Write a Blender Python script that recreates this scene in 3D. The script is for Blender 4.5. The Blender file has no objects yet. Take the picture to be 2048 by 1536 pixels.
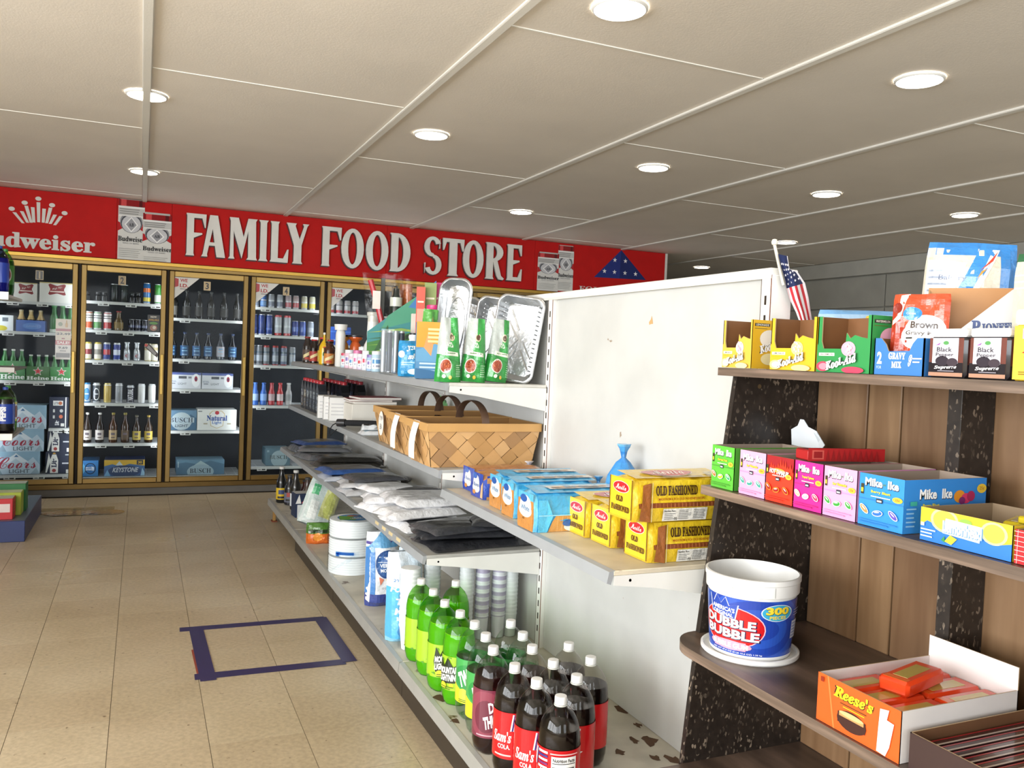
import bpy, math, random
from math import sin, cos, pi, radians
from mathutils import Vector, Matrix
from mathutils.geometry import tessellate_polygon
S = bpy.context.scene
COL = S.collection
random.seed(7)

# ---------------------------------------------------------------- camera
YAW, PITCH, ROLL, FPX, EYE = 0.414586, -0.0343043, 0.0398894, 1687.65, 1.31236
_f = Vector((sin(YAW)*cos(PITCH), cos(YAW)*cos(PITCH), sin(PITCH)))
_r = Vector((cos(YAW), -sin(YAW), 0)); _u = _r.cross(_f)
_r2 = _r*cos(ROLL) + _u*sin(ROLL); _u2 = -_r*sin(ROLL) + _u*cos(ROLL)
cam = bpy.data.cameras.new('camera'); cam.sensor_fit = 'HORIZONTAL'; cam.sensor_width = 36
cam.lens = FPX/2048*36; cam.clip_start = 0.05
co = bpy.data.objects.new('camera', cam); COL.objects.link(co)
co.matrix_world = Matrix(((_r2.x, _u2.x, -_f.x, 0), (_r2.y, _u2.y, -_f.y, 0), (_r2.z, _u2.z, -_f.z, EYE), (0, 0, 0, 1)))
S.camera = co

# ---------------------------------------------------------------- world, exposure, daylight through the shop windows, added fill
S.view_settings.view_transform = 'Standard'; S.view_settings.look = 'None'
S.view_settings.exposure = 0.42; S.view_settings.gamma = 1.0; S.view_settings.use_curve_mapping = False
S.cycles.use_denoising = True
S.cycles.max_bounces = 10; S.cycles.transparent_max_bounces = 24; S.cycles.diffuse_bounces = 4
S.cycles.glossy_bounces = 4; S.cycles.transmission_bounces = 6; S.cycles.sample_clamp_indirect = 6.0
W = bpy.data.worlds.new('world'); S.world = W; W.use_nodes = True
W.node_tree.nodes['Background'].inputs[0].default_value = (0.75, 0.87, 1.0, 1)
W.node_tree.nodes['Background'].inputs[1].default_value = 1.0
def area(name, loc, size, energy, color, aim):
    l = bpy.data.lights.new(name, 'AREA'); l.shape = 'RECTANGLE'; l.size, l.size_y = size; l.energy = energy; l.color = color
    o = bpy.data.objects.new(name, l); COL.objects.link(o); o.location = loc
    o.rotation_euler = Vector(aim).to_track_quat('-Z', 'Y').to_euler(); return o
for _k, _y in enumerate((-1.9, -0.55, 0.8, 2.15)):           # daylight in the openings of the shop front on the left
    area('window_and_fill_light', (-3.42, _y, 1.45), (1.2, 1.7), 70, (0.96, 0.98, 1.0), (1, 0, 0))
for _x in (-2.6, -1.2, 1.4, 2.8, 4.2, 5.6):  # those right of the viewpoint are added fill for the dim right side
    area('window_and_fill_light', (_x, -2.42, 1.45), (1.2, 1.7), 34 if _x < 0 else 21, (0.95, 0.98, 1.0), (0, 1, 0))

# ---------------------------------------------------------------- helpers
def hit(px, py, ax, val):                                     # point of the photo (2048 x 1536) on the plane axis = val
    d = _r2*((px-1024)/FPX) - _u2*((py-768)/FPX) + _f
    o = Vector((0, 0, EYE)); return o + d*((val-o[ax])/d[ax])
def lin(h):
    h = h.lstrip('#'); r = []
    if len(h) == 3: h = ''.join(c*2 for c in h)
    for i in (0, 2, 4):
        c = int(h[i:i+2], 16)/255; r.append(c/12.92 if c <= .04045 else ((c+.055)/1.055)**2.4)
    return (*r, 1.0)
MATS = {}
def mat(kind):
    if kind in MATS: return MATS[kind]
    m = bpy.data.materials.new(kind); m.use_nodes = True; nt = m.node_tree; N = nt.nodes; L = nt.links
    b = N['Principled BSDF']; at = N.new('ShaderNodeAttribute'); at.attribute_name = 'Col'
    base = at.outputs['Color']
    def noise(scale, detail=3, src='Object', stretch=None):
        tc = N.new('ShaderNodeTexCoord'); n = N.new('ShaderNodeTexNoise'); n.inputs['Scale'].default_value = scale; n.inputs['Detail'].default_value = detail
        if stretch:
            mp = N.new('ShaderNodeMapping'); mp.inputs['Scale'].default_value = stretch
            L.new(tc.outputs[src], mp.inputs['Vector']); L.new(mp.outputs['Vector'], n.inputs['Vector'])
        else: L.new(tc.outputs[src], n.inputs['Vector'])
        return n.outputs['Fac']
    def ramp(fac, stops):
        r = N.new('ShaderNodeValToRGB'); L.new(fac, r.inputs['Fac']); e = r.color_ramp.elements
        while len(e) < len(stops): e.new(.5)
        for q, (p, c) in zip(e, stops): q.position = p; q.color = (c, c, c, 1) if not isinstance(c, tuple) else c
        return r.outputs['Color']
    def mul(a, b2, f=1.0, mode='MULTIPLY'):
        x = N.new('ShaderNodeMix'); x.data_type = 'RGBA'; x.blend_type = mode; x.inputs['Factor'].default_value = f
        L.new(a, x.inputs['A'])
        if isinstance(b2, tuple): x.inputs['B'].default_value = b2
        else: L.new(b2, x.inputs['B'])
        return x.outputs['Result']
    def bump(fac, st, dist=.01):
        x = N.new('ShaderNodeBump'); x.inputs['Strength'].default_value = st; x.inputs['Distance'].default_value = dist
        L.new(fac, x.inputs['Height']); return x.outputs['Normal']
    def setp(**k):
        for a, v in k.items(): b.inputs[a.replace('_', ' ')].default_value = v
    if kind in ('matte', 'card', 'gloss', 'plastic', 'metal', 'foil', 'fabric', 'wrap'):
        v = ramp(noise(9 if kind != 'fabric' else 300), [(.3, .90), (.7, 1.0)])
        base = mul(base, v)
        L.new(base, b.inputs['Base Color'])
        if kind == 'matte': setp(Roughness=.75, Specular_IOR_Level=.3)
        if kind == 'card': setp(Roughness=.5)
        if kind == 'gloss': setp(Roughness=.22, Coat_Weight=.3)
        if kind == 'plastic': setp(Roughness=.35)
        if kind == 'fabric': setp(Roughness=.9)
        if kind == 'metal': setp(Roughness=.38, Metallic=.85)
        if kind == 'foil':
            setp(Roughness=.32, Metallic=.9); L.new(bump(noise(26, 5), .45), b.inputs['Normal'])
        if kind == 'wrap':
            setp(Roughness=.28, Coat_Weight=.5, Coat_Roughness=.12); L.new(bump(noise(24, 4), .8, .012), b.inputs['Normal'])
    elif kind in ('film', 'glass', 'pet'):
        tr = N.new('ShaderNodeBsdfTransparent'); gl = N.new('ShaderNodeBsdfGlossy'); mx = N.new('ShaderNodeMixShader')
        gl.inputs['Roughness'].default_value = {'film': .16, 'glass': .03, 'pet': .02}[kind]
        fr = N.new('ShaderNodeFresnel'); io = {'film': 1.5, 'glass': 1.3, 'pet': 1.45}[kind]
        ge = N.new('ShaderNodeNewGeometry'); ma = N.new('ShaderNodeMath'); ma.operation = 'MULTIPLY_ADD'; L.new(ge.outputs['Backfacing'], ma.inputs[0]); ma.inputs[1].default_value = 1/io-io; ma.inputs[2].default_value = io; L.new(ma.outputs[0], fr.inputs['IOR'])
        if kind == 'film':
            nb = bump(noise(20, 4), .6, .012); L.new(nb, gl.inputs['Normal']); L.new(nb, fr.inputs['Normal'])
        L.new(base, tr.inputs['Color'])
        if kind != 'pet':
            k = N.new('ShaderNodeMath'); k.operation = 'MULTIPLY'; k.inputs[1].default_value = .45 if kind == 'film' else .30; L.new(fr.outputs[0], k.inputs[0]); L.new(k.outputs[0], mx.inputs[0])
        else: L.new(fr.outputs[0], mx.inputs[0])
        L.new(tr.outputs[0], mx.inputs[1]); L.new(gl.outputs[0], mx.inputs[2])
        L.new(mx.outputs[0], N['Material Output'].inputs['Surface'])
    elif kind == 'liquid':
        L.new(base, b.inputs['Base Color']); setp(Roughness=.08, Transmission_Weight=.35, IOR=1.33)
    elif kind == 'emit':
        L.new(base, b.inputs['Base Color']); L.new(base, b.inputs['Emission Color']); setp(Emission_Strength=15.0)
    elif kind == 'led':
        L.new(base, b.inputs['Base Color']); L.new(base, b.inputs['Emission Color']); setp(Emission_Strength=22.0)
    elif kind == 'ceiling':
        base = mul(base, ramp(noise(2.2, 5), [(.3, .93), (.7, 1.0)])); L.new(base, b.inputs['Base Color']); setp(Roughness=.62)
        L.new(bump(noise(120, 6, 'Object', (1, 1, 1)), .18, .004), b.inputs['Normal'])
    elif kind == 'tile':
        v = ramp(noise(60, 6), [(.35, .80), (.65, 1.0)]); base = mul(base, v)
        w = N.new('ShaderNodeTexCoord'); g = N.new('ShaderNodeNewGeometry'); n2 = N.new('ShaderNodeTexNoise'); n2.inputs['Scale'].default_value = 1.3; n2.inputs['Detail'].default_value = 4
        L.new(g.outputs['Position'], n2.inputs['Vector']); base = mul(base, ramp(n2.outputs['Fac'], [(.3, (.74, .70, .64, 1)), (.68, 1.0)]))
        n3 = N.new('ShaderNodeTexNoise'); n3.inputs['Scale'].default_value = 38; L.new(g.outputs['Position'], n3.inputs['Vector'])
        base = mul(base, ramp(n3.outputs['Fac'], [(.24, (.45, .40, .34, 1)), (.30, 1.0)]))
        L.new(base, b.inputs['Base Color']); setp(Roughness=.34); L.new(ramp(n2.outputs['Fac'], [(.3, .46), (.7, .26)]), b.inputs['Roughness'])
    elif kind == 'paint':                                     # old white enamel on shop shelving, dusty and a little rusty
        base = mul(base, ramp(noise(5, 5), [(.3, .90), (.65, 1.0)]))
        base = mul(base, ramp(noise(17, 7), [(.235, (.45, .27, .13, 1)), (.27, 1.0)]))
        L.new(base, b.inputs['Base Color']); setp(Roughness=.42)
    elif kind == 'deck':                                      # stained shelf tops
        base = mul(base, ramp(noise(7, 6), [(.3, .72), (.65, 1.0)]))
        base = mul(base, ramp(noise(11, 4), [(.285, (.22, .13, .07, 1)), (.33, 1.0)]))
        L.new(base, b.inputs['Base Color']); setp(Roughness=.5)
    elif kind == 'chipboard':
        v = N.new('ShaderNodeTexVoronoi'); v.inputs['Scale'].default_value = 210; tc = N.new('ShaderNodeTexCoord'); mp = N.new('ShaderNodeMapping'); mp.inputs['Scale'].default_value = (1, 1, .55); mp.inputs['Rotation'].default_value = (.5, .3, .6)
        L.new(tc.outputs['Object'], mp.inputs['Vector']); L.new(mp.outputs['Vector'], v.inputs['Vector'])
        fl = ramp(v.outputs['Color'], [(.76, 0.0), (.84, 1.0)])
        x = N.new('ShaderNodeMix'); x.data_type = 'RGBA'; L.new(fl, x.inputs['Factor']); L.new(mul(base, ramp(noise(40, 4), [(.3, .55), (.7, 1.15)])), x.inputs['A']); x.inputs['B'].default_value = lin('a08f7c')
        n5 = noise(24, 2); fx = N.new('ShaderNodeMath'); fx.operation = 'MULTIPLY'; L.new(fl, fx.inputs[0]); L.new(ramp(n5, [(.42, .12), (.7, .75)]), fx.inputs[1]); L.new(fx.outputs[0], x.inputs['Factor'])
        L.new(x.outputs['Result'], b.inputs['Base Color']); setp(Roughness=.4)
    elif kind == 'wood':
        st = (9, 9, .9); n = noise(3.2, 6, 'Object', st); wv = N.new('ShaderNodeTexWave'); wv.inputs['Scale'].default_value = 2.0; wv.inputs['Distortion'].default_value = 9; wv.inputs['Detail'].default_value = 2
        tc = N.new('ShaderNodeTexCoord'); mp = N.new('ShaderNodeMapping'); mp.inputs['Scale'].default_value = (4, 7, .8); L.new(tc.outputs['Object'], mp.inputs['Vector']); L.new(mp.outputs['Vector'], wv.inputs['Vector'])
        base = mul(base, ramp(n, [(.3, (.74, .69, .63, 1)), (.7, 1.0)])); base = mul(base, ramp(wv.outputs['Fac'], [(.0, (.80, .75, .70, 1)), (.6, 1.0)]), .8)
        L.new(base, b.inputs['Base Color']); setp(Roughness=.45)
    elif kind == 'darkwood':
        n = noise(5, 8, 'Object', (3, .55, 14)); base = mul(base, ramp(n, [(.3, .5), (.52, 1.0), (.7, 1.9)]))
        L.new(base, b.inputs['Base Color']); setp(Roughness=.38)
    elif kind == 'wallboard':
        base = mul(base, ramp(noise(4, 5), [(.3, .85), (.7, 1.0)])); L.new(base, b.inputs['Base Color']); setp(Roughness=.7)
    MATS[kind] = m; return m

def clip(poly, ax, v, keep_low):                              # cut a convex 2D polygon at coordinate ax = v
    out = []; n = len(poly)
    for i in range(n):
        a, b = poly[i], poly[(i+1) % n]
        ia = (a[ax] <= v) == keep_low or a[ax] == v; ib = (b[ax] <= v) == keep_low or b[ax] == v
        if ia: out.append(a)
        if ia != ib:
            t = (v-a[ax])/(b[ax]-a[ax]); out.append((a[0]+(b[0]-a[0])*t, a[1]+(b[1]-a[1])*t))
    return out
TXT = {}
def text_polys(s, bold=0.0, style=None):
    k = (s, bold, style)
    if k in TXT: return TXT[k]
    q = s
    if style:
        up, lo = {'serif': (0x1D400, 0x1D41A), 'script': (0x1D4D0, 0x1D4EA), 'italic': (0x1D468, 0x1D482)}[style]
        q = ''.join(chr(up+ord(c)-65) if 'A' <= c <= 'Z' else chr(lo+ord(c)-97) if 'a' <= c <= 'z' else c for c in s)
    c = bpy.data.curves.new('lettering', 'FONT'); c.body = q; c.resolution_u = 2; c.offset = bold
    o = bpy.data.objects.new('lettering', c); m = o.to_mesh()
    P = [[(m.vertices[i].co.x, m.vertices[i].co.y) for i in p.vertices] for p in m.polygons]
    o.to_mesh_clear(); bpy.data.objects.remove(o); bpy.data.curves.remove(c)
    if not P: P = [[(0, 0), (1, 0), (1, 1)]]
    xs = [a for p in P for a, _ in p]; ys = [b for p in P for _, b in p]
    x0, x1, y0, y1 = min(xs), max(xs), min(ys), max(ys)
    P = [[((a-x0)/(y1-y0), (b-y0)/(y1-y0)) for a, b in p] for p in P]
    TXT[k] = (P, (x1-x0)/(y1-y0)); return TXT[k]

class Pr:                                                     # flat print: coloured shapes in metres on a face
    def __init__(s, w=1, h=1): s.w, s.h, s.L = w, h, []
    def poly(s, pts, c):
        n = len(pts); sg = [(pts[(i+1) % n][0]-pts[i][0])*(pts[(i+2) % n][1]-pts[(i+1) % n][1])-(pts[(i+1) % n][1]-pts[i][1])*(pts[(i+2) % n][0]-pts[(i+1) % n][0]) for i in range(n)]
        if n > 3 and min(sg) < -1e-12 and max(sg) > 1e-12:
            s.L.append(([[pts[i] for i in t] for t in tessellate_polygon([[(x, y, 0) for x, y in pts]])], c)); return s
        s.L.append(([pts], c)); return s
    def polys(s, P, c): s.L.append((P, c)); return s
    def rect(s, x0, y0, x1, y1, c): return s.poly([(x0*s.w, y0*s.h), (x1*s.w, y0*s.h), (x1*s.w, y1*s.h), (x0*s.w, y1*s.h)], c)
    def pl(s, pts, c): return s.poly([(x*s.w, y*s.h) for x, y in pts], c)
    def ell(s, x, y, rx, ry, c, n=20, rot=0):
        P = []
        for i in range(n):
            a = 2*pi*i/n; u, v = rx*s.w*cos(a), ry*s.h*sin(a); P.append((x*s.w+u*cos(rot)-v*sin(rot), y*s.h+u*sin(rot)+v*cos(rot)))
        return s.poly(P, c)
    def star(s, x, y, r, c, inner=.4, rot=0):
        T = []
        pts = [(x*s.w+(r if i % 2 == 0 else r*inner)*s.h*sin(pi*i/5+rot), y*s.h+(r if i % 2 == 0 else r*inner)*s.h*cos(pi*i/5+rot)) for i in range(10)]
        ce = (x*s.w, y*s.h)
        for i in range(10): T.append([ce, pts[(i+1) % 10], pts[i]])
        return s.polys(T, c)
    def text(s, t, x, y, h, c, w=None, bold=.0, style=None, sh=0.0, rot=0.0, al='c'):
        P, asp = text_polys(t, bold, style); hh = h*s.h; ww = w*s.w if w else hh*asp
        ox = {'c': -.5, 'l': 0, 'r': -1}[al]*ww
        def f(a, b):
            u, v = a/asp*ww+ox+sh*b*hh, (b-.5)*hh; return (x*s.w+u*cos(rot)-v*sin(rot), y*s.h+u*sin(rot)+v*cos(rot))
        return s.polys([[f(a, b) for a, b in p] for p in P], c)
    def lines(s, x0, y0, x1, y1, n, c, fill=.45, seed=1):      # rows of small unreadable print
        rnd = random.Random(seed); P = []
        for i in range(n):
            yy = y1+(y0-y1)*(i+.5)/n; hh = (y1-y0)/n*fill/2; e = x1-(x1-x0)*rnd.random()*.3
            P.append([(x0*s.w, (yy-hh)*s.h), (e*s.w, (yy-hh)*s.h), (e*s.w, (yy+hh)*s.h), (x0*s.w, (yy+hh)*s.h)])
        return s.polys(P, c)
    def put(s, g, fn, step=None, eps=.00025, cull=True, vstep=None):
        for i, (P, c) in enumerate(s.L):
            for p in P:
                if cull:
                    for ax, lim in ((0, s.w), (1, s.h)):
                        if p: p = clip(p, ax, 0, False)
                        if len(p) > 2: p = clip(p, ax, lim, True)
                if len(p) < 3: continue
                a = sum(p[k][0]*p[(k+1) % len(p)][1]-p[(k+1) % len(p)][0]*p[k][1] for k in range(len(p)))
                if abs(a) < 1e-12: continue
                if a < 0: p = p[::-1]
                bits = [p]
                if step:
                    lo, hi = min(q[0] for q in p), max(q[0] for q in p); k = math.floor(lo/step)+1
                    bits = []; rest = p
                    while k*step < hi and len(rest) > 2:
                        bits.append(clip(rest, 0, k*step, True)); rest = clip(rest, 0, k*step, False); k += 1
                    bits.append(rest)
                if vstep:
                    nb = []
                    for q in bits:
                        if len(q) < 3: continue
                        lo, hi = min(z[1] for z in q), max(z[1] for z in q); k = math.floor(lo/vstep)+1; rest = q
                        while k*vstep < hi and len(rest) > 2:
                            nb.append(clip(rest, 1, k*vstep, True)); rest = clip(rest, 1, k*vstep, False); k += 1
                        nb.append(rest)
                    bits = nb
                for q in bits:
                    if len(q) > 2: g.face([fn(u, v, eps*(i+1)) for u, v in q], c)
def plane_fn(o, eu, ev):
    o, eu, ev = Vector(o), Vector(eu).normalized(), Vector(ev).normalized(); n = eu.cross(ev)
    return lambda u, v, e: o+eu*u+ev*v+n*e
def cyl_fn(cx, cy, z0, r, a0, r2=None, h=1):                  # print wrapped round a cylinder or cone; a0 = angle of u = 0, seen from outside u runs to the right
    def f(u, v, e):
        rr = r if r2 is None else r+(r2-r)*v/h
        a = a0+u/r; return Vector((cx+(rr+e)*cos(a), cy+(rr+e)*sin(a), z0+v))
    return f

class G:                                                      # collects geometry with a colour per face, links it as ONE mesh object
    def __init__(s): s.v, s.f, s.c = [], [], []
    def face(s, pts, c):
        n = len(s.v); s.v += [tuple(p) for p in pts]; s.f.append(tuple(range(n, n+len(pts)))); s.c.append(c); return s
    def mesh(s, vs, fs, c):
        n = len(s.v); s.v += [tuple(v) for v in vs]
        for i, f in enumerate(fs): s.f.append(tuple(a+n for a in f)); s.c.append(c[i] if isinstance(c, list) else c)
        return s
    def box(s, x0, x1, y0, y1, z0, z1, c, b=0.0, top=None):
        if b <= 0:
            V = [(x, y, z) for z in (z0, z1) for y in (y0, y1) for x in (x0, x1)]
            F = [(0, 2, 3, 1), (4, 5, 7, 6), (0, 1, 5, 4), (2, 6, 7, 3), (0, 4, 6, 2), (1, 3, 7, 5)]
            return s.mesh(V, F, [c, top or c, c, c, c, c])
        C = [(x0, x1), (y0, y1), (z0, z1)]; V = []; idx = {}
        for sx in (0, 1):
            for sy in (0, 1):
                for sz in (0, 1):
                    for ax in range(3):
                        p = [C[0][sx], C[1][sy], C[2][sz]]; ss = (sx, sy, sz)
                        for k in range(3):
                            if k != ax: p[k] += b if ss[k] == 0 else -b
                        idx[(sx, sy, sz, ax)] = len(V); V.append(tuple(p))
        F = []; cc = []
        for ax in range(3):
            o = [k for k in range(3) if k != ax]
            for sd in (0, 1):
                q = []
                for a, bb in ((0, 0), (1, 0), (1, 1), (0, 1)):
                    t = [0, 0, 0]; t[ax] = sd; t[o[0]] = a; t[o[1]] = bb; q.append(idx[(*t, ax)])
                flip = (sd == 0) != (ax == 1)
                F.append(tuple(q[::-1] if flip else q)); cc.append((top or c) if ax == 2 and sd == 1 else c)
                # edges
            for a in (0, 1):
                for bb in (0, 1):
                    q = []
                    for e in (0, 1):
                        t = [0, 0, 0]; t[ax] = e; t[o[0]] = a; t[o[1]] = bb; q.append((idx[(*t, o[0])], idx[(*t, o[1])]))
                    F.append((q[0][0], q[1][0], q[1][1], q[0][1])); cc.append(c)
        for sx in (0, 1):
            for sy in (0, 1):
                for sz in (0, 1): F.append(tuple(idx[(sx, sy, sz, k)] for k in range(3))); cc.append(c)
        return s.mesh(V, F, cc)
    def lathe(s, prof, c, n=20, cx=0, cy=0, cap=True, sx=1, sy=1, wob=None):
        V = []; F = []; cc = []; m = len(prof)
        for j, (r, z) in enumerate(prof):
            for i in range(n):
                a = 2*pi*i/n; k = wob(a, j) if wob else 1
                V.append((cx+r*k*cos(a)*sx, cy+r*k*sin(a)*sy, z))
        for j in range(m-1):
            for i in range(n):
                F.append((j*n+i, j*n+(i+1) % n, (j+1)*n+(i+1) % n, (j+1)*n+i)); cc.append(c[j] if isinstance(c, list) else c)
        c0 = c[0] if isinstance(c, list) else c; c1 = c[-1] if isinstance(c, list) else c
        if cap:
            F.append(tuple(range(n))[::-1]); cc.append(c0); F.append(tuple((m-1)*n+i for i in range(n))); cc.append(c1)
        return s.mesh(V, F, cc)
    def tube(s, pts, r, c, n=8, flat=None, side=None):
        pts = [Vector(p) for p in pts]; V = []; F = []; m = len(pts); up = Vector((0, 0, 1))
        for j, p in enumerate(pts):
            t = (pts[min(j+1, m-1)]-pts[max(j-1, 0)]).normalized(); a = t.cross(up)
            if a.length < 1e-3: a = t.cross(Vector((0, 1, 0)))
            if side: a = Vector(side)
            a.normalize(); b = t.cross(a); ra, rb = (r, r) if flat is None else flat
            for i in range(n):
                th = 2*pi*(i+.5)/n; V.append(p+a*ra*cos(th)+b*rb*sin(th))
        for j in range(m-1):
            for i in range(n): F.append((j*n+i, j*n+(i+1) % n, (j+1)*n+(i+1) % n, (j+1)*n+i))
        F.append(tuple(range(n))[::-1]); F.append(tuple((m-1)*n+i for i in range(n)))
        return s.mesh(V, F, c)
    def prism(s, pts, ax, a, b, c, side=None):                # polygon in the plane of the two other axes, pushed along ax from a to b
        o = [k for k in range(3) if k != ax]; n = len(pts); V = []
        for v in (a, b):
            for p in pts:
                q = [0, 0, 0]; q[ax] = v; q[o[0]], q[o[1]] = p; V.append(tuple(q))
        F = [tuple(range(n))[::-1], tuple(range(n, 2*n))]+[(i, (i+1) % n, n+(i+1) % n, n+i) for i in range(n)]
        return s.mesh(V, F, [c, c]+[side or c]*n)
    def grid(s, nu, nv, fn, c, closed_u=False):
        V = [fn(i/(nu-1) if not closed_u else i/nu, j/(nv-1)) for j in range(nv) for i in range(nu)]; F = []; cc = []
        for j in range(nv-1):
            for i in range(nu if closed_u else nu-1):
                i2 = (i+1) % nu; F.append((j*nu+i, j*nu+i2, (j+1)*nu+i2, (j+1)*nu+i)); cc.append(c((i+.5)/(nu-1), (j+.5)/(nv-1)) if callable(c) else c)
        return s.mesh(V, F, cc)
    def print(s, pr, fn, **k): pr.put(s, fn, **k); return s
    def shift(s, d, rz=0, frm=0):
        for i in range(frm, len(s.v)):
            x, y, z = s.v[i]; s.v[i] = (x*cos(rz)-y*sin(rz)+d[0], x*sin(rz)+y*cos(rz)+d[1], z+d[2])
        return s
    def o(s, name, parent=None, m='card', loc=None, rz=0, smooth=38, recalc=True):
        me = bpy.data.meshes.new(name); me.from_pydata(s.v, [], s.f)
        at = me.attributes.new('Col', 'FLOAT_COLOR', 'CORNER'); d = []; cache = {}
        for f, c in zip(s.f, s.c):
            if c not in cache: cache[c] = lin(c)
            d += list(cache[c])*len(f)
        at.data.foreach_set('color', d)
        me.materials.append(mat(m))
        if smooth:
            me.shade_smooth(); me.set_sharp_from_angle(angle=radians(smooth))
        ob = bpy.data.objects.new(name, me); COL.objects.link(ob)
        if parent: ob.parent = parent
        if loc is not None: ob.location = loc
        ob.rotation_euler.z = rz
        return ob
LABELS = {}
def tag(o, label, cat, group=None, kind=None):
    o['label'] = label; o['category'] = cat
    if group: o['group'] = group
    if kind: o['kind'] = kind
    return o
def thing(name, label, cat, loc=(0, 0, 0), rz=0, group=None):
    o = bpy.data.objects.new(name, None); o.empty_display_size = .05; COL.objects.link(o); o.location = loc; o.rotation_euler.z = rz
    return tag(o, label, cat, group)
def struct(o): o['kind'] = 'structure'; return o
def dup(root, loc, rz, label, group=None):
    r = root.copy(); COL.objects.link(r); r.location = loc; r.rotation_euler.z = rz; r['label'] = label
    if group: r['group'] = group
    for ch in list(root.children):
        c = ch.copy(); COL.objects.link(c); c.parent = r
        for gch in ch.children:
            d = gch.copy(); COL.objects.link(d); d.parent = c
    return r
AISLE = -pi/2                                                 # turn of a thing built facing -Y so that it faces the aisle (-X)
NTH = ['first', 'second', 'third', 'fourth', 'fifth', 'sixth', 'seventh', 'eighth', 'ninth', 'tenth']

# ================================================================ room
CEIL, DW = 2.478, 7.766                                       # ceiling height, plane of the cooler doors
T = .3048

TX, TY = -.07248, 4.37902
xa, xb, ya, yb = TX-4*T, TX+4*T, TY-10.5*T, TY+11.5*T
g = G(); g.box(-3.6, 7.1, -2.6, 10.2, -.06, -.0036, 'b5a588')
g.face([(xa, ya, -.0035), (xb, ya, -.0035), (xb, yb, -.0035), (xa, yb, -.0035)], '3c3226')
for q in ((-3.6, xa, -2.6, 10.2), (xb, 7.1, -2.6, 10.2), (xa, xb, -2.6, ya), (xa, xb, yb, 10.2)): g.face([(q[0], q[2], -.0004), (q[1], q[2], -.0004), (q[1], q[3], -.0004), (q[0], q[3], -.0004)], 'b5a588')
floor = struct(g.o('floor', None, 'matte'))
TC = ['c3b294', 'c0ae90', 'c7b698', 'c2b092']
TM = []
for c in TC:
    g = G(); g.box(-T/2+.0009, T/2-.0009, -T/2+.0009, T/2-.0009, -.004, 0, c); ob = g.o('floor_tile', floor, 'tile'); TM.append(ob.data); bpy.data.objects.remove(ob)

for i in range(-4, 4):
    for j in range(-10, 12):
        x, y = TX+(i+.5)*T, TY+(j-.5)*T
        ob = bpy.data.objects.new('floor_tile', random.choice(TM)); COL.objects.link(ob); ob.parent = floor; ob.location = (x, y, 0)
def wall_mesh(name, boxes, c, m='matte'):
    g = G()
    for b in boxes: g.box(*b, c)
    return struct(g.o(name, None, m))
wall_mesh('wall_left', [(-3.6, -3.5, -2.6, 10.2, 0, .6), (-3.6, -3.5, -2.6, 10.2, 2.3, CEIL), (-3.6, -3.5, 2.8, 10.2, .6, 2.3)] +
          [(-3.6, -3.5, y-.06, y+.06, .6, 2.3) for y in (-2.54, -1.22, .125, 1.48)], 'c9c4b8')
wall_mesh('wall_front', [(-3.5, 7.1, -2.6, -2.5, 0, .6), (-3.5, 7.1, -2.6, -2.5, 2.3, CEIL), (-.5, .7, -2.6, -2.5, .6, 2.3), (6.3, 7.1, -2.6, -2.5, .6, 2.3)], 'b7b2a7')  # opening right of the pier is added to go with the fill lights
wr = wall_mesh('wall_right', [(7.06, 7.16, -2.5, 10.2, 0, CEIL)], '9c9a90', 'wallboard')
for y0, y1 in ((3.2, 5.27), (5.28, 6.485), (6.5, 7.72), (7.735, 10.1)):          # painted boards with open seams
    g = G()
    for z0, z1 in ((.02, 1.0), (1.01, 1.62), (1.63, 1.96), (1.97, 2.30)): g.box(7.035, 7.06, y0, y1, z0, z1, 'a3a197', .003)
    g.o('wall_board', wr, 'wallboard')
g = G(); g.box(7.01, 7.06, 3.2, 10.1, 2.31, 2.475, 'b3b1a7', .004); struct(g.o('trim_1', None, 'wallboard'))
wall_mesh('wall_back', [(-3.5, 7.1, 10.1, 10.2, 0, CEIL)], '8d8b83', 'wallboard')
# ceiling of painted 4 x 8 sheets with battens over the long seams
g = G(); g.box(-3.6, 7.16, -2.6, 10.2, CEIL+.006, CEIL+.08, 'b9b4a8'); ceil = struct(g.o('ceiling', None, 'matte'))
BX = [-3.46, -2.31, -1.155, -.005, 1.145, 2.31, 3.475, 4.62, 5.77, 7.03]
for k in range(len(BX)-1):
    off = 1.56 if k % 2 == 1 else .44
    ys = [-2.5]+[off+2.41*i for i in range(-1, 5) if -2.5 < off+2.41*i < 10.1]+[10.1]
    if k % 2 == 0: ys = [-2.5, -1.98, .42, 2.795, 5.13, 7.5, 10.1]
    else: ys = [-2.5, -.82, 1.57, 3.977, 6.33, 8.7, 10.1]
    for a, b in zip(ys, ys[1:]):
        if b < .9: continue
        g = G(); g.box(BX[k], BX[k+1], a+.003, b-.003, CEIL, CEIL+.008, 'e8dfd2', .002); g.o('ceiling_panel', ceil, 'ceiling')
        if b < 10:
            g = G(); g.box(BX[k]+.02, BX[k+1]-.02, b-.006, b+.006, CEIL-.003, CEIL+.002, 'e6e2d8', .001); g.o('seam_strip', ceil, 'ceiling')
for k, x in enumerate(BX[1:-1]):
    g = G(); g.box(x-.019, x+.019, -2.5, 10.1 if x > 5.2 else DW, CEIL-.014, CEIL+.001, 'e4e0d6', .004); g.o('batten', ceil, 'ceiling')
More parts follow.
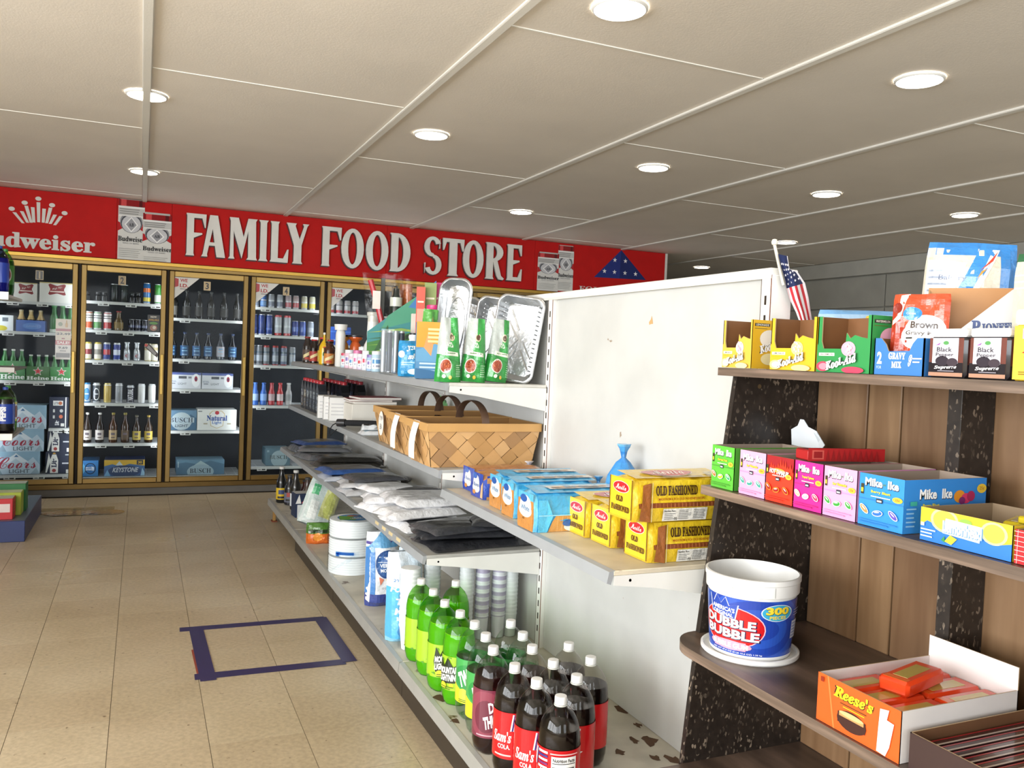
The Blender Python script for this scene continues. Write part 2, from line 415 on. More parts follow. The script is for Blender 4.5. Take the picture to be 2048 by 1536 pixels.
# recessed downlights
def downlight():
    t = thing('ceiling_light', '', 'light')
    g = G(); g.lathe([(.094, 0), (.094, -.004), (.090, -.009), (.086, -.010), (.084, -.004)], 'e8e6e0', 28, cap=False); g.o('trim_ring', t, 'plastic')
    g = G(); g.lathe([(.0, -.0045), (.0845, -.005)], 'fffaf0', 28, cap=False); g.o('lens', t, 'emit'); return t
DL = [(-.005, 4.42, 'round ceiling downlight overlapping the leftmost ceiling batten, nearer of the two there'), (-.012, 6.41, 'small round downlight on the leftmost batten, close above the red banner'),
      (1.395, 4.373, 'round ceiling downlight left of centre, between the two long diagonal battens'), (2.79, 6.298, 'small round downlight close above the red banner over the white can pictures'),
      (2.798, 4.372, 'round ceiling downlight near the centre of the ceiling, above the flag'), (2.818, 2.487, 'large round downlight at the upper right, near the chip bags'),
      (1.426, 2.476, 'largest downlight, cut by the top edge of the picture'), (4.178, 4.39, 'round downlight right of centre, above the orange gravy packet'),
      (5.522, 4.402, 'round downlight at the far right above the blue and white bag'), (5.532, 6.293, 'small round downlight right beside the tip of the flag pole'),
      (6.233, 8.564, 'tiny farthest downlight past the right end of the red banner')]
d0 = None
for x, y, lab in DL:
    if d0 is None: d0 = downlight(); d0.location = (x, y, CEIL-.002); d0['label'] = lab; d0['group'] = 'recessed ceiling downlights'
    else: dup(d0, (x, y, CEIL-.002), 0, lab, 'recessed ceiling downlights')
for x, y, w_ in ((-.005, .55, 'over the aisle at the viewpoint'), (2.8, .55, 'above the wooden shelves'), (4.2, .55, 'to the far right of the viewpoint'), (-1.4, 2.48, 'left of the aisle, near'), (-2.6, 4.4, 'left of the aisle, far')):
    dup(d0, (x, y, CEIL-.002), 0, 'round ceiling downlight outside the picture, '+w_, 'downlights out of the picture')

# ================================================================ red sign over the cooler
FP = DW-.02                                                   # face of the sign
def bx(px, py): p = hit(px, py, 1, FP-.012); return p.x, p.z
sign = thing('banner_sign', 'long red shop banner with raised white capital letters above the glass cooler doors', 'sign', (2.0, FP, 1.976))
o0 = Vector((2.0, FP, 1.976))
SX = [-1.9]+[bx(p, 480)[0] for p in (233, 343, 775, 1072, 1150)]+[5.16]
ZB, ZT = 1.978, CEIL-.004
def bud_can(pr, x0, z0, x1, z1, cutr=None):
    w, h = x1-x0, z1-z0
    def R(a, b, c, d, col): pr.rect(x0+a*w, z0+b*h, x0+c*w, z0+d*h, col)
    def E(a, b, ra, rb, col, n=20): pr.ell(x0+a*w, z0+b*h, ra*w, rb*h, col, n)
    R(0, 0, 1, 1, 'd9d8d2'); R(.0, .88, 1, 1, '8e1418'); R(.06, .985, .94, 1.02, 'b8b6b0'); R(.1, .88, .3, .985, 'd2494a'); R(.78, .88, .9, .985, '5a0c10')
    pr.pl([(x0, z0+.62*h), (x0+.32*w, z0+.55*h), (x0, z0+.47*h)], 'b51d22'); pr.pl([(x1, z0+.62*h), (x1-.3*w, z0+.55*h), (x1, z0+.47*h)], 'b51d22')
    E(.5, .62, .43, .17, '8f9095'); E(.5, .6, .40, .155, '4a4b50'); E(.5, .59, .36, .14, 'c9c9cb')
    R(.0, .72, 1, .86, 'c6c5c1'); R(.02, .85, .98, .868, 'f2f1ee'); R(.02, .715, .98, .73, 'efeeea')
    pr.lines(x0+.05*w, z0+.74*h, x0+.98*w, z0+.845*h, 3, '8c8b88', .4, 5)
    pr.pl([(x0+.5*w, z0+.71*h), (x0+.76*w, z0+.58*h), (x0+.5*w, z0+.455*h), (x0+.24*w, z0+.58*h)], 'efefed')
    pr.pl([(x0+.5*w, z0+.685*h), (x0+.70*w, z0+.58*h), (x0+.5*w, z0+.48*h), (x0+.30*w, z0+.58*h)], '9a9a9e')
    pr.text('AB', x0+.5*w, z0+.58*h, .055*h, '33343a', .2*w, .01, 'serif')
    pr.text('Budweiser', x0+.52*w, z0+.345*h, .085*h, '26262a', 1.02*w, .01, 'serif')
    pr.text('KING OF BEERS', x0+.5*w, z0+.275*h, .02*h, '77777a', .6*w)
    pr.lines(x0+.05*w, z0+.04*h, x0+.95*w, z0+.2*h, 5, 'a8a7a2', .3, 3)
SA, SB = SX[0], ZB
for k in range(6):
    g = G(); w, h = SX[k+1]-SX[k]-.002, ZT-ZB; xo = SX[k]
    g.box(xo-2.0, xo+w-2.0, 0, .018, ZB-o0.z, ZT-o0.z, 'bb100d', .001)
    p = Pr(w, h)
    def U(px, py): a, b = bx(px, py); return (a-xo)/w, (b-ZB)/h
    if k == 0:
        def bar(a, b, t): 
            (x0, y0), (x1, y1) = U(*a), U(*b); p.pl([(x0-t, y0), (x0+t, y0), (x1+t*1.25, y1), (x1-t*1.25, y1)], 'dcd9d2')
        for a, b in (((46, 446), (28, 424)), ((55, 445), (43, 422)), ((77, 444), (76.5, 404)), ((67.5, 444.5), (65, 414)), ((53+9, 445), (52, 411)), ((86, 445), (88, 417)), ((93, 446), (101, 415)), ((100, 447.5), (110, 429)), ((109, 450), (122, 432))): bar(a, b, .0062)
        for q in ((23, 417), (49, 405), (76.5, 397), (104, 410), (129, 426)): u, v = U(*q); p.ell(u, v, .013, .034, 'dcd9d2', 12)
        a, b = U(-42, 478), U(207, 498); lx, ly = U(207, 508)
        p.text('Budweiser', U(78, 484)[0]-.02, .18, .25, 'dcd9d2', 1.02*(b[0]-a[0])*.98, .02, 'serif')
    if k == 1:
        bud_can(p, 0.02, -.01, .50, 1.01); bud_can(p, .47, -.1, 1.0, .80)
    if k == 4:
        pass
    if k == 5:
        tri = [U(1189, 554), U(1244, 500), U(1293, 560)]; p.pl(tri, '1f2a63'); p.pl([U(1189, 554), U(1244, 500), U(1240, 557)], '27347a')
        for q in ((1231, 520), (1252, 522), (1210, 542), (1230, 544), (1251, 546), (1272, 548)): u, v = U(*q); p.star(u, v, .052, 'eceaea')
        p.text('FOLDS of HONOR', U(1245, 575)[0], .02+U(1160, 571)[1]*0+.085, .10, 'd9d3cc', .92, 0, 'serif')
    p.put(g, plane_fn((xo-2.0, 0, ZB-o0.z), (1, 0, 0), (0, 0, 1)))
    g.o('sign_panel', sign, 'matte')
# pictures of two cans at the right of the letters lie on the panel between 1072 and 1150
g = G(); a, b = bx(1074, 577), bx(1150, 482); w, h = b[0]-a[0], ZT-.02-ZB; p = Pr(w, h); bud_can(p, .56, .02, 1.0, 1.0); bud_can(p, .0, .0, .58, .80)
p.put(g, plane_fn((a[0]-2.0, -.001, ZB-o0.z), (1, 0, 0), (0, 0, 1))); g.o('can_picture', sign, 'plastic')
# raised letters
LT = [('F', 371, 412, 430, 512), ('A', 403, 451, 434, 517), ('M', 457, 515, 437, 521), ('I', 517, 536, 443, 522), ('L', 539, 577, 446, 527), ('Y', 572, 617, 447, 527),
      ('F', 642, 682, 455, 532), ('O', 682, 727, 458, 537), ('O', 731, 776, 463, 541), ('D', 779, 820, 467, 543), ('S', 847, 884, 474, 549), ('T', 884, 927, 476, 550), ('O', 925, 966, 480, 555), ('R', 970, 1008, 484, 558), ('E', 1012, 1043, 487, 560)]
LZ0 = sum(bx((l[1]+l[2])/2, l[4])[1] for l in LT)/len(LT); LZ1 = sum(bx((l[1]+l[2])/2, l[3])[1] for l in LT)/len(LT)
GLY = {'F': [[(0, 0), (.52, 0), (.48, .06), (.44, .5), (.44, .88), (.42, .9), (.06, .9), (.08, .9), (.1, .5)], 0]}
def letter_polys(ch):
    # condensed flared capitals drawn as convex pieces in a unit box
    st = .36
    if ch == 'F': return [[(.02, 0), (.44, 0), (.40, .06), (.40, .94), (.02, 1), (.06, .94), (.06, .06)], [(.3, .9), (.98, .9), (1, 1), (.02, 1)], [(.86, .9), (1, 1), (.98, .68), (.93, .68), (.8, .9)], [(.38, .42), (.82, .52), (.80, .55), (.38, .55)]]
    if ch == 'E': return [[(.02, 0), (.44, 0), (.42, .06), (.42, .94), (.02, 1), (.08, .94), (.08, .06)], [(.3, .9), (.96, .9), (.96, 1), (.02, 1)], [(.84, .9), (.97, 1), (.97, .70), (.92, .70), (.78, .9)], [(.38, .44), (.84, .53), (.82, .57), (.38, .57)], [(.02, 0), (.98, 0), (.92, .1), (.3, .1)], [(.76, .1), (.98, 0), (1, .33), (.94, .33)]]
    if ch == 'L': return [[(.02, 0), (.5, 0), (.44, .06), (.44, .94), (.5, 1), (.02, 1), (.08, .94), (.08, .06)], [(.02, 0), (.97, 0), (.9, .1), (.3, .1)], [(.72, .1), (.97, 0), (1, .33), (.93, .33)]]
    if ch == 'I': return [[(0, 0), (1, 0), (.84, .06), (.84, .94), (1, 1), (0, 1), (.16, .94), (.16, .06)]]
    if ch == 'A': return [[(.33, 1), (.66, 1), (1, 0), (.64, 0), (.60, .12), (.42, .82)], [(.33, 1), (.5, 1), (.5, .8), (.24, .06), (.26, 0), (0, 0), (.06, .06)], [(.28, .27), (.62, .27), (.60, .35), (.30, .35)]]
    if ch == 'M': return [[(0, 0), (.22, 0), (.18, .06), (.16, .9), (.02, 1), (.06, .94), (.05, .06)], [(.02, 1), (.33, 1), (.55, .45), (.46, .02)], [(.66, 1), (.70, 1), (.72, .86), (.46, .02), (.40, .2)], [(.66, 1), (.98, 1), (.93, .94), (.96, .06), (1, 0), (.62, 0), (.68, .06)]]
    if ch == 'Y': return [[(.28, 0), (.74, 0), (.68, .06), (.68, .46), (.34, .46), (.34, .06)], [(0, 1), (.44, 1), (.39, .94), (.68, .46), (.34, .46), (.06, .94)], [(.72, 1), (1, 1), (.92, .94), (.68, .46), (.5, .46), (.77, .94)]]
    if ch == 'T': return [[(.24, 0), (.76, 0), (.68, .06), (.68, .92), (.32, .92), (.32, .06)], [(.02, .9), (.98, .9), (1, 1), (0, 1)], [(0, 1), (.02, .68), (.07, .68), (.18, .9)], [(1, 1), (.98, .68), (.93, .68), (.82, .9)]]
    def ring(cx, cy, rx, ry, ix, iy, a0, a1, n=18):
        P = []
        for i in range(n):
            a, b = a0+(a1-a0)*i/n, a0+(a1-a0)*(i+1)/n
            P.append([(cx+rx*cos(a), cy+ry*sin(a)), (cx+rx*cos(b), cy+ry*sin(b)), (cx+ix*cos(b), cy+iy*sin(b)), (cx+ix*cos(a), cy+iy*sin(a))])
        return P
    if ch == 'O': return ring(.5, .5, .5, .51, .20, .41, 0, 2*pi, 26)
    if ch == 'D': return [[(.0, 0), (.4, 0), (.4, .08), (.4, .92), (.4, 1), (0, 1), (.06, .94), (.06, .06)]]+ring(.36, .5, .64, .5, .30, .41, -pi/2, pi/2, 16)
    if ch == 'R': return [[(.0, 0), (.46, 0), (.40, .06), (.40, 1), (0, 1), (.06, .94), (.06, .06)]]+ring(.36, .74, .56, .26, .24, .18, -pi/2, pi/2, 12)+[[(.38, .52), (.62, .52), (.84, .1), (1, .03), (.94, -.01), (.72, .0), (.6, .1)]]
    if ch == 'S': return ring(.47, .74, .46, .27, .18, .18, .12*pi, 1.5*pi, 14)+ring(.5, .26, .46, .27, .18, .18, -.5*pi-.38*pi, .5*pi, 14)+[[(.42, .56), (.5, .47), (.62, .49), (.52, .53)], [(.28, .6), (.47, .47), (.62, .47), (.5, .56)], [(.86, .96), (.80, .70), (.86, .70)], [(.06, .02), (.1, .3), (.04, .3)]]
for ch, a, b, c, d in LT:
    x0 = bx(a, (c+d)/2)[0]; x1 = bx(b, (c+d)/2)[0]; g = G()
    for i, q in enumerate(letter_polys(ch)):
        g.prism([(x0+u*(x1-x0)-2.0, LZ0+v*(LZ1-LZ0)-o0.z) for u, v in q], 1, -.028-.00008*i, -.010, 'dedbd3')
    # dark copy behind each letter, offset down and left as its painted shadow
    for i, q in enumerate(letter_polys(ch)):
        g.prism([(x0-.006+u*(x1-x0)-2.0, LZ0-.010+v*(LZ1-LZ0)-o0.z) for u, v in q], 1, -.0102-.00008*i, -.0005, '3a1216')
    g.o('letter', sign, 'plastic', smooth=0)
g = G(); g.box(5.16, 5.19, 0, .018, 1.98, ZT, 'd8d5cc', .002); g.shift((-2.0, .0, -o0.z)); g.o('end_trim', sign, 'matte')
g = G(); g.box(-1.95, 5.19, DW+.002, 8.8, 2.032, CEIL-.002, '9a978e'); struct(g.o('trim_2', None, 'matte'))

# ================================================================ walk-in cooler with glass doors
PITCHX = .668; DX = [-1.144+PITCHX*k for k in range(5)]; DX += [2.285+PITCHX*k for k in range(4)]
cool = thing('walk_in_cooler', 'wall of gold framed glass cooler doors under the red banner, stocked with drinks', 'cooler', (2.0, DW, 0))
cx0 = Vector((2.0, DW, 0))
GOLD, GOLD_SHADED = '93794a', '6f5832'  # second gold is darkened, the shade of the low sill in its colour
g = G()
def cb(g, x0, x1, y0, y1, z0, z1, c, b=.003): g.box(x0-2.0, x1-2.0, y0-DW, y1-DW, z0, z1, c, b)
cb(g, -1.9, 5.16, DW+.0, DW+.08, 1.918, 1.976, GOLD); cb(g, -1.9, 5.16, DW-.012, DW, 1.945, 1.976, 'c9a24e'); cb(g, -1.9, 5.16, DW+.0, DW+.08, .062, .106, GOLD_SHADED)  # header lip in brighter gold, its highlight put into the colour
for x in DX+[DX[4]+PITCHX, DX[8]+PITCHX]: cb(g, x-.012, x+.012, DW+.015, DW+.08, .1, 1.92, '1d1712')
cb(g, DX[4]+PITCHX+.004, 2.285-.008, DW-.002, DW+.08, .062, 1.95, GOLD); cb(g, 4.965, 5.16, DW, DW+.08, .062, 1.95, GOLD); cb(g, -1.9, -1.80, DW, DW+.08, .062, 1.95, GOLD)
g.o('door_frame', cool, 'metal')
g = G(); cb(g, -1.9, 5.16, DW+.02, DW+.10, 0, .062, '6b6761'); g.o('kick_plate', cool, 'matte')
g = G(); cb(g, -1.95, 5.2, 8.75, 8.8, 0, 1.98, '3a3c40'); cb(g, -1.95, -1.9, DW+.1, 8.75, 0, 1.98, '3a3c40'); cb(g, 5.16, 5.2, DW, 8.8, 0, 1.98, '9a978e')
cb(g, -1.95, 5.2, DW+.1, 8.8, 1.98, 2.03, '55575a'); cb(g, -1.9, 5.16, DW+.1, 8.75, .02, .06, '2e2f31'); g.o('cooler_liner', cool, 'matte')
for k, x in enumerate(DX):                                     # lamp tubes behind the mullions
    g = G(); cb(g, x-.008, x+.008, DW+.085, DW+.10, .25, 1.80, 'f2f6ff', 0); g.o('lamp_tube', cool, 'led')
def zpx(px, py, Y=DW+.16): return hit(px, py, 1, Y).z
SHELFZ = {0: [zpx(75, 603), zpx(60, 663), zpx(60, 761), zpx(110, 856), zpx(60, 949)],
          1: [zpx(240, 604), zpx(240, 661), zpx(240, 721), zpx(240, 806), zpx(240, 886), zpx(240, 953)],
          2: [zpx(405, 638), zpx(405, 719), zpx(405, 778), zpx(405, 861), zpx(405, 950)],
          3: [zpx(560, 616), zpx(560, 671), zpx(560, 731), zpx(560, 811), zpx(560, 932)],
          4: [zpx(680, 627), zpx(680, 690), 1.2, .8, .35]}
for k in range(5, 9): SHELFZ[k] = [1.60, 1.25, .9, .55, .15]
SHELFZ[-1] = SHELFZ[0]
def cx_at(px): return hit(px, 855, 1, DW+.16).x
DOORX = [DX[0]-PITCHX]+DX
STICK = {0: '1', 1: '2', 2: '3', 3: '4'}
for k in range(-1, 9):
    x0 = (DX[0]-PITCHX if k < 0 else DX[k])+.012; x1 = x0+PITCHX-.024
    d = thing('', '', ''); d.name = 'door'
    for key in ('label', 'category'): del d[key]
    d.parent = cool; d.location = (x0-2.0, 0, 0); w = x1-x0
    g = G(); y0, y1 = -.006, .035; sw = .040
    g.box(0, sw, y0, y1, .108, 1.912, '8c7346', .004); g.box(w-sw, w, y0, y1, .108, 1.912, '8c7346', .004)
    g.box(sw, w-sw, y0, y1, 1.912-.048, 1.912, 'aa8d55', .004); g.box(sw, w-sw, y0, y1, .108, .150, '8c7040', .004)  # top rail painted lighter for the highlight it catches
    g.o('frame', d, 'metal')
    g = G(); g.face([(sw-.004, .012, .146), (w-sw+.004, .012, .146), (w-sw+.004, .012, 1.868), (sw-.004, .012, 1.868)], 'e4eaea'); g.o('glass', d, 'glass')
    g = G(); hx = w-.022; g.box(hx-.011, hx+.011, -.035, -.022, .86, 1.20, 'c6a45a', .003)
    g.box(hx-.009, hx+.009, -.024, y0+.001, .875, .895, 'b08a3c'); g.box(hx-.009, hx+.009, -.024, y0+.001, 1.165, 1.185, 'b08a3c'); g.o('handle', d, 'metal')
    if k in STICK:
        g = G(); p = Pr(.056, .075); p.rect(0, 0, 1, 1, 'c8b184'); p.rect(.08, .06, .92, .94, 'a08a62' if k == 1 else '2a241c'); p.text(STICK[k], .5, .5, .74, '15110e' if k == 1 else 'b8a47a' if k == 0 else '0c0a08', .5 if k else .16, .03, 'serif' if k else None)
        if k in (2, 3): p.L = p.L[:1]+[([[(a*1, b*1) for a, b in q] for q in p.L[1][0]], 'b99f70')]+p.L[2:]
        sx = [.57, .47, .47, .47][k]*w; p.put(g, plane_fn((sx-.028, .0105, 1.765), (1, 0, 0), (0, 0, 1))); g.o('number_sticker', d, 'gloss')
    if k in (2, 3, 4):
        g = G(); p = Pr(.2, .185); p.pl([(0, 0), (0, 1), (1, 1)], 'd4d2cb'); p.pl([(.0, .52), (.16, .58), (.16, .92), (.0, .96)], 'b01b20')
        p.text('WE', .37, .86, .15, 'a8161c', .30, .03); p.text('I.D.', .38, .62, .17, 'a8161c', .34, .04); p.rect(.22, .45, .5, .48, '6a4a48')
        p.put(g, plane_fn((sw, .0105, 1.864-.185), (1, 0, 0), (0, 0, 1))); g.o('age_check_sticker', d, 'gloss')
    if k == 0:
        g = G(); p = Pr(.112, .33); p.rect(0, .0, 1, .46, 'd9d7d0'); p.rect(0, .46, 1, 1, 'cfc3ab'); p.rect(.0, .36, 1, .47, 'b3191f'); p.text('SALE!', .5, .415, .07, 'f4ece4', .8, .03); p.text('9.69', .5, .29, .06, '1c1a1a', .6, .03); p.rect(.05, .05, .95, .16, '6c6a68'); p.rect(.3, .2, .7, .225, '8a8884')
        p.rect(.0, .70, 1, .76, '9a2a26'); p.text('$3.49', .5, .63, .065, '1d1a18', .9, .03); p.rect(.4, .5, .6, .53, '8c2a24'); p.pl([(.62, .80), (.78, .80), (.78, .88), (.73, .92), (.73, .97), (.67, .97), (.67, .92), (.62, .88)], 'b98a1e'); p.ell(.3, .87, .14, .05, '7d8a62')
        p.put(g, plane_fn((w-sw-.115, .0105, 1.13), (1, 0, 0), (0, 0, 1))); g.o('price_poster', d, 'gloss')
    if k == 1:
        g = G(); p = Pr(.095, .14); p.rect(0, 0, 1, 1, '191a16'); p.text('NOW', .5, .88, .12, 'd8d4c4', .5, .03); p.text('AVAILABLE', .5, .70, .1, 'c99a2c', .85, .02); p.ell(.5, .5, .35, .08, '4f8a35'); p.ell(.5, .22, .3, .18, '9a6d5e'); p.ell(.56, .24, .14, .1, 'cfc6b4')
        p.put(g, plane_fn((w-sw-.1, .0105, 1.39), (1, 0, 0), (0, 0, 1))); g.o('flavour_sticker', d, 'gloss')
        g = G(); p = Pr(.11, .12); p.pl([(0, .7), (.3, 1), (1, .25), (.9, 0)], '3a2c26'); p.pl([(.15, .7), (.3, .85), (.85, .3), (.75, .15)], '8f8d8c'); p.ell(.1, .85, .12, .1, 'b3261e'); p.put(g, plane_fn((w-sw-.118, .0105, 1.17), (1, 0, 0), (0, 0, 1))); g.o('torn_sticker', d, 'gloss')
    for z in SHELFZ[k]:                                        # wire shelves with price rails
        xa, xb = x0-.005, x1+.005
        if k == 0 and abs(z-SHELFZ[0][3]) < 1e-6: xa = cx_at(97)
        g = G(); n = 13
        cb(g, xa, xb, DW+.150, DW+.156, z-.026, z-.002, 'c9cac6', .001)
        for i in range(n): yy = DW+.16+i*.04; cb(g, xa, xb, yy, yy+.004, z-.006, z-.002, '9fa2a4', 0)
        for i in range(8): xx = xa+(xb-xa)*(i+.5)/8; cb(g, xx-.002, xx+.002, DW+.156, DW+.66, z-.010, z-.006, '8a8d90', 0)
        sh = g.o('wire_shelf', cool, 'plastic'); 
        if k in (0, 1, 2, 3):
            for i in range(3 if k < 2 else 1):
                g = G(); xx = xa+(xb-xa)*(.14+.33*i+.06*random.random()); p = Pr(.085, .024); p.rect(0, 0, 1, 1, 'dcdcd6'); p.rect(.12, .35, .4, .6, '55524e'); p.rect(.5, .25, .88, .72, '3a3836')
                p.put(g, plane_fn((xx-2.0, .1485, z-.040), (1, 0, 0), (0, 0, 1))); g.o('price_tag', sh, 'card')

# ================================================================ drinks in the cooler
def bottle(name, h, r, c_glass, c_cap, lab=None, neck=.26, shoulder=.52, kind='gloss', n=14, capr=None, lab_z=(.10, .42), pr=None, loc=(0, 0, 0), rz=0, label='', group=None, cat='bottle', neckc=None):
    t = thing(name, label, cat, loc, rz, group); rn = r*neck*1.35
    P = [(r*.86, 0), (r, h*.025), (r, h*shoulder), (r*.93, h*(shoulder+.07)), (r*.62, h*(shoulder+.17)), (rn*1.1, h*(shoulder+.26)), (rn, h*.9), (rn, h*.955)]
    cols = [c_glass]*7
    if neckc: cols[5] = neckc; cols[6] = neckc
    g = G(); g.lathe(P, cols, n); g.o('body', t, kind)
    g = G(); cr = capr or rn*1.18; g.lathe([(cr*.96, h*.935), (cr, h*.945), (cr, h*.99), (cr*.85, h)], c_cap, n); g.o('cap', t, 'plastic')
    if lab:
        z0, z1 = lab_z[0]*h, lab_z[1]*h; g = G(); g.lathe([(r*1.012, z0), (r*1.012, z1)], lab, n, cap=False)
        if pr: pr.put(g, cyl_fn(0, 0, z0, r*1.012, -pi/2-pr.w/2/r), step=r*.3, eps=.0004)
        g.o('label', t, 'card')
    return t
def can(h, r, c, top='c8cacc', bands=(), txt=None, loc=(0, 0, 0), label='', group=None, neckcol=None, tcol='222222', vertical=False):
    t = thing('drink_can', label, 'can', loc, 0, group)
    g = G(); g.lathe([(r*.85, 0), (r, h*.05), (r, h*.90), (r*.84, h*.97)], [top, c, neckcol or c], 14); p = Pr(2*r*1.6, h*.85)
    for a, b, col in bands: g.lathe([(r*1.006, h*a), (r*1.006, h*b)], col, 14, cap=False)
    if txt: p.text(txt, .5, .5, .17 if not vertical else .34, tcol, .5 if not vertical else .75*p.h/p.w, .02, rot=pi/2 if vertical else 0); p.put(g, cyl_fn(0, 0, h*.05, r*1.008, -pi/2-1.6), step=r*.3, eps=.0004)
    g.o('can_body', t, 'gloss')
    g = G(); g.lathe([(r*.84, h*.97), (r*.86, h), (r*.78, h), (r*.74, h*.985), (0.0001, h*.985)], top, 14, cap=False); g.o('lid', t, 'metal'); return t
def carton(name, w, d, h, c, top=None, loc=(0, 0, 0), rz=0, label='', group=None, pr=None, prs=None, prt=None, prl=None, m='card', bev=.003, cat='box', tabs=False):
    g = G(); g.box(-w/2, w/2, 0, d, 0, h, c, bev, top)
    if pr: pr.put(g, plane_fn((-w/2, 0, 0), (1, 0, 0), (0, 0, 1)))
    if prs: prs.put(g, plane_fn((w/2, 0, 0), (0, 1, 0), (0, 0, 1)))
    if prl: prl.put(g, plane_fn((-w/2, d, 0), (0, -1, 0), (0, 0, 1)))
    if prt: prt.put(g, plane_fn((-w/2, 0, h), (1, 0, 0), (0, 1, 0)))
    ob = g.o(name, None, m, loc, rz); return tag(ob, label, cat, group)
YC = DW+.175                                                   # front row of stock behind the price rails
def cx(px, py): return hit(px, py, 1, YC+.03).x
def ht(px, y0, y1): return abs(hit(px, y0, 1, YC+.03).z-hit(px, y1, 1, YC+.03).z)
DN = ['one', 'two', 'three', 'four', 'five', 'six']
SN = ['top', 'second', 'third', 'fourth', 'lowest', 'floor']
def spot(k, s, px, d=.035): return (cx(px, 700), YC+d, SHELFZ[k][s]+.0005)
def lab(desc, k, s, i=None): return f"{desc}, {SN[s]} shelf, door {DN[k]}" + (f", {NTH[i]} from left" if i is not None else '')
# door two
for i, (px, c, tp, h) in enumerate(((226, '9fb0ac', 'd5d8d8', .145), (246, '9fb0ac', 'd5d8d8', .142))):
    t = thing('glass_jar', lab('empty clear glass jar', 1, 0, i), 'jar', spot(1, 0, px), 0, 'clear jars in the cooler'); g = G(); g.lathe([(.028, 0), (.030, .006), (.030, h*.93), (.027, h)], 'cfd8d6', 14); g.o('jar_wall', t, 'pet'); g = G(); g.lathe([(.028, h), (.029, h+.006), (.0001, h+.006)], 'b9bdbd', 14, cap=False); g.o('lid', t, 'metal')
for i, (px, c, h) in enumerate(((172, '1a1b1e', .078), (193, '15171a', .080), (206, '1a1d20', .08), (262, '1d2024', .085), (274, '141619', .09))):
    bottle('dark_bottle', h, .026, c, '2a2c2e', neck=.5, shoulder=.5, loc=spot(1, 0, px), label=lab('short dark bottle', 1, 0)+f", {NTH[i]} from left", group='short dark bottles')
can(.176, .029, '2d6ca8', bands=((.1, .3, 'd9c53a'), (.55, .75, 'd56a28')), loc=spot(1, 0, 291), label=lab('tall blue and yellow can', 1, 0)); can(.172, .028, '3f8d3a', bands=((.1, .45, 'dfe3df'),), loc=spot(1, 0, 313), label=lab('tall green and white can', 1, 0))
for px, c, b, nm in ((176, 'e7ddd6', 'c9542a', 'white can with orange foot'), (194, 'dfe4dc', '4f8d4a', 'white can with green rim and lettering'), (214, 'e2d7d4', 'b02a2c', 'white can with a red foot')):
    can(.152, .031, c, bands=((.08, .42, b), (.62, .66, '33363a'), (.74, .78, '33363a'), (.9, .94, b)), loc=spot(1, 1, px), label=lab(nm, 1, 1))
bottle('flask', .165, .036, '5b4a2c', '8b1e1c', '7a6534', neck=.35, shoulder=.42, loc=spot(1, 1, 236), label=lab('squat amber bottle', 1, 1))
for i, px in enumerate((262, 275, 288)): can(.10, .026, '23252f', bands=((.3, .5, '4a4f6a'),), loc=spot(1, 1, px, .05), label=lab('short dark can', 1, 1)+f", {NTH[i]} from left", group='short dark cans')
CC = [(176, 'e3dbbf', 'c4b04a', '8a2c30', 'white can with a gold top', 0), (196, 'e5e0cf', 'c4b04a', '8a8478', 'cream can with a gold top', 0), (214, '3c4a8e', 'c8cacc', 'b3363c', 'blue and red can with a silver top', 0), (234, '39478c', 'c8cacc', 'b8bccb', 'narrow blue can with a silver top', 0)]
for px, c, tp, b, nm, _ in CC: can(.148, .029, c, tp, bands=((.3, .6, b),), loc=spot(1, 2, px), label=lab(nm, 1, 2), neckcol=tp)
for i, px in enumerate((254, 274)): bottle('aluminium_bottle', .158, .027, 'b9bcbf', 'd0d2d4', 'a6a9ad', neck=.5, shoulder=.5, kind='metal', loc=spot(1, 2, px), label=lab('silver aluminium beer bottle with red script', 1, 2)+f', {NTH[i]} of two', group='silver aluminium bottles', pr=Pr(.05, .05).text('C', .5, .5, .5, 'a62a30', None, .02, 'serif'))
for i, px in enumerate((296, 309)): can(.152, .029, 'd8d3c4', 'b5a878', bands=((.62, .8, 'b6a67c'),), loc=spot(1, 2, px), label=lab('tan topped white can beside the torn sticker', 1, 2)+f', {NTH[i]} of two', group='tan topped cans')
CD = [(176, 'c6d6e2', '3d7fb4', 'light blue can with a dark oval', '2c6fa8', None), (195, '4e545c', 'cfd2d4', 'grey can with a white oval ring', 'c9ccd0', None), (217, 'bfa65c', 'd3c27e', 'gold can', 'cdbb80', None), (240, '8f9296', 'c8cacc', 'plain silver can', 'b4b7ba', None), (263, '34323c', 'b9bbc0', 'shorter black can with white upright lettering', '35333d', 'NATURAL'), (285, 'c6c6c4', 'c8cacc', 'silver white can with grey script', 'd8d8d6', None), (306, 'd4d3cf', 'c8cacc', 'white can at the right end of the row', 'dddcd8', None)]
for i, (px, c, tp, nm, b, tx) in enumerate(CD):
    t = can(.150 if i == 4 else .165, .030, c, tp, loc=spot(1, 3, px), label=lab(nm, 1, 3), bands=((.88, .92, 'd6d8da'),), txt=tx, vertical=True, tcol='d4d3d8', neckcol=tp)
    if i < 2:
        g = G(); p = Pr(.09, .13); p.ell(.5, .45, .28, .40, 'e6eaee' if i else '2e74b0', 20); p.ell(.5, .45, .23, .34, '3a3f48' if i else '4f8fc4', 20); p.rect(.34, .42, .66, .5, 'dfe4ea'); p.put(g, cyl_fn(0, 0, .012, .0303, -pi/2-1.5), step=.009); g.o('oval_mark', t, 'gloss')
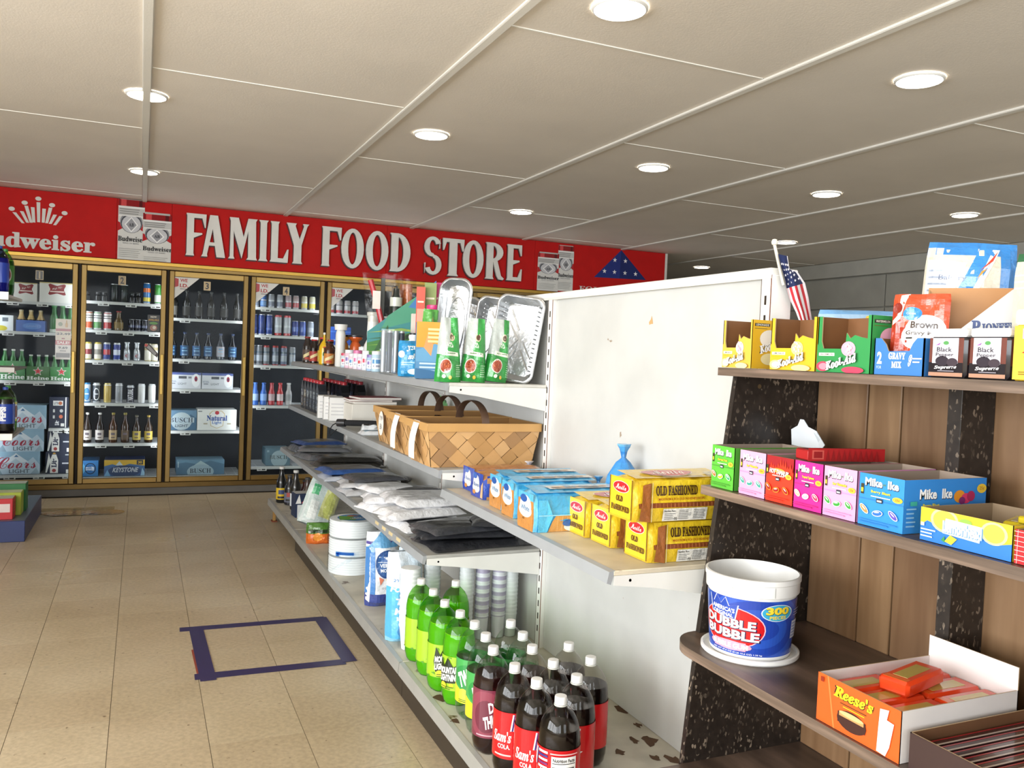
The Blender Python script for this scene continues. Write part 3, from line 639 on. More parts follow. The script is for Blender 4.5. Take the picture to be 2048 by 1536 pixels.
EB = [(178, '2a1c16', 'e4e2dc', 'd8cfc8', 'brown bottle with a white cap and pale label'), (203, '1f1512', 'dedcd8', 'cfc6c0', 'dark brown bottle with a white cap and red edged label'), (230, '4a2a16', '9a8a3c', 'b39a74', 'amber bottle with a gold cap and tan slanted label'), (254, '3a2416', '8f8440', '5a4630', 'dim amber bottle with a gold cap'), (277, '2c1d14', '6f6a5a', 'b9a44a', 'brown longneck with a yellow label'), (301, '3a2616', 'b89a3c', 'c8ae4c', 'brown longneck with a gold cap and yellow label')]
for i, (px, c, cp, lb, nm) in enumerate(EB): bottle('beer_bottle', .255 if i < 4 else .235, .033, c, cp, lb, loc=spot(1, 4, px), label=lab(nm, 1, 4), group='beer bottles on the lowest rack', pr=Pr(.05, .08).rect(.2, .2, .8, .3, '5a4a44').rect(.2, .5, .8, .75, '6b5f66'))
w = ht(300, 0, 0) or 0
def pxw(a, b, y=900): return abs(cx(b, y)-cx(a, y))
p = Pr(pxw(164, 197), .135); p.rect(0, 0, 1, 1, '2f78b4'); p.pl([(0, .05), (.3, .5), (0, .95)], '69b4dc'); p.ell(.52, .5, .34, .36, '14202e'); p.ell(.52, .5, .29, .31, '2a6aa4'); p.text('BUD', .5, .5, .5, 'e6ecf2', .22, .02, rot=pi/2); p.text('LIGHT', .66, .5, .12, 'e6ecf2', .3, rot=pi/2)
carton('beer_case', p.w, .26, .135, '24598c', '2c5f92', loc=(cx(180, 940), YC+.02, SHELFZ[1][5]), label='small blue beer case with a black ring emblem, floor of the cooler behind door two', pr=p)
p = Pr(pxw(209, 290), .138); p.rect(0, 0, 1, 1, '3b5a86'); p.rect(0, .62, 1, 1, 'c9a22e'); p.pl([(0, .62), (.2, .74), (.35, .62), (.37, .95), (.46, .62), (.62, .75), (1, .62), (1, .4), (0, .4)], '3e628f'); p.pl([(.28, .66), (.37, .93), (.46, .66)], 'b9c2c4'); p.ell(.5, .3, .4, .36, '2d3f63'); p.text('KEYSTONE', .51, .38, .30, 'b9bfc6', .62, .03, sh=.25); p.rect(.8, .7, .96, .98, '262b3a'); p.text('30', .88, .84, .16, 'c9a22e', .1, .03); p.pl([(0, 0), (.08, .4), (.1, .3), (.16, .0)], '6fa0c4'); p.pl([(.9, 0), (.94, .5), (1, .2), (1, 0)], '8fb4cc')
carton('beer_case', p.w, .26, .138, '34507c', '2a3860', loc=(cx(249, 940), YC+.02, SHELFZ[1][5]), label='blue and gold beer case lettered KEYSTONE on the cooler floor behind door two', pr=p)
# door three
for i, px in enumerate((346, 371, 396, 420, 446, 472)):
    bottle('beer_bottle', .245, .034, '1b1a18', '3a3a38', '34322e' if i else '6f6c66', loc=spot(2, 0, px), label=lab('almost black longneck bottle', 2, 0, i), group='black longneck bottles')
for i, px in enumerate((344, 369, 393, 416, 441, 465)):
    bottle('beer_bottle', .235, .035, '12161e' if i != 4 else '3b3f46', '2a3a5c', '2f567e' if i != 4 else 'a9a6ac', loc=spot(2, 1, px), label=lab('dark bottle with a blue label' if i != 4 else 'grey bottle with a silver label between blue ones', 2, 1, i), group='blue label bottles', lab_z=(.12, .5), pr=Pr(.06, .09).rect(.1, .45, .9, .52, '8fc0dc').rect(.15, .1, .85, .16, '9db7cc').rect(.2, .7, .8, .8, '5f9cc8'))
for i, (a, b) in enumerate(((338, 402), (404, 466))):
    p = Pr(pxw(a, b), .14); p.rect(0, 0, 1, 1, 'd3d6da'); p.rect(0, .86, 1, 1, '55649c'); p.rect(.3, .62, .55, .78, '55585e'); p.rect(.6, .64, .7, .76, '7a7d84'); p.ell(.84, .52, .13, .42, 'eef0f0'); p.ell(.84, .62, .05, .17, 'a3303a'); p.ell(.84, .6, .02, .08, '2a3a6a'); p.text('NATURAL', .13, .45, .11, '6a7890', .2); p.text('LIGHT', .42, .3, .12, '5a5d66', .26); p.rect(.06, .28, .2, .34, '8a8f98')
    carton('beer_case', p.w, .26, .14, 'cfd2d6', '4f5e98', loc=(cx((a+b)/2, 760), YC+.02, SHELFZ[2][2]), label=f"white beer case with a blue top edge, {['left', 'right'][i]} one of two behind door three", pr=p, group='white beer cases with blue edge')
p = Pr(pxw(333, 394), .175); p.rect(0, 0, 1, 1, '5d7f97'); p.pl([(0, .6), (.1, .75), (.25, .6), (.4, .85), (.6, .6), (.8, .8), (1, .6), (1, 0), (0, 0)], '41637c'); p.ell(.5, .45, .34, .45, 'a9b8bc'); p.rect(.08, .38, .92, .64, 'a9bac2'); p.text('BUSCH', .5, .51, .24, '3c4650', .76, .0, 'serif'); p.text('LIGHT', .5, .22, .14, '4a5560', .42, .02, sh=.2)
carton('beer_case', p.w, .26, .175, '567890', '6f8ea2', loc=(cx(363, 830), YC+.02, SHELFZ[2][3]), label='blue grey beer case with a mountain, lettered BUSCH LIGHT, behind door three', pr=p)
p = Pr(pxw(396, 474), .185); p.rect(0, 0, 1, 1, 'dcded8'); p.pl([(.34, .2), (.3, .8), (.38, .94), (.62, .94), (.7, .8), (.66, .2), (.5, .08)], 'c3b184'); p.pl([(.355, .22), (.32, .78), (.39, .91), (.61, .91), (.68, .78), (.645, .22), (.5, .11)], 'e3e5e0'); p.ell(.5, .84, .055, .09, 'b5333c'); p.text('Natural', .5, .58, .26, '2e4f93', .52, .02, 'serif'); p.text('Light', .5, .35, .17, '4a6fb0', .24, .02); p.rect(.16, .28, .26, .34, 'a89f86'); p.rect(.76, .28, .86, .34, 'a89f86'); p.rect(.02, .88, .12, .93, '7b7f80')
carton('beer_case', p.w, .26, .185, 'd8dad6', 'e2e4e0', loc=(cx(434, 830), YC+.02, SHELFZ[2][3]), label='white beer case lettered Natural Light with a red seal, behind door three', pr=p)
p = Pr(pxw(353, 449), .13); p.rect(0, 0, 1, 1, '5c7f94'); p.pl([(0, .75), (.2, .85), (.45, .7), (.7, .95), (1, .7), (1, 0), (0, 0)], '48687e'); p.pl([(.35, .6), (.5, .95), (.68, .6)], '9cb2b8'); p.ell(.5, .2, .28, .5, '8fa6b0'); p.text('BUSCH', .5, .26, .32, '2f3a44', .44, .0, 'serif'); p.rect(.03, .5, .05, .9, '9cb0b8')
carton('beer_case', p.w, .26, .13, '4a6a80', '6d8b9c', loc=(cx(401, 930), YC+.02, SHELFZ[2][4]), label='blue mountain beer case lettered BUSCH alone on the cooler floor behind door three', pr=p)
# door four
for i, (px, c, b) in enumerate(((509, 'b4bcc6', '8a93a4'), (524, '3f6cae', '6f9bd0'), (540, 'a8acb2', '6a7080'), (557, 'adb1b6', '5f6675'), (574, 'b3a3a6', 'a84a50'), (589, 'b9a4a4', 'b0474a'), (606, 'bdb9a6', 'c9b53c'), (622, 'c3c0a8', 'cdb93a'))):
    can(.122, .028, c, bands=((.12, .45, b), (.5, .56, 'd2d4d6')), loc=spot(3, 0, px), label=lab(('silver', 'blue', 'grey silver', 'grey silver', 'silver and red', 'silver and red', 'silver and yellow', 'silver and yellow')[i]+' can', 3, 0, i))
for i, (px, c, b) in enumerate(((507, '27386e', '35488a'), (522, '2b3f7c', '27386e'), (537, '2c4486', '3d5aa0'))): can(.185, .031, c, bands=((.25, .35, b),), loc=spot(3, 1, px), label=lab('tall dark blue can', 3, 1)+f', {NTH[i]} of three', group='tall dark blue cans')
for i, px in enumerate((555, 573)): can(.185, .033, 'aeb2b6', 'b8383c', bands=((.02, .12, 'a8282c'), (.92, .97, 'b5343a'), (.4, .5, 'c6c9cc')), loc=spot(3, 1, px), label=lab('tall silver can with red ends', 3, 1)+f', {NTH[i]} of two', group='silver cans with red ends', neckcol='b5343a')
for i, (px, c) in enumerate(((589, '2a3d84'), (604, '30488e'), (620, '7d8590'))): can(.14, .030, c, bands=((.3, .6, '3c5aa4' if i < 2 else '9aa0a8'),), loc=spot(3, 1, px), label=lab(('plain blue can', 'blue can behind a tilted tag', 'grey can by the door edge')[i], 3, 1))
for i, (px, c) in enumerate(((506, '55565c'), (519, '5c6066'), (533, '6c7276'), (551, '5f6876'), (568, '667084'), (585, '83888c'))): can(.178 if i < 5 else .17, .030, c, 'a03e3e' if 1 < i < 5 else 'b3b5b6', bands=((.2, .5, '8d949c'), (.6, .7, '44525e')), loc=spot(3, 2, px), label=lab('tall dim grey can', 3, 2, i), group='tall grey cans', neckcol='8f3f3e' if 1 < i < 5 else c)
for i, (px, c) in enumerate(((497, '2f5cae'), (513, '3a6cc0'), (530, '3263b4'), (546, 'a8323a'), (563, 'b8383c'), (580, 'a9a7a6'))): bottle('sports_bottle', .205, .030, c, c if i < 5 else 'c9c9c8', ('9fb9dd', '9fb9dd', '7ea2d8', 'b9a0a2', 'd3c0c0', '8f8f90')[i], neck=.4, shoulder=.52, loc=spot(3, 3, px), label=lab(('blue', 'blue', 'blue', 'red', 'red', 'grey')[i]+' drink bottle', 3, 3, i), group='coloured drink bottles', lab_z=(.2, .5))
p = Pr(.22, .155); p.rect(0, 0, 1, 1, '56707c'); p.ell(.55, .4, .34, .5, '93a7ac'); p.text('BUSCH', .52, .5, .24, '454f4e', .72, 0, 'serif'); p.rect(.05, .8, .14, .92, '7e959c')
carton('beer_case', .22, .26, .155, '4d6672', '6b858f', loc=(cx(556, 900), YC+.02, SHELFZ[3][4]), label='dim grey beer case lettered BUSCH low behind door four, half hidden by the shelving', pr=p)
# door five and the dark doors beyond
for i, px in enumerate((660, 676, 692, 708)): can(.125, .031, 'bfb9b8', bands=((.05, .25, 'a9363c'), (.6, .66, '6a6c70')), loc=spot(4, 0, px), label=lab('silver can with a red foot', 4, 0, i), group='silver red footed cans')
p = Pr(.2, .17); p.rect(0, 0, 1, 1, '2456b8'); p.rect(.0, .7, 1, .76, '4d86e0'); p.rect(.1, .2, .3, .3, '86aee8')
carton('drink_case', .2, .22, .17, '2050a8', '2c60c4', loc=(cx(680, 670), YC+.02, SHELFZ[4][1]), label='bright blue drink case behind glass door five above the oil bottles', pr=p)
p = Pr(.16, .1); p.rect(0, 0, 1, 1, '2f67c4'); p.rect(.1, .3, .9, .45, 'c8d8ee'); carton('drink_case', .16, .2, .1, '2a5cb4', loc=(cx(668, 760), YC+.02, 1.2), label='small blue case low behind glass door five', pr=p)
p = Pr(.2, .12); p.rect(0, 0, 1, .35, 'd8c04a'); p.rect(0, .35, 1, 1, '3a62b4'); carton('drink_case', .18, .2, .1, '3a62b4', loc=(cx(652, 850), YC+.02, .8), label='blue and yellow case seen under the far shelf behind glass door five', pr=p)
# door one
def hi_life(px0, px1, h, label, i):
    w = pxw(px0, px1, 560); p = Pr(w, h); p.rect(0, 0, 1, 1, 'e1dfd6'); p.rect(0, .95, 1, 1, 'c9b778')
    a, b = (.26, .8) if i else (.2, .85); p.pl([(a, .88), (a+.1*(b-a), .94), ((a+b)/2, .84), (b-.1*(b-a), .94), (b, .88), (b-.12*(b-a), .66), (b, .42), (b-.1*(b-a), .37), ((a+b)/2, .46), (a+.1*(b-a), .37), (a, .42), (a+.12*(b-a), .66)], '8d2a2e'); p.text('High Life', (a+b)/2, .72, .13, 'e6d9cc', (b-a)*.6, .0, 'script', rot=.3); p.rect(a+.1*(b-a), .52, b-.1*(b-a), .58, 'e3cfc4')
    return carton('beer_case', w, .26, h, 'dcd9cf', 'cfc7a4', loc=(cx((px0+px1)/2, 560), YC+.02, SHELFZ[0][0]), label=label, pr=p)
hi_life(80, 146, .165, 'white beer case with dark red bow tie emblem, right one, top shelf, door one', 1); hi_life(28, 75, .15, 'white beer case with red emblem beside the blue bottle, left one, door one', 0)
t = thing('six_pack_carrier', 'blue six pack carrier of gold capped bottles behind door one', 'six pack', (cx(62, 640), YC+.02, SHELFZ[0][1])); w = pxw(32, 91, 640)
g = G(); g.box(-w/2, w/2, 0, .13, 0, .092, '3b5a9a', .002); p = Pr(w, .09); p.rect(0, 0, 1, 1, '4668ac'); p.ell(.55, .5, .32, .3, '5f86c4'); p.text('LIGHT', .55, .5, .2, '8fa0c8', .4, sh=.3); p.put(g, plane_fn((-w/2, 0, 0), (1, 0, 0), (0, 0, 1))); g.o('carrier', t, 'card')
for i in range(3):
    for j in range(2):
        g = G(); x = -w/2+w*(i+.5)/3-.005; y = .035+.06*j; g.lathe([(.028, .02), (.028, .1), (.02, .118), (.012, .142), (.0115, .165)], ['3a2a18', 'c8a86a', 'd6b878', 'dcc08a'], 12, x, y); g.lathe([(.0135, .165), (.0135, .176), (.011, .178)], 'd9c9a0', 12, x, y); g.o('bottle', t, 'gloss')
p = Pr(.16, .125); p.rect(0, 0, 1, 1, 'dfe3e2'); p.rect(.52, .6, .78, .85, '6b747c'); p.ell(.45, .15, .3, .18, 'c9bb3c'); carton('drink_case', pxw(-10, 21, 640)+.05, .24, .125, 'dde1e0', loc=(cx(4, 640), YC+.02, SHELFZ[0][1]), label='white drink case with a yellow lemon mark at the left picture edge', pr=p)
for i, px in enumerate((107, 124, 140)): bottle('green_bottle', .225, .032, '2f6b35', '3f8848', 'b9c8b4' if i == 0 else '3a7d40', neck=.4, loc=spot(0, 1, px), label=lab('green glass beer bottle', 0, 1)+f', {NTH[i]} of three', group='green bottles', lab_z=(.0, .12), pr=Pr(.06, .025).text('He', .5, .5, .8, 'e4e8e0', None, .02, 'serif') if i == 0 else None)
def heine(px0, px1, h, c, label, tx):
    w = pxw(px0, px1, 730); p = Pr(w, h); p.rect(0, 0, 1, 1, c); sx = .5; p.star(sx, .66 if tx != 'a' else .55, .34, 'dfe2da'); p.star(sx, .66 if tx != 'a' else .55, .275, 'bf2226'); p.text('Heineken', .02, .17, .26, 'dfe4dc', 1.55, .02, 'serif', al='l'); 
    t = thing('beer_carrier', label, 'six pack', (cx((px0+px1)/2, 730), YC+.02, SHELFZ[0][2])); g = G(); g.box(-w/2, w/2, 0, .13, 0, h, c, .003); p.put(g, plane_fn((-w/2, 0, 0), (1, 0, 0), (0, 0, 1))); g.o('carrier', t, 'card')
    for i in range(3):
        g = G(); x = -w/2+w*(i+.5)/3; g.lathe([(.026, h-.03), (.024, h+.02), (.013, h+.05), (.012, h+.085)], '35703a', 12, x, .04); g.lathe([(.014, h+.085), (.0145, h+.095), (.012, h+.098)], 'b9beb0', 12, x, .04); g.o('bottle', t, 'gloss')
heine(0, 51, .155, '3f7d45', 'tall green beer carrier with a red star at the left picture edge', 'a'); heine(53, 100, .115, '3d6a38', 'green beer carrier with a red star, middle one of the row behind door one', 'b'); heine(101, 146, .115, '3a7c40', 'green beer carrier with a red star, rightmost by the door handle', 'c')
def coors(px0, px1, py, h, z, label):
    w = .335; p = Pr(w, h); p.rect(0, 0, 1, 1, 'b9ccd8'); p.pl([(0, .5), (.15, .8), (.3, .5), (.48, .95), (.7, .5), (.85, .75), (1, .4), (1, 1), (0, 1)], '8fb0c4'); p.pl([(.2, .55), (.48, .92), (.75, .55), (.6, .5), (.48, .7), (.35, .5)], 'd7e0e4'); p.pl([(.44, .76), (.49, .86), (.54, .76)], '3f6f9a'); p.text('Coors', .50, .50, .50, 'a82a40', .84, .0, 'script'); p.text('LIGHT', .56, .13, .17, '5e6870', .44, .01); p.pl([(0, 0), (.12, .3), (.2, 0)], '8da6b4'); p.pl([(.8, 0), (.92, .28), (1, 0)], '9ab0bc')
    return carton('beer_case', w, .26, h, '93adbe', 'a6bfcd', loc=(px1-w/2, YC+.02, z), label=label, pr=p)
z0 = SHELFZ[0][4]; h1 = ht(40, 903, 948)
coors(0, cx(80, 925), 925, h1, z0, 'silver blue mountain beer case lettered Coors LIGHT, lowest of the stack of three')
coors(0, cx(88, 880), 880, h1, z0+h1+.0005, 'silver blue mountain beer case lettered Coors LIGHT, middle of the stack of three')
coors(0, cx(93, 830), 830, h1*1.05, z0+2*h1+.001, 'silver blue beer case lettered Coors, top of the stack behind the cola bottle')
def lite(px0, px1, h, z, label, tall=False):
    w = pxw(px0, px1, 900); p = Pr(w, h); p.rect(0, 0, 1, 1, '20253a')
    if tall:
        p.rect(.2, .72, .72, .88, 'dcdad4'); p.text('LITE', .36, .8, .08, '2c3350', .24, .02); p.ell(.58, .8, .1, .06, 'b5623c'); p.ell(.64, .55, .09, .055, 'b9b8b4'); p.ell(.62, .36, .1, .06, 'c46a4c'); p.rect(.2, .5, .3, .6, 'c9c8c6'); p.rect(.2, .3, .3, .4, 'c9c8c6'); p.text('Lite', .42, .16, .12, 'e4e4e4', .3, .04, 'serif', rot=pi/2); p.rect(.62, .04, .8, .14, 'e3e2dc'); p.rect(.84, 0, .9, 1, 'd9d8d4')
    else:
        p.pl([(.0, .05), (.12, .95), (.2, .6), (.06, .05)], 'd9d8d2'); p.pl([(.18, .02), (.18, .62), (.26, .88), (.42, .88), (.5, .62), (.5, .02)], 'd6d4cc'); p.ell(.34, .93, .06, .04, 'b58c3a'); p.text('Lite', .34, .5, .22, '232a44', .42, .04, 'serif', rot=pi/2); p.ell(.34, .14, .08, .08, '9a3a38'); p.rect(.66, .44, 1, .5, 'c9c9cc'); p.rect(.78, .84, 1, .89, 'b9b9b4'); p.rect(.82, .0, 1, .18, 'd8d6d0')
    return carton('beer_case', w, .26, h, '1d2235', '2a3046', loc=(cx((px0+px1)/2, 900), YC+.02, z), label=label, pr=p)
lite(92, 142, h1*.97, z0, 'navy beer case with white bottle picture on the cooler floor behind door one'); lite(95, 142, h1*.97, z0+h1*.97+.0005, 'navy beer case with white bottle picture, upper of two under the short shelf')
lite(97, 135, ht(115, 792, 853), SHELFZ[0][3], 'tall upright navy beer case standing on the short shelf behind door one', True)

# ================================================================ white gondola shelving
XP, ZD, XL = 1.511, .136, .92                                  # back panel face, deck height, front lip
gon = thing('gondola_shelving', 'long white metal shop shelving run with three shelf tiers over a low deck', 'shelving', (0, 0, 0))
YS = [1.766, 3.04, 4.30, 5.48, 6.66]
WH, GR = 'c9c9c5', '9fa19f'
for i in range(4):
    a, b = YS[i]+.022, YS[i+1]-.022; top = 1.545 if i < 2 else 1.545
    if i == 2: b2 = 5.29
    g = G(); g.box(XP, XP+.018, a, b, ZD, 1.195 if i > 1 else top, WH, .002)
    if i == 2: g.box(XP, XP+.018, a, 5.29, 1.195, top, WH, .002)
    g.o('back_panel', gon, 'paint')
    g = G(); g.box(XL+.012, XP+.02, a-.02, b+.02, ZD-.02, ZD, 'c9c3b2', .002); g.o('deck', gon, 'deck')
    g = G(); y1 = b+.018
    g.prism([(XL+.014, ZD+.001), (XL-.002, ZD-.002), (XL-.006, ZD-.046), (XL+.006, ZD-.048)], 1, a-.018, y1, 'a09f99'); g.o('deck_lip', gon, 'plastic')
    if i < 3: g = G(); g.box(XL+.012, XL+.022, a-.02, b+.02, 0, ZD-.03, '2e2822', .002); g.o('kick_plate', gon, 'plastic')
    g = G(); g.box(XP+.03, XP+.045, a, b, 0, 1.19, 'cfcec8'); g.o('rear_panel', gon, 'paint')
for i, y in enumerate(YS):
    top = 1.548 if i < 4 else 1.20
    if i == 3: top = 1.20
    g = G(); g.box(XP-.018, XP+.05, y-.02, y+.02, 0, top, 'efeee9', .002)
    g.box(XP-.0188, XP-.016, y-.0195, y-.0175, ZD, top, '7a4a30'); g.box(XP-.0188, XP-.016, y+.0178, y+.0195, ZD, top, '54402e'); up = g.o('upright', gon, 'paint')
    g = G(); n = int((top-.2)/.0508)
    for k in range(n): z = .2+k*.0508; g.box(XP-.0192, XP-.017, y-.003, y+.004, z, z+.024, '33281f')
    so = g.o('slot', up, 'matte'); so['kind'] = 'stuff'
for a, b in ((YS[0]-.02, YS[1]), (YS[1]+.002, 5.29)):
    g = G(); g.box(XP-.022, XP+.07, a, b, 1.545, 1.566, 'eceae4', .003); g.box(XP-.022, XP-.019, a, b, 1.538, 1.548, 'dddbd4'); g.o('top_cap', gon, 'paint')
g = G(); p = Pr(.03, .03); p.pl([(.2, 0), (.5, .1), (.9, .1), (.8, .5), (.6, 1), (.45, .6), (.1, .3)], 'c9a06c'); p.put(g, plane_fn((XP-.0005, hit(1297, 650, 0, XP).y, hit(1297, 650, 0, XP).z), (0, -1, 0), (0, 0, 1))); g.o('peeled_patch', gon, 'matte')
for k, (px, py) in enumerate(((1245, 1418), (1275, 1450), (1300, 1482), (1310, 1515), (1268, 1480), (1345, 1520), (880, 1395), (910, 1440), (1240, 1505))):   # old spills eaten into the deck paint
    q = hit(px, py, 2, ZD+.0008); rnd = random.Random(k); m = 11; r0 = .012+.014*rnd.random()
    ring = [(q.x+r0*(.5+.8*rnd.random())*cos(2*pi*i/m), q.y+r0*(.6+1.3*rnd.random())*sin(2*pi*i/m), q.z) for i in range(m)]
    g = G(); g.face(ring, '5b4330'); g.o('stain', gon, 'matte', smooth=0)
def shelf(y0, y1, xf, z, c='b9bab5', near=True):
    g = G(); g.box(xf+.002, XP-.02, y0+.002, y1-.002, z-.012, z, c, .002); sh = g.o('shelf', gon, 'deck')
    g = G(); g.prism([(xf+.006, z+.0008), (xf-.010, z-.002), (xf-.016, z-.030), (xf-.004, z-.034), (xf+.003, z-.012)], 1, y0+.003, y1-.003, '9da0a2'); g.o('price_channel', sh, 'plastic')
    for yy in ((y0+.004, y1-.004) if near else (y0+.004,)):
        g = G(); g.prism([(xf+.004, z-.0125), (xf+.004, z-.036), (xf+.12, z-.050), (XP-.02, z-.105), (XP-.02, z-.0125)], 1, yy-.002, yy+.002, 'e4e3dd'); g.lathe([(.004, -.0001), (.004, .0001)], '3a3530', 8); 
        g.v[-16:] = [(xf+.05+v[0], yy-.0023, z-.026+v[1]) for v in g.v[-16:]]; g.o('bracket', sh, 'paint')
Z1, Z2, Z3, ZR = 1.197, .863, .535, .793
for i in (1, 2, 3):
    shelf(YS[i], YS[i+1], 1.075, Z1, 'd5d3cb'); shelf(YS[i], YS[i+1], 1.06, Z2, 'b3b4b0'); shelf(YS[i], YS[i+1], 1.01, Z3, 'b5b4ae')
shelf(YS[0]+.003, YS[1]-.003, 1.07, ZR, 'd9cdb4')
g = G(); g.box(.925, .945, 6.42, 6.45, 0, .115, 'a07a44', .002); g.box(.915, .955, 6.405, 6.465, 0, .008, '7a3f28', .001); g.o('wooden_leg', gon, 'matte')
for y0 in (3.35, 3.47, 3.58, 3.70):                               # yellowed price stickers on the low shelf rail
    g = G(); g.prism([(.9985, Z3-.004), (.9955, Z3-.026), (.9965, Z3-.027), (.9995, Z3-.005)], 1, y0, y0+.06, 'd9c79a'); g.o('price_sticker', gon, 'card')

# ---------------------------------------------------------------- two litre bottles on the deck
def facing(x, y, a=0): return math.atan2(-x, y)+a
SODA = {}
def soda(kind, x, y, turn, label, group, pr=None):
    shell, liq, lz0, lz1, lc, fill = {'lime': ('c2eaa8', '9ade1c', .055, .168, '9fcb2c', .238), 'twist': ('f2f8f4', 'f0f8f0', .057, .198, '3c9a4c', .21), 'thunder': ('f0ece8', '2a1110', .054, .196, '7d3547', .232), 'cola': ('f2efec', '160a08', .060, .190, 'c8161c', .232)}[kind]
    t = thing('soda_bottle', label, 'bottle', (x, y, ZD+.0006), facing(x, y, turn), group)
    P = [(.030, .004), (.042, 0), (.050, .012), (.0545, .035), (.0545, .06), (.0545, .065), (.0545, .190), (.0550, .195), (.0545, .208), (.0515, .230), (.0455, .251), (.035, .269), (.022, .282), (.0155, .289), (.0145, .300)]
    def wob(a, j): return 1-.10*(.5+.5*cos(5*a))*(1 if j == 1 else .5 if j == 2 else 0)
    g = G(); g.lathe(P, shell, 30, wob=wob, cap=False); g.o('bottle_shell', t, 'pet', smooth=60)
    L = [(.028, .006), (.041, .002), (.049, .013), (.0532, .035), (.0532, .06)]+[(.0532, .066), (.0532, .19)]
    L += [q for q in [(.0532, .207), (.0503, .229)] if q[1] < fill]
    rf = .0532 if fill < .215 else .0500; L += [(rf-.0005, fill), (.0001, fill)]
    g = G(); g.lathe(L, liq, 26, wob=wob, cap=False); g.lathe([(.0001, .006), (.028, .006)], liq, 26, cap=False); g.o('drink', t, 'pet' if kind == 'twist' else 'liquid', smooth=60)
    g = G(); g.lathe([(.0152, .289), (.0158, .291), (.0158, .306), (.0148, .3095), (.0001, .310)], 'f1f1ee', 24, cap=False); g.lathe([(.0170, .2855), (.0170, .2885), (.0150, .2885)], 'dfe3dd', 20, cap=False); g.o('cap', t, 'plastic')
    g = G(); g.lathe([(.0556, lz0), (.0556, lz1)], lc, 40, cap=False)
    if pr: pr.put(g, cyl_fn(0, 0, lz0, .0558, -pi/2-pr.w/2/.0558), step=.006, eps=.00018)
    g.o('label', t, 'gloss'); return t
def lime_pr():
    p = Pr(.24, .112); R = random.Random(2)
    p.rect(0, 0, 1, 1, 'a4cf2e')
    for i in range(9): p.ell(R.random(), R.random(), .035, .07, 'd8dc2e', 10)
    for i in range(9): u = R.random(); v = R.random(); p.pl([(u, v), (u+.05, v+.03), (u+.07, v-.05)], '5c9a2e')
    p.pl([(.37, .5), (.40, .95), (.46, .70), (.52, .98), (.6, .72), (.68, .80), (.69, .5)], '22301a'); p.pl([(.37, .5), (.69, .55), (.68, .26), (.40, .18)], '22301a'); p.text('MOUNTAIN', .53, .60, .20, 'f4f4ec', .30, .05, sh=.15, rot=.12); p.text('LIGHTNING', .53, .38, .20, 'f4f4ec', .30, .05, sh=.15, rot=.12); p.ell(.46, .14, .05, .1, 'e6d838'); p.lines(.42, .02, .62, .14, 2, '4c6a22'); return p
def cola_pr(nut=False):
    p = Pr(.27, .129); p.rect(0, 0, 1, 1, 'c8161c')
    def flag(u):
        for i, c in enumerate(('f3eeee', '3a2f7c', 'f3eeee', 'd0202d', 'f3eeee', '3a2f7c')): p.pl([(u+.016*i-.02, .98), (u+.016*i-.006, .98), (u+.016*i-.03, .62), (u+.016*i-.045, .62)], c)
        for i, c in enumerate(('f3eeee', '3a2f7c', 'f3eeee', '7a2a6a', 'f3eeee')): p.rect(u+.08, .92-.075*i, u+.19, .965-.075*i, c)
        p.star(u+.12, .42, .22, 'f3eeee', .42); p.star(u+.12, .42, .17, 'd0202d', .42); p.star(u+.12, .42, .1, '3a2f7c', .42)
        for i in range(4): p.rect(u+.045, .12+.06*i, u+.14, .15+.06*i, 'f3eeee' if i % 2 == 0 else '3a2f7c')
    p.text("Sam's", .30, .48, .24, 'f6f1f0', .22, .015, 'italic'); p.text('COLA.', .33, .27, .1, 'f6f1f0', .14, .02); p.lines(.22, .05, .42, .12, 1, 'e6b8b6', .5); flag(.44)
    if nut:
        p.rect(.05+.62, .02, .62+.28, .90, 'eceae6'); p.text('Nutrition Facts', .785, .83, .07, '1a1a1a', .2, .03); p.rect(.68, .76, .89, .775, '222222'); p.lines(.68, .55, .89, .72, 2, '5a5a5a'); p.text('Calories', .735, .48, .06, '2a2a2a', .1, .02); p.text('140', .86, .48, .08, '1a1a1a', .06, .03); p.rect(.68, .42, .89, .435, '222222'); p.lines(.68, .06, .89, .4, 7, '6a6a6a', .35); p.lines(.66, .93, .92, .98, 1, 'f0b8b8')
    return p
def thunder_pr():
    p = Pr(.25, .141); p.rect(0, 0, 1, 1, '7a3346'); p.ell(.4, .5, .25, .48, '8d3f50'); p.ell(.42, .45, .16, .34, '6e2c3e'); p.text('DR', .50, .66, .22, 'f2ecec', .13, .04, rot=.35, sh=.2); p.text('THUNDER', .55, .40, .26, 'f2ecec', .36, .05, rot=.35, sh=.2); p.lines(.3, .03, .7, .09, 1, 'c9a4ae'); return p
def twist_pr(t):
    p = Pr(.25, .140); p.rect(0, 0, 1, 1, '46a552'); p.pl([(0, 0), (.2, .45), (.5, .2), (.8, .5), (1, .1), (1, 0)], 'e3d62f'); p.ell(.5, .6, .25, .3, '2f8f46'); p.text(t, .46, .62, .34, 'f4f6ee', .30, .06, sh=.2, rot=.5); p.ell(.42, .2, .07, .14, 'f0e64a'); p.lines(.35, .02, .65, .1, 2, '3a6a2a'); return p
def bw(px, py): q = hit(px, py, 2, ZD+.31); return q.x, q.y
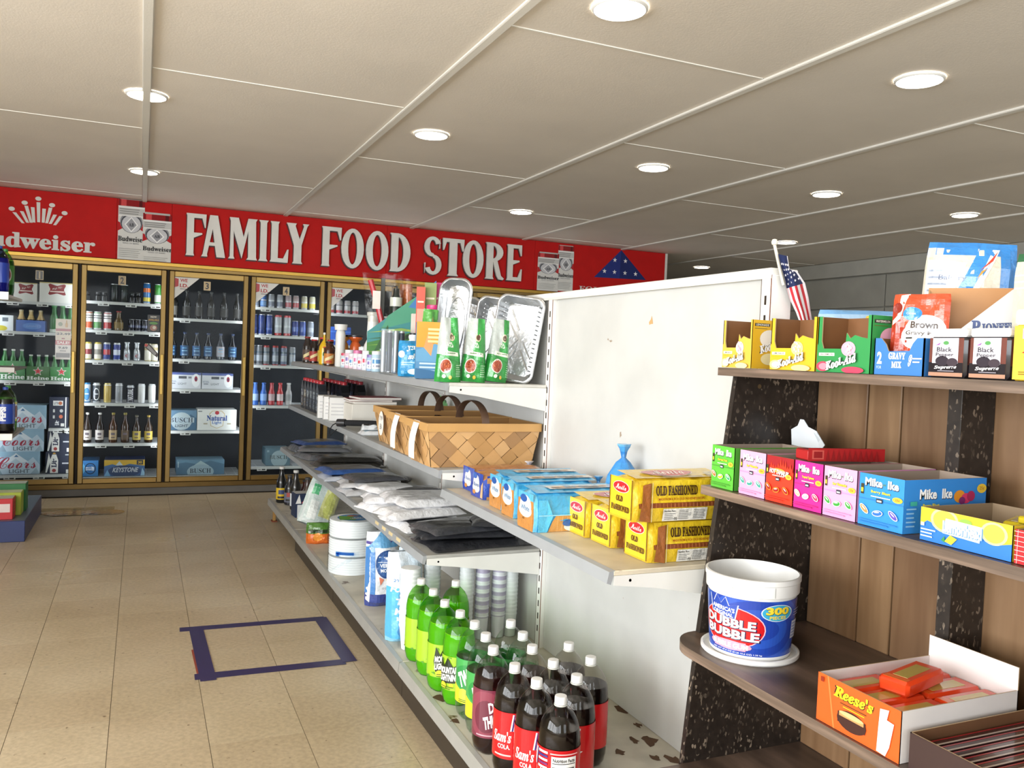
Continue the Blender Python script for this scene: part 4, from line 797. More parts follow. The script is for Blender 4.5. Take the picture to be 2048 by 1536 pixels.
SB = [('lime', 843, 1157, .5, 'bright green soda bottle with white cap beside the white cup stack'), ('lime', 867, 1178, .42, 'bright green soda bottle, second of the front row from the cup stack'), ('lime', 890, 1200, .0, 'bright green soda bottle whose black and white mountain lettering faces the aisle'), ('lime', 921, 1221, -.75, 'bright green soda bottle next to the clear lemon lime bottles'),
      ('lime', 912, 1161, .2, 'bright green soda bottle in the second row, before the striped cups'), ('lime', 1005, 1180, .2, ''),
      ('twist', 950, 1242, -.2, 'clear bottle with a green label of large white lettering, farther one'), ('twist', 972, 1266, .1, 'clear bottle with a green and white label behind the maroon bottle'), ('twist', 1022, 1240, .3, 'clear capped bottle, farther one of the second row'), ('twist', 1046, 1264, .6, 'clear capped bottle, nearer one of the second row'),
      ('thunder', 987, 1292, .1, 'dark soda bottle with a maroon label and slanted white lettering'), ('thunder', 1065, 1290, .4, 'dark soda bottle behind the maroon labelled one'),
      ('cola', 1030, 1327, .40, 'dark cola bottle with red label, next to the maroon labelled bottle'), ('cola', 1074, 1357, .45, 'dark cola bottle with red label, middle one of the front row'), ('cola', 1122, 1391, -1.12, 'nearest cola bottle with the white nutrition table on its red label'), ('cola', 1107, 1319, .2, 'dark cola bottle in the middle row hidden behind two others'), ('cola', 1154, 1349, -.35, 'dark cola bottle with a white star on red, right behind the nearest one'), ('cola', 1138, 1285, .1, 'dark cola bottle farthest in the back row by the white panel'), ('cola', 1182, 1313, -.75, 'dark cola bottle at the right end of the group, by the white panel')]
for kind, px, py, tn, lb in SB:
    if not lb: continue
    x, y = bw(px, py); pr = lime_pr() if kind == 'lime' else thunder_pr() if kind == 'thunder' else twist_pr('TWIST' if px < 960 else 'UP') if kind == 'twist' else cola_pr(px == 1122)
    soda(kind, x, y, tn, lb, {'lime': 'green soda bottles', 'twist': 'clear lemon lime bottles', 'thunder': 'maroon label soda bottles', 'cola': 'cola bottles with red labels'}[kind], pr)

# ---------------------------------------------------------------- foam cups and plates on the deck
def cup_stack(x, y, n, r0, r1, lab, film=True, stripes=False, group=None):
    t = thing('foam_cup_stack', lab, 'cups', (x, y, ZD+.0006), facing(x, y), group); g = G(); st = .0165; P = [(r0*.8, 0), (r0, .002)]
    H = .09+n*st; P += [(r1*.95, .09)]
    for k in range(n): z = .09+k*st; P += [(r1, z+.001), (r1*1.02, z+.005), (r1, z+.009), (r1*.955, z+.011)]
    P += [(r1*.98, H+.002), (r1*.9, H+.002)]
    cols = 'f0f0ee'
    if stripes: cols = [('c3b8cf' if (j//4) % 2 == 0 and j > 2 else 'f4f3f5') for j in range(len(P)-1)]
    g.lathe(P, cols, 20); g.o('cups', t, 'matte')
    if film:
        g = G(); R = random.Random(int(x*1000)); g.lathe([(r1*1.02, .002), (r1*1.08, .05), (r1*1.1, H*.5), (r1*1.07, H), (r1*.75, H+.02), (r1*.2, H+.035), (r1*.35, H+.055)], 'fafcfd', 14, cap=False, wob=lambda a, j: 1+.05*sin(5*a+j*2)); g.o('plastic_sleeve', t, 'film', smooth=60)
    return t
cup_stack(hit(800, 1303, 2, ZD).x+.04, 3.170, 14, .028, .040, 'tall stack of plain white foam cups right beside the green bottles')
cup_stack(1.115, 3.27, 13, .026, .034, 'sleeved white foam cups behind the second row green bottle', group='sleeved foam cups')
for i, (px, st, lb) in enumerate(((930, False, 'sleeved stack of plain white foam cups, left of the striped ones'), (962, True, 'sleeved stack of purple striped foam cups, left one of two'), (995, True, 'sleeved stack of purple striped foam cups, right one of two'), (1028, False, 'sleeved stack of white foam cups against the shelf upright'))):
    q = hit(px, 1250, 1, 3.20); cup_stack(min(q.x, 1.44), q.y, 13, .024, .0295, lb, True, st, 'sleeved foam cups')
def bag_pack(name, label, x, y, z, w, h, t, colf, pr=None, rz=0, tilt=0, m='wrap', top_in=.25, cat='pack', group=None, lean=0, taper=.0):
    # soft pack: pillow standing on its lower edge, printed front towards -Y
    def prof(v): return max(.12, (min(1, (1.02-v)/top_in)**.6 if v > 1-top_in else 1)*(min(1, (v+.03)/.08)**.5))
    R = random.Random(int(abs(x*997+y*131+h*77))); ph = [R.random()*6 for _ in range(6)]
    def fr(u, v, e=0, s=1):
        xx = (u-.5)*w*(1-taper*v)*(1-.06*(1-prof(v))); b = max(0, 1-abs(2*u-1)**2.6)
        wr = .004*sin(9*u+ph[0]+5*v)+.003*sin(17*v+ph[1])*sin(11*u+ph[2])
        return Vector((xx, -s*(t/2*b**.5*prof(v)*(1+.12*sin(7*v+ph[3]))+wr*b+e), v*h))
    g = G(); nu, nv = 13, 15
    g.grid(nu, nv, lambda u, v: fr(u, v), colf); g.grid(nu, nv, lambda u, v: fr(1-u, v, 0, -1), lambda u, v: colf(1-u, v) if callable(colf) else colf)
    if pr: pr.put(g, lambda u, v, e: fr(min(max(u/pr.w, 0), 1), min(max(v/pr.h, 0), 1), e+.0008), step=w/12, vstep=h/14, eps=.00015)
    ob = g.o(name, None, m, (x, y, z), rz, smooth=70); ob.rotation_euler.x = tilt; ob.rotation_euler.y = lean
    ob.location.z = z-min((ob.rotation_euler.to_matrix() @ Vector(v)).z for v in g.v)
    return tag(ob, label, cat, group)
p = Pr(.15, .36); p.rect(0, .05, 1, .62, '58b4e4'); p.rect(0, .62, 1, 1, 'dfeaf2'); p.text('20 FOAM CUPS', .5, .70, .035, '3a78b8', .8, .02); p.text('FOAM CUPS', .52, .60, .065, 'f6fafc', .95, .04, sh=.15); p.text('TASSES', .55, .46, .075, 'f6fafc', .8, .04, sh=.15); p.text('MOUSSE', .55, .35, .075, 'f6fafc', .8, .04, sh=.15); p.rect(.2, .25, .85, .29, 'c8e4f2'); p.ell(.5, .13, .3, .08, '3c8cc8'); p.ell(.5, .1, .2, .06, 'e8f2f8'); p.pl([(.6, .0), (1, .25), (1, 0)], '7a6cb0')
bag_pack('foam_cup_pack', 'tall clear bag of foam cups printed light blue, beside the plain cup stack', 1.005, 3.30, ZD+.001, .15, .36, .13, lambda u, v: 'e6eef2' if v > .66 else '8fcbe8', p, rz=facing(1.0, 3.3, .35))
p = Pr(.145, .36); p.rect(0, .0, 1, .18, '3a4a90'); p.rect(0, .18, .2, .8, '4a86c8'); p.ell(.55, .58, .34, .19, '2c4f8c'); p.ell(.55, .58, .30, .165, '3a66a4'); p.text('FOAM CUPS', .56, .66, .05, 'f4f8fa', .5, .03); p.rect(.28, .605, .84, .612, 'f4f8fa'); p.text('VERRES', .56, .565, .05, 'f4f8fa', .46, .03); p.text('MOUSSE', .56, .50, .045, 'f4f8fa', .42, .03); p.star(.66, .36, .07, 'f0c43a', .6); p.ell(.66, .36, .06, .025, 'f6d86a'); p.pl([(.3, .42), (.45, .38), (.35, .3)], 'e88a6a'); p.text('12 OZ 25 CT', .6, .26, .025, '4a5a7a', .4); p.rect(0, .84, 1, .88, '5a5098'); p.pl([(.0, .8), (.4, 1), (.7, .86), (1, .98), (1, .8)], '6aa8d4')
bag_pack('foam_cup_pack', 'clear bag of foam cups with a dark blue oval, beside the foam plates', 1.04, 3.78, ZD+.001, .155, .34, .13, lambda u, v: 'eef1f3', p, rz=facing(1.0, 3.7, .3))
p = Pr(.1, .3); p.rect(0, .1, 1, .9, '3c9ad0'); p.text('EACH', .5, .4, .08, 'f0f6fa', .7, .04); p.text('CUPS', .5, .6, .08, 'f0f6fa', .7, .04)
bag_pack('foam_cup_pack', 'narrow blue printed cup bag squeezed between two larger cup packs', 1.10, 3.53, ZD+.001, .11, .32, .1, lambda u, v: 'bcd4e4', p, rz=facing(1.1, 3.5, .3))
# foam plates
x, y = 1.05, 4.40; t = thing('foam_plate_stack', 'thick stack of white foam plates in clear wrap with a colourful round label on top', 'plates', (x, y, ZD+.0006)); rp = .125
for s in range(3):
    P = []
    for k in range(7): z = s*.096+k*.0125; P += [(rp*.985, z+.001), (rp, z+.006), (rp*.985, z+.0118)]
    g = G(); g.lathe([(rp*.7, s*.096)]+P+[(rp*.75, s*.096+.088), (.0001, s*.096+.086)], 'f2f2f0', 34, cap=False); g.o('plates', t, 'matte')
g = G(); zt = .192+.0895; g.lathe([(.085, zt), (.0001, zt+.0005)], '4a9ad4', 24, cap=False); p = Pr(.17, .17); p.pl([(0, .2), (.5, .1), (.5, .6), (.1, .8)], '6cb83c'); p.ell(.6, .35, .26, .1, 'f0f0ea'); p.ell(.55, .72, .22, .1, 'd8763c'); p.text('PLATES', .6, .36, .1, '2c62b0', .45, .04); p.pl([(.5, .8), (.95, .5), (.9, .75), (.6, .95)], '3a8ac8')
p.put(g, lambda u, v, e: Vector((u-.085, v-.085, zt+.0008+e))); g.o('round_label', t, 'gloss')
g = G(); g.lathe([(rp*1.02, .004), (rp*1.05, .02), (rp*1.03, .14), (rp*1.05, .25), (rp*1.0, .288), (rp*.7, .292)], 'f6fafc', 26, cap=False, wob=lambda a, j: 1+.025*sin(7*a+j*1.7)); 
for k in range(5): a = 3.6+k*.22; g.face([(rp*1.02*cos(a), rp*1.02*sin(a), .03+.02*k), ((rp+.07)*cos(a+.05), (rp+.07)*sin(a+.05), .012+.022*k), ((rp+.06)*cos(a+.2), (rp+.06)*sin(a+.2), .035+.02*k), (rp*1.02*cos(a+.25), rp*1.02*sin(a+.25), .05+.02*k)], 'f8fcff')
p = Pr(.1, .03); p.rect(0, .3, 1, .8, '5a9ad8'); p.rect(0, 0, .2, .6, '5a9ad8'); p.put(g, cyl_fn(0, 0, .10, rp*1.06, facing(x, y)-pi/2-.7), step=.02); g.o('clear_wrap', t, 'film', smooth=60)
# bag of bowls, small bright bag, box, dark bottles at the far end of the deck
p = Pr(.2, .27); p.rect(0, 0, 1, 1, 'c9d8d4'); p.rect(.1, .62, .3, .85, '54b07a'); p.pl([(.45, .2), (.95, .2), (.95, .8), (.5, .8)], 'd9dc9a'); p.ell(.7, .5, .16, .3, 'c8cf74'); p.rect(.15, .1, .4, .5, 'e6ece8')
bag_pack('paper_bowl_pack', 'leaning clear pack of paper bowls with a pale green and yellow print', 1.02, 5.37, ZD+.001, .22, .30, .12, 'd9e2e0', p, rz=facing(1, 5.3, .2), tilt=-.25, lean=.38)
p = Pr(.12, .1); p.rect(0, 0, 1, .5, 'd86a22'); p.rect(0, .5, 1, 1, '4a7a2c'); p.ell(.5, .35, .2, .2, 'f09a3a'); p.rect(.1, .55, .9, .7, '243a1c')
bag_pack('snack_bag', 'small crinkled orange and green bag left of the plate stack', .995, 5.06, ZD+.001, .14, .125, .06, lambda u, v: '3a5a24' if v > .5 else 'c8621e', p, rz=facing(1, 4.9))
p = Pr(.14, .14)
for i in range(5): p.rect(.04+.2*i, 0, .08+.2*i, 1, 'd8d0c8'); p.rect(0, .04+.2*i, 1, .08+.2*i, 'd8d0c8')
carton('patterned_box', .15, .1, .15, '5a1f22', loc=(1.22, 5.05, ZD+.0006), rz=facing(1.2, 5.0), label='dark red box with a pale lattice pattern behind the plate stack', pr=p)
p = Pr(.13, .16); p.rect(0, 0, 1, 1, '22304e'); p.rect(.1, .0, .5, .55, 'd8dcdc'); p.pl([(.0, .6), (.2, 1), (.3, .6)], 'e8e8e4'); p.pl([(.3, .62), (.6, .86), (.97, .78), (.97, .6)], 'b83a46'); p.pl([(.36, .64), (.6, .80), (.9, .74), (.9, .64)], 'e6e2e0'); p.rect(.55, .1, .95, .5, 'c9ccd0'); p.text('TI', .75, .3, .3, '1c1c22', .3, .05)
carton('filter_box', .14, .12, .165, '22304e', 'dcdcd8', loc=(1.06, 5.86, ZD+.0006), rz=facing(1, 5.8, .25), label='navy and white box with a red arrow band at the far end of the deck', pr=p)
for i, (x, y, h, c, lb, nm) in enumerate(((.985, 6.46, .27, '1a1a1a', 'd8b62a', 'black bottle with a yellow label, leftmost at the far end of the deck'), (1.03, 6.36, .22, '23232a', '6a6e7e', 'dark bottle with a grey blue label at the far deck end'), (1.04, 6.16, .285, '2a2826', 'dfe3e6', 'dark bottle with a white label and white cap at the far deck end'), (1.12, 6.24, .20, '5c1c20', '8c2a2a', 'dark red bottle in shadow behind the deck bottles'), (1.24, 6.12, .20, 'c9a02c', '5a4a20', 'yellow and brown bottle in shadow at the far deck end'), (1.10, 6.03, .25, '4a3a34', '7a6a58', 'grey brown bottle next to the navy box'))):
    bottle('chemical_bottle', h, .038, c, 'd8d8d4' if i in (0, 2) else '4a4a4a', lb, neck=.32, shoulder=.55, loc=(x, y, ZD+.0006), rz=facing(x, y), label=nm, group='bottles at the far end of the deck', pr=Pr(.07, .08).rect(.1, .1, .9, .3, '2a2a2a').rect(.2, .5, .8, .9, 'a8443c' if i % 2 else '3a4a7a'))

# ---------------------------------------------------------------- low tier: folded shirts in bags
def flat_pack(name, x, y, z, w, d, h, c, label, rz=0, group=None, m='wrap', bulge=.5, edge=None, tilt=(0, 0), pr=None, cat='pack'):
    R = random.Random(int(abs(x*813+y*377+z*991))); ph = [R.random()*6 for _ in range(8)]
    def top(u, v):
        e = max(0, 1-abs(2*u-1)**5)*max(0, 1-abs(2*v-1)**5)
        k = .22*sin(6*u+ph[0]+3*v)*sin(5*v+ph[1])+.13*sin(15*u+ph[2])*sin(12*v+ph[3])+.1*sin(24*v+ph[4]+9*u)
        return Vector(((u-.5)*w*(1+.03*sin(9*v+ph[5])), (v-.5)*d*(1+.03*sin(8*u+ph[6])), h*.3+h*.7*(e**.4)*(1+bulge*k)))
    g = G(); nu, nv = 17, 15; n0 = len(g.v)
    g.grid(nu, nv, top, (lambda u, v: edge if edge and (v < .16 or u < .1) else c) if not callable(c) else c)
    rim = [top(i/(nu-1), 0) for i in range(nu)]+[top(1, j/(nv-1)) for j in range(1, nv)]+[top(1-i/(nu-1), 1) for i in range(1, nu)]+[top(0, 1-j/(nv-1)) for j in range(1, nv-1)]
    m_ = len(rim); V = [tuple(q) for q in rim]+[(q.x*1.03, q.y*1.03, h*.16) for q in rim]+[(q.x*.96, q.y*.96, 0) for q in rim]
    F = [(i, m_+i, m_+(i+1) % m_, (i+1) % m_) for i in range(m_)]+[(m_+i, 2*m_+i, 2*m_+(i+1) % m_, m_+(i+1) % m_) for i in range(m_)]+[tuple(range(2*m_, 3*m_))]
    g.mesh(V, F, edge or (c if not callable(c) else c(.5, 0)))
    if pr: pr.put(g, lambda u, v, e: top(u/pr.w, v/pr.h)+Vector((0, 0, e+.0015)), step=w/10)
    ob = g.o(name, None, m, (x, y, z), rz, smooth=65); ob.rotation_euler.x, ob.rotation_euler.y = tilt
    return tag(ob, label, cat, group)
sh = 'bagged shirts on the low tier'
BK = '1c1d20'
S3 = [ # x, y, z offset, w, d, h, colour, edge, turn, label
    (1.26, 3.22, 0, .42, .27, .030, BK, '2c2d31', .1, 'shiny black bagged garment lying lowest at the near end of the low shelf'),
    (1.24, 3.27, .031, .40, .25, .028, '222327', '3a3b3f', -.08, 'shiny black bagged garment, middle of the near black pile'),
    (1.22, 3.23, .060, .36, .23, .026, '1f2023', '44464b', .2, 'shiny black bagged garment on top of the near black pile'),
    (1.36, 3.17, .0865, .22, .2, .02, '2a2b2e', '3c3d40', -.3, 'small crumpled black bag at the back corner of the near pile'),
    (1.17, 3.55, 0, .28, .24, .034, '3b3c40', 'e9e9ea', .15, 'white edged dark bagged shirt just beyond the black pile'),
    (1.19, 3.72, .0, .34, .16, .04, 'ececee', 'f4f4f5', .05, 'white bagged shirt, lowest in the middle of the low shelf'),
    (1.17, 3.63, .041, .36, .2, .036, 'efeff1', 'f6f6f7', .2, 'white bagged shirt with a rolled front edge on the middle pile'),
    (1.22, 3.80, .0785, .34, .22, .034, 'e8e8ea', 'f2f2f4', -.12, 'white bagged shirt lying across the middle pile'),
    (1.22, 3.68, .079, .30, .2, .034, 'ededef', 'f5f5f6', .1, 'white bagged shirt on top of the middle pile beside a black tag'),
    (1.13, 3.98, 0, .26, .24, .036, 'eaeaec', 'f5f5f7', .25, 'white bagged shirt behind the middle pile, lowest'),
    (1.16, 4.02, .037, .3, .22, .034, 'ececee', 'f6f6f8', -.15, 'white bagged shirt behind the middle pile, second layer'),
    (1.15, 4.12, .072, .24, .2, .03, 'e6e8ea', 'f3f3f5', .3, 'white bagged shirt behind the middle pile, top layer'),
    (1.28, 4.06, .073, .26, .14, .02, '2e2f33', '4a4b50', .1, 'black paper band pack resting between white shirts'),
    (1.17, 4.50, 0, .34, .26, .028, '2b2c30', 'd8dadd', .05, 'black pack with a white lower edge, lowest of the dark middle group'),
    (1.18, 4.56, .029, .34, .24, .026, '8a837a', 'e6e7ea', -.1, 'taupe topped pack with a white edge in the dark middle group'),
    (1.20, 4.60, .056, .3, .24, .024, '3a3b3f', '5a5b60', .15, 'black pack on top of the dark middle group'),
    (1.17, 5.0, 0, .36, .27, .03, '33343a', 'cfd6e2', .0, 'dark pack with a pale edge under the blue edged one'),
    (1.18, 5.06, .031, .36, .26, .03, '6a625a', '3c62a4', .12, 'grey pack with a bright blue edge on the low shelf'),
    (1.40, 4.86, 0, .18, .11, .03, '2a2623', '3a3531', -.5, 'small black folded sleeve near the back of the low shelf'),
    (1.26, 5.52, 0, .42, .3, .034, '37352f', '4a4740', .08, 'dull black bag beyond the blue edged pack, lowest'),
    (1.28, 5.55, .035, .4, .26, .03, '45423c', '2c2b28', -.1, 'dull dark grey bag with a folded flap beyond the blue edged pack'),
    (1.17, 5.95, 0, .3, .3, .04, '3a3a3b', '6a6c70', .2, 'grey black shiny bag near the far end of the low shelf'),
    (1.22, 6.05, .041, .36, .26, .03, '4a4844', '77787a', -.2, 'grey black shiny bag, second layer near the far end'),
    (1.18, 6.36, 0, .3, .3, .05, '35373b', '55585e', .1, 'farthest dark bag on the low shelf'),
    (1.24, 6.38, .052, .34, .26, .028, '54504a', '3c5a98', .2, 'farthest grey bag with a blue corner, on top at the end'),
]
for x, y, dz, w, d, h, c, e, rz, lb in S3: flat_pack('bagged_shirt', x, y, Z3+.0008+dz, w, d, h, c, lb, rz, sh, edge=e, bulge=.55 if c in (BK, '222327', '1f2023') else .35)

# ---------------------------------------------------------------- middle tier: splint baskets, stationery, motor oil
def basket(x, y, label, handle_turn=0, tagc='f3f3f0', tagw=.075, tagh=.15, round_tag=False, goods=False):
    Lx, Ly, H, fl = .425, .26, .172, .028                        # base size, height, flare of the walls
    t = thing('splint_basket', label, 'basket', (x, y, Z2+.0008), 0, 'woven splint baskets')
    A, B, C, D = 'cfa26c', 'd8ae7a', 'a9835a', 'bf9460'
    g = G()
    faces = [((-Lx/2, -Ly/2), (Lx/2, -Ly/2), (0, -1)), ((Lx/2, -Ly/2), (Lx/2, Ly/2), (1, 0)), ((Lx/2, Ly/2), (-Lx/2, Ly/2), (0, 1)), ((-Lx/2, Ly/2), (-Lx/2, -Ly/2), (-1, 0))]
    R = random.Random(5)
    gi = G()
    for (ax, ay), (bx_, by), (nx, ny) in faces:
        L = math.hypot(bx_-ax, by-ay); ux, uy = (bx_-ax)/L, (by-ay)/L
        def P(s, v, e):
            k = fl*v; q = s+(s/L-.5)*2*fl*v; rd = .016*max(0, 1-min(s, L-s)/.03)**2*0
            return Vector((ax+ux*q+nx*(k+e-rd), ay+uy*q+ny*(k+e-rd), v*H))
        gi.face([P(.004, .02, -.006), P(L-.004, .02, -.006), P(L-.004, 1, -.006), P(.004, 1, -.006)], '5a3c20')  # dark sheet painting the shaded inside seen through the weave gaps
        cs = .072; n = int(L/cs)+3
        for i in range(-1, n+1):
            for j in range(-2, 6):
                cu, cv = (i+.5*(j % 2))*cs, j*cs/2; up = (i+j//2+j) % 2 == 0
                half = cs/2
                if up: poly = [(cu-half*1.0, cv-half*.06), (cu-half*.06, cv-half*.94), (cu+half*.1, cv-half*.94), (cu+half*1.0, cv), (cu+half*.06, cv+half*.96), (cu-half*.1, cv+half*.94)]
                else: poly = [(cu-half*.94, cv), (cu, cv-half*1.0), (cu+half*.94, cv), (cu, cv+half*1.0)]
                for axx, lim, lo in ((0, 0, False), (0, L, True), (1, 0, False), (1, H*.86, True)):
                    if len(poly) > 2: poly = clip(poly, axx, lim, lo)
                if len(poly) < 3: continue
                c = (A, B)[R.random() < .5] if (i+j) % 2 == 0 else (D, A, C)[int(R.random()*3)]
                e = .0022 if up else .0008; tw = .0012*(1 if up else -1)
                g.face([P(a, b/H, e+tw*(a-cu)/half) for a, b in poly], c)
    gi.box(-Lx/2, Lx/2, -Ly/2, Ly/2, .001, .005, '8a6236'); gi.o('base_and_shade_sheet', t, 'matte')
    g.o('splint_weave', t, 'plastic', smooth=0)
    g = G(); k = fl
    for s_, zz, hh, ee in ((1, .142, .032, .004), (-1, .142, .032, -.008)):
        X, Y = Lx/2+k*.9+ee, Ly/2+k*.9+ee
        for (a, b, c_, d) in ((-X, X, -Y-.002, -Y), (-X, X, Y, Y+.002), (-X-.002, -X, -Y, Y), (X, X+.002, -Y, Y)): g.box(a, b, c_, d, zz, zz+hh, 'c99c60' if s_ > 0 else '9a7244', .0005)
    g.o('rim', t, 'plastic')
    g = G(); pts = []
    for i in range(15): a = pi*i/14; pts.append((.02+.055*cos(a)*1.0, (Ly/2+k+.004)*(1-0) if False else -.13+.0, .145+.095*sin(a)))
    pts = [(.0, -(Ly/2+k-.002)*cos(pi*i/18), .150+.105*sin(pi*i/18)**.8) for i in range(19)]
    g.tube(pts, .01, '5a4436', 8, flat=(.017, .0025), side=(1, 0, 0)); g.o('handle', t, 'plastic')
    X = -Lx/2-fl-.006
    if round_tag:
        g = G(); n = 18; ring = [(X-.002+.008*sin(i), -.03+.042*cos(2*pi*i/n), .095+.055*sin(2*pi*i/n)) for i in range(n)]; ring = [(X-.006, -.03+.045*cos(2*pi*i/n), .10+.058*sin(2*pi*i/n)) for i in range(n)]
        g.face(ring, 'efece6'); p = Pr(.08, .1); p.text('7.99', .5, .75, .2, '55504c', .6); p.text('EA', .5, .35, .25, '55504c', .4); p.put(g, plane_fn((X-.0063, .01, .05), (0, -1, 0), (0, 0, 1))); g.o('price_card', t, 'card')
    else:
        g = G(); g.grid(3, 6, lambda u, v: Vector((X-.003-.010*sin(v*3)+.02*(v-.5), -.02-(u-.5)*tagw, .025+v*tagh)), tagc); g.o('price_card', t, 'card', smooth=60)
    if goods:
        g = G(); g.grid(9, 7, lambda u, v: Vector((-.05+.16*(u-.5), -.02+.12*(v-.5), .12+.05*sin(pi*u)*sin(pi*v)+.006*sin(30*u+20*v))), 'b9b4c4'); g.o('bagged_contents', t, 'film', smooth=60)
    return t
def bloc(px, py): q = hit(px, py, 2, Z2+.003); return q.x+.2125, q.y+.13
x, y = bloc(862, 934); basket(x, y, 'nearest woven splint basket with diamond weave and a long white card on its left end')
basket(x+.02, y+.345, 'middle splint basket with a white card, behind the nearest basket', goods=True)
basket(x+.05, y+.70, 'farthest splint basket with a rounded handwritten white tag', round_tag=True)
# motor oil
def oil(x, y, c, cap, lab_c, label, group):
    t = thing('oil_bottle', label, 'bottle', (x, y, Z2+.0008), AISLE, group); g = G(); w, d, h = .095, .055, .215
    for a, b, z0, z1, k in ((1, 1, 0, h*.68, 0), (1, .62, h*.68, h*.86, 1)):
        pass
    pts = [(-w/2, 0), (w/2, 0), (w/2, h*.70), (w*.12, h*.90), (w*.12, h*.93), (-w*.24, h*.93), (-w*.26, h*.88), (-w/2, h*.74)]
    g.prism(pts, 1, -d/2, d/2, c); g.o('body', t, 'plastic')
    g = G(); g.lathe([(.019, h*.925), (.021, h*.935), (.021, h*1.01), (.018, h*1.03)], cap, 14, cx=-w*.06); g.o('cap', t, 'plastic')
    g = G(); p = Pr(.08, .12); p.rect(0, 0, 1, 1, lab_c); p.rect(.1, .6, .9, .8, '9aa4ae'); p.lines(.1, .1, .9, .5, 4, '8a929a'); p.put(g, plane_fn((-.04, -d/2-.0003, .02), (1, 0, 0), (0, 0, 1))); g.o('label', t, 'gloss'); return t
for i in range(6): oil(1.12, 6.32-.115*i, '2c2f36', 'b52a34', '55606e', f'charcoal oil bottle with red cap at the shelf edge, {NTH[i]} from the far end', 'motor oil bottles')
for i in range(6): oil(1.26, 6.30-.125*i, '17181b', 'a82832', '1e2024', f'black oil bottle with red cap in the second row, {NTH[i]} from the far end', 'motor oil bottles')
for i in range(4): oil(1.40, 6.22-.14*i, '15161a', '962630', '1c1e22', f'black oil bottle in the back row against the panel, {NTH[i]} from the far end', 'motor oil bottles')
q = [(1.085, 5.42), (1.10, 5.31), (1.115, 5.21)]
for i, (x, y) in enumerate(q):
    p = Pr(.095, .14); p.rect(0, 0, 1, 1, 'e8e8e6'); p.lines(.1, .1, .9, .6, 5, 'b9b9bc', .3); p.rect(.6, .68, .9, .8, 'c05a5a' if i == 2 else '4a5a6a'); p.rect(0, .97, 1, 1, '3a3a3c')
    carton('white_box', .095, .12, .145, 'e4e4e2', 'dededb', loc=(x-.05, y, Z2+.0008), rz=AISLE-.15, label=('farthest of three small white boxes beside the oil bottles', 'middle one of three small white boxes with a black top strip', 'nearest of three small white boxes with red print')[i], pr=p, prs=Pr(.12, .145).lines(.1, .2, .9, .8, 4, 'c4c4c6', .3), group='small white boxes')
for i, (dx, dy, rz, c) in enumerate(((.0, .0, .05, 'dcd6ca'), (-.015, .02, -.06, '7e1f2a'), (.02, -.02, .1, '8a2430'))):
    g = G(); g.box(-.13, .13, -.1, .1, 0, .011, 'e8e4dc', .001); g.box(-.131, .131, -.101, .101, .011, .0122, c, .0003); g.box(-.131, .131, -.101, .101, -.0012, 0, c, .0003)
    ob = g.o('notebook', None, 'card', (1.28+dx, 5.02+dy, Z2+.125+.0136*i), rz); tag(ob, ('cream covered notebook at the bottom of the notebook stack', 'dark red notebook in the middle of the stack', 'dark red notebook on top of the stack')[i], 'notebook', 'stacked notebooks')
g = G(); g.box(-.14, .13, -.11, .11, 0, .122, 'e6e2d8', .002); ob = g.o('cardboard_box', None, 'card', (1.28, 5.02, Z2+.0008)); tag(ob, 'pale box carrying the red notebooks on the middle shelf', 'box')
# umbrella and small hardware packs
t = thing('folding_umbrella', 'black folding umbrella with a cord loop hanging over the shelf edge', 'umbrella', (1.10, 4.74, Z2+.0008)); g = G()
g.tube([(-.02, .06, .022), (.10, -.02, .026), (.30, -.16, .028)], .017, '1b1b1e', 10); g.o('folded_canopy', t, 'fabric'); g = G(); g.tube([(-.06, .09, .02), (-.02, .06, .022)], .022, '222226', 10); g.o('grip', t, 'plastic')
g = G(); g.tube([(-.06+.0*i, .085, .022) if i == 0 else (-.075-.035*sin(pi*i/10), .09+.03*cos(pi*i/10)-.03, .02-.012*i if i < 7 else -.052+.01*(i-6)) for i in range(11)], .003, '161618', 6); g.o('cord_loop', t, 'fabric')
SM = [(1.17, 4.98, .10, .05, .02, '9a3a3c', 'small red and black hanging card near the umbrella grip'), (1.31, 4.47, .15, .11, .03, 'b9c2c8', 'clear pack of white parts in front of the far basket'), (1.37, 4.70, .14, .12, .04, '6a94b4', 'blue and clear small pack behind the umbrella'), (1.13, 4.36, .14, .10, .022, '8fb4cc', 'pale blue flat pack at the shelf edge before the far basket'), (1.21, 4.42, .13, .09, .03, 'c9cdd2', 'clear and red blister pack before the far basket'), (1.34, 4.80, .2, .14, .05, 'c4c8c6', 'clear bag of mixed small parts under the notebooks'), (1.15, 4.52, .09, .07, .04, '2a2a2e', 'small black clip pack before the far basket'), (1.40, 4.60, .14, .10, .10, '8aa48c', 'greenish blister pack leaning at the panel'), (1.42, 4.34, .12, .08, .13, 'd4cdb8', 'cream carded pack at the panel behind the far basket'), (1.45, 4.19, .06, .05, .20, '7fbf7a', 'small green pack at the panel behind the farthest basket handle')]
for x, y, w, d, h, c, lb in SM: flat_pack('small_pack', x, y, Z2+.0008, w, d, h, c, lb, random.random()-.5, 'small hanging packs', bulge=.5, edge='dfe3e6' if h < .05 else None)

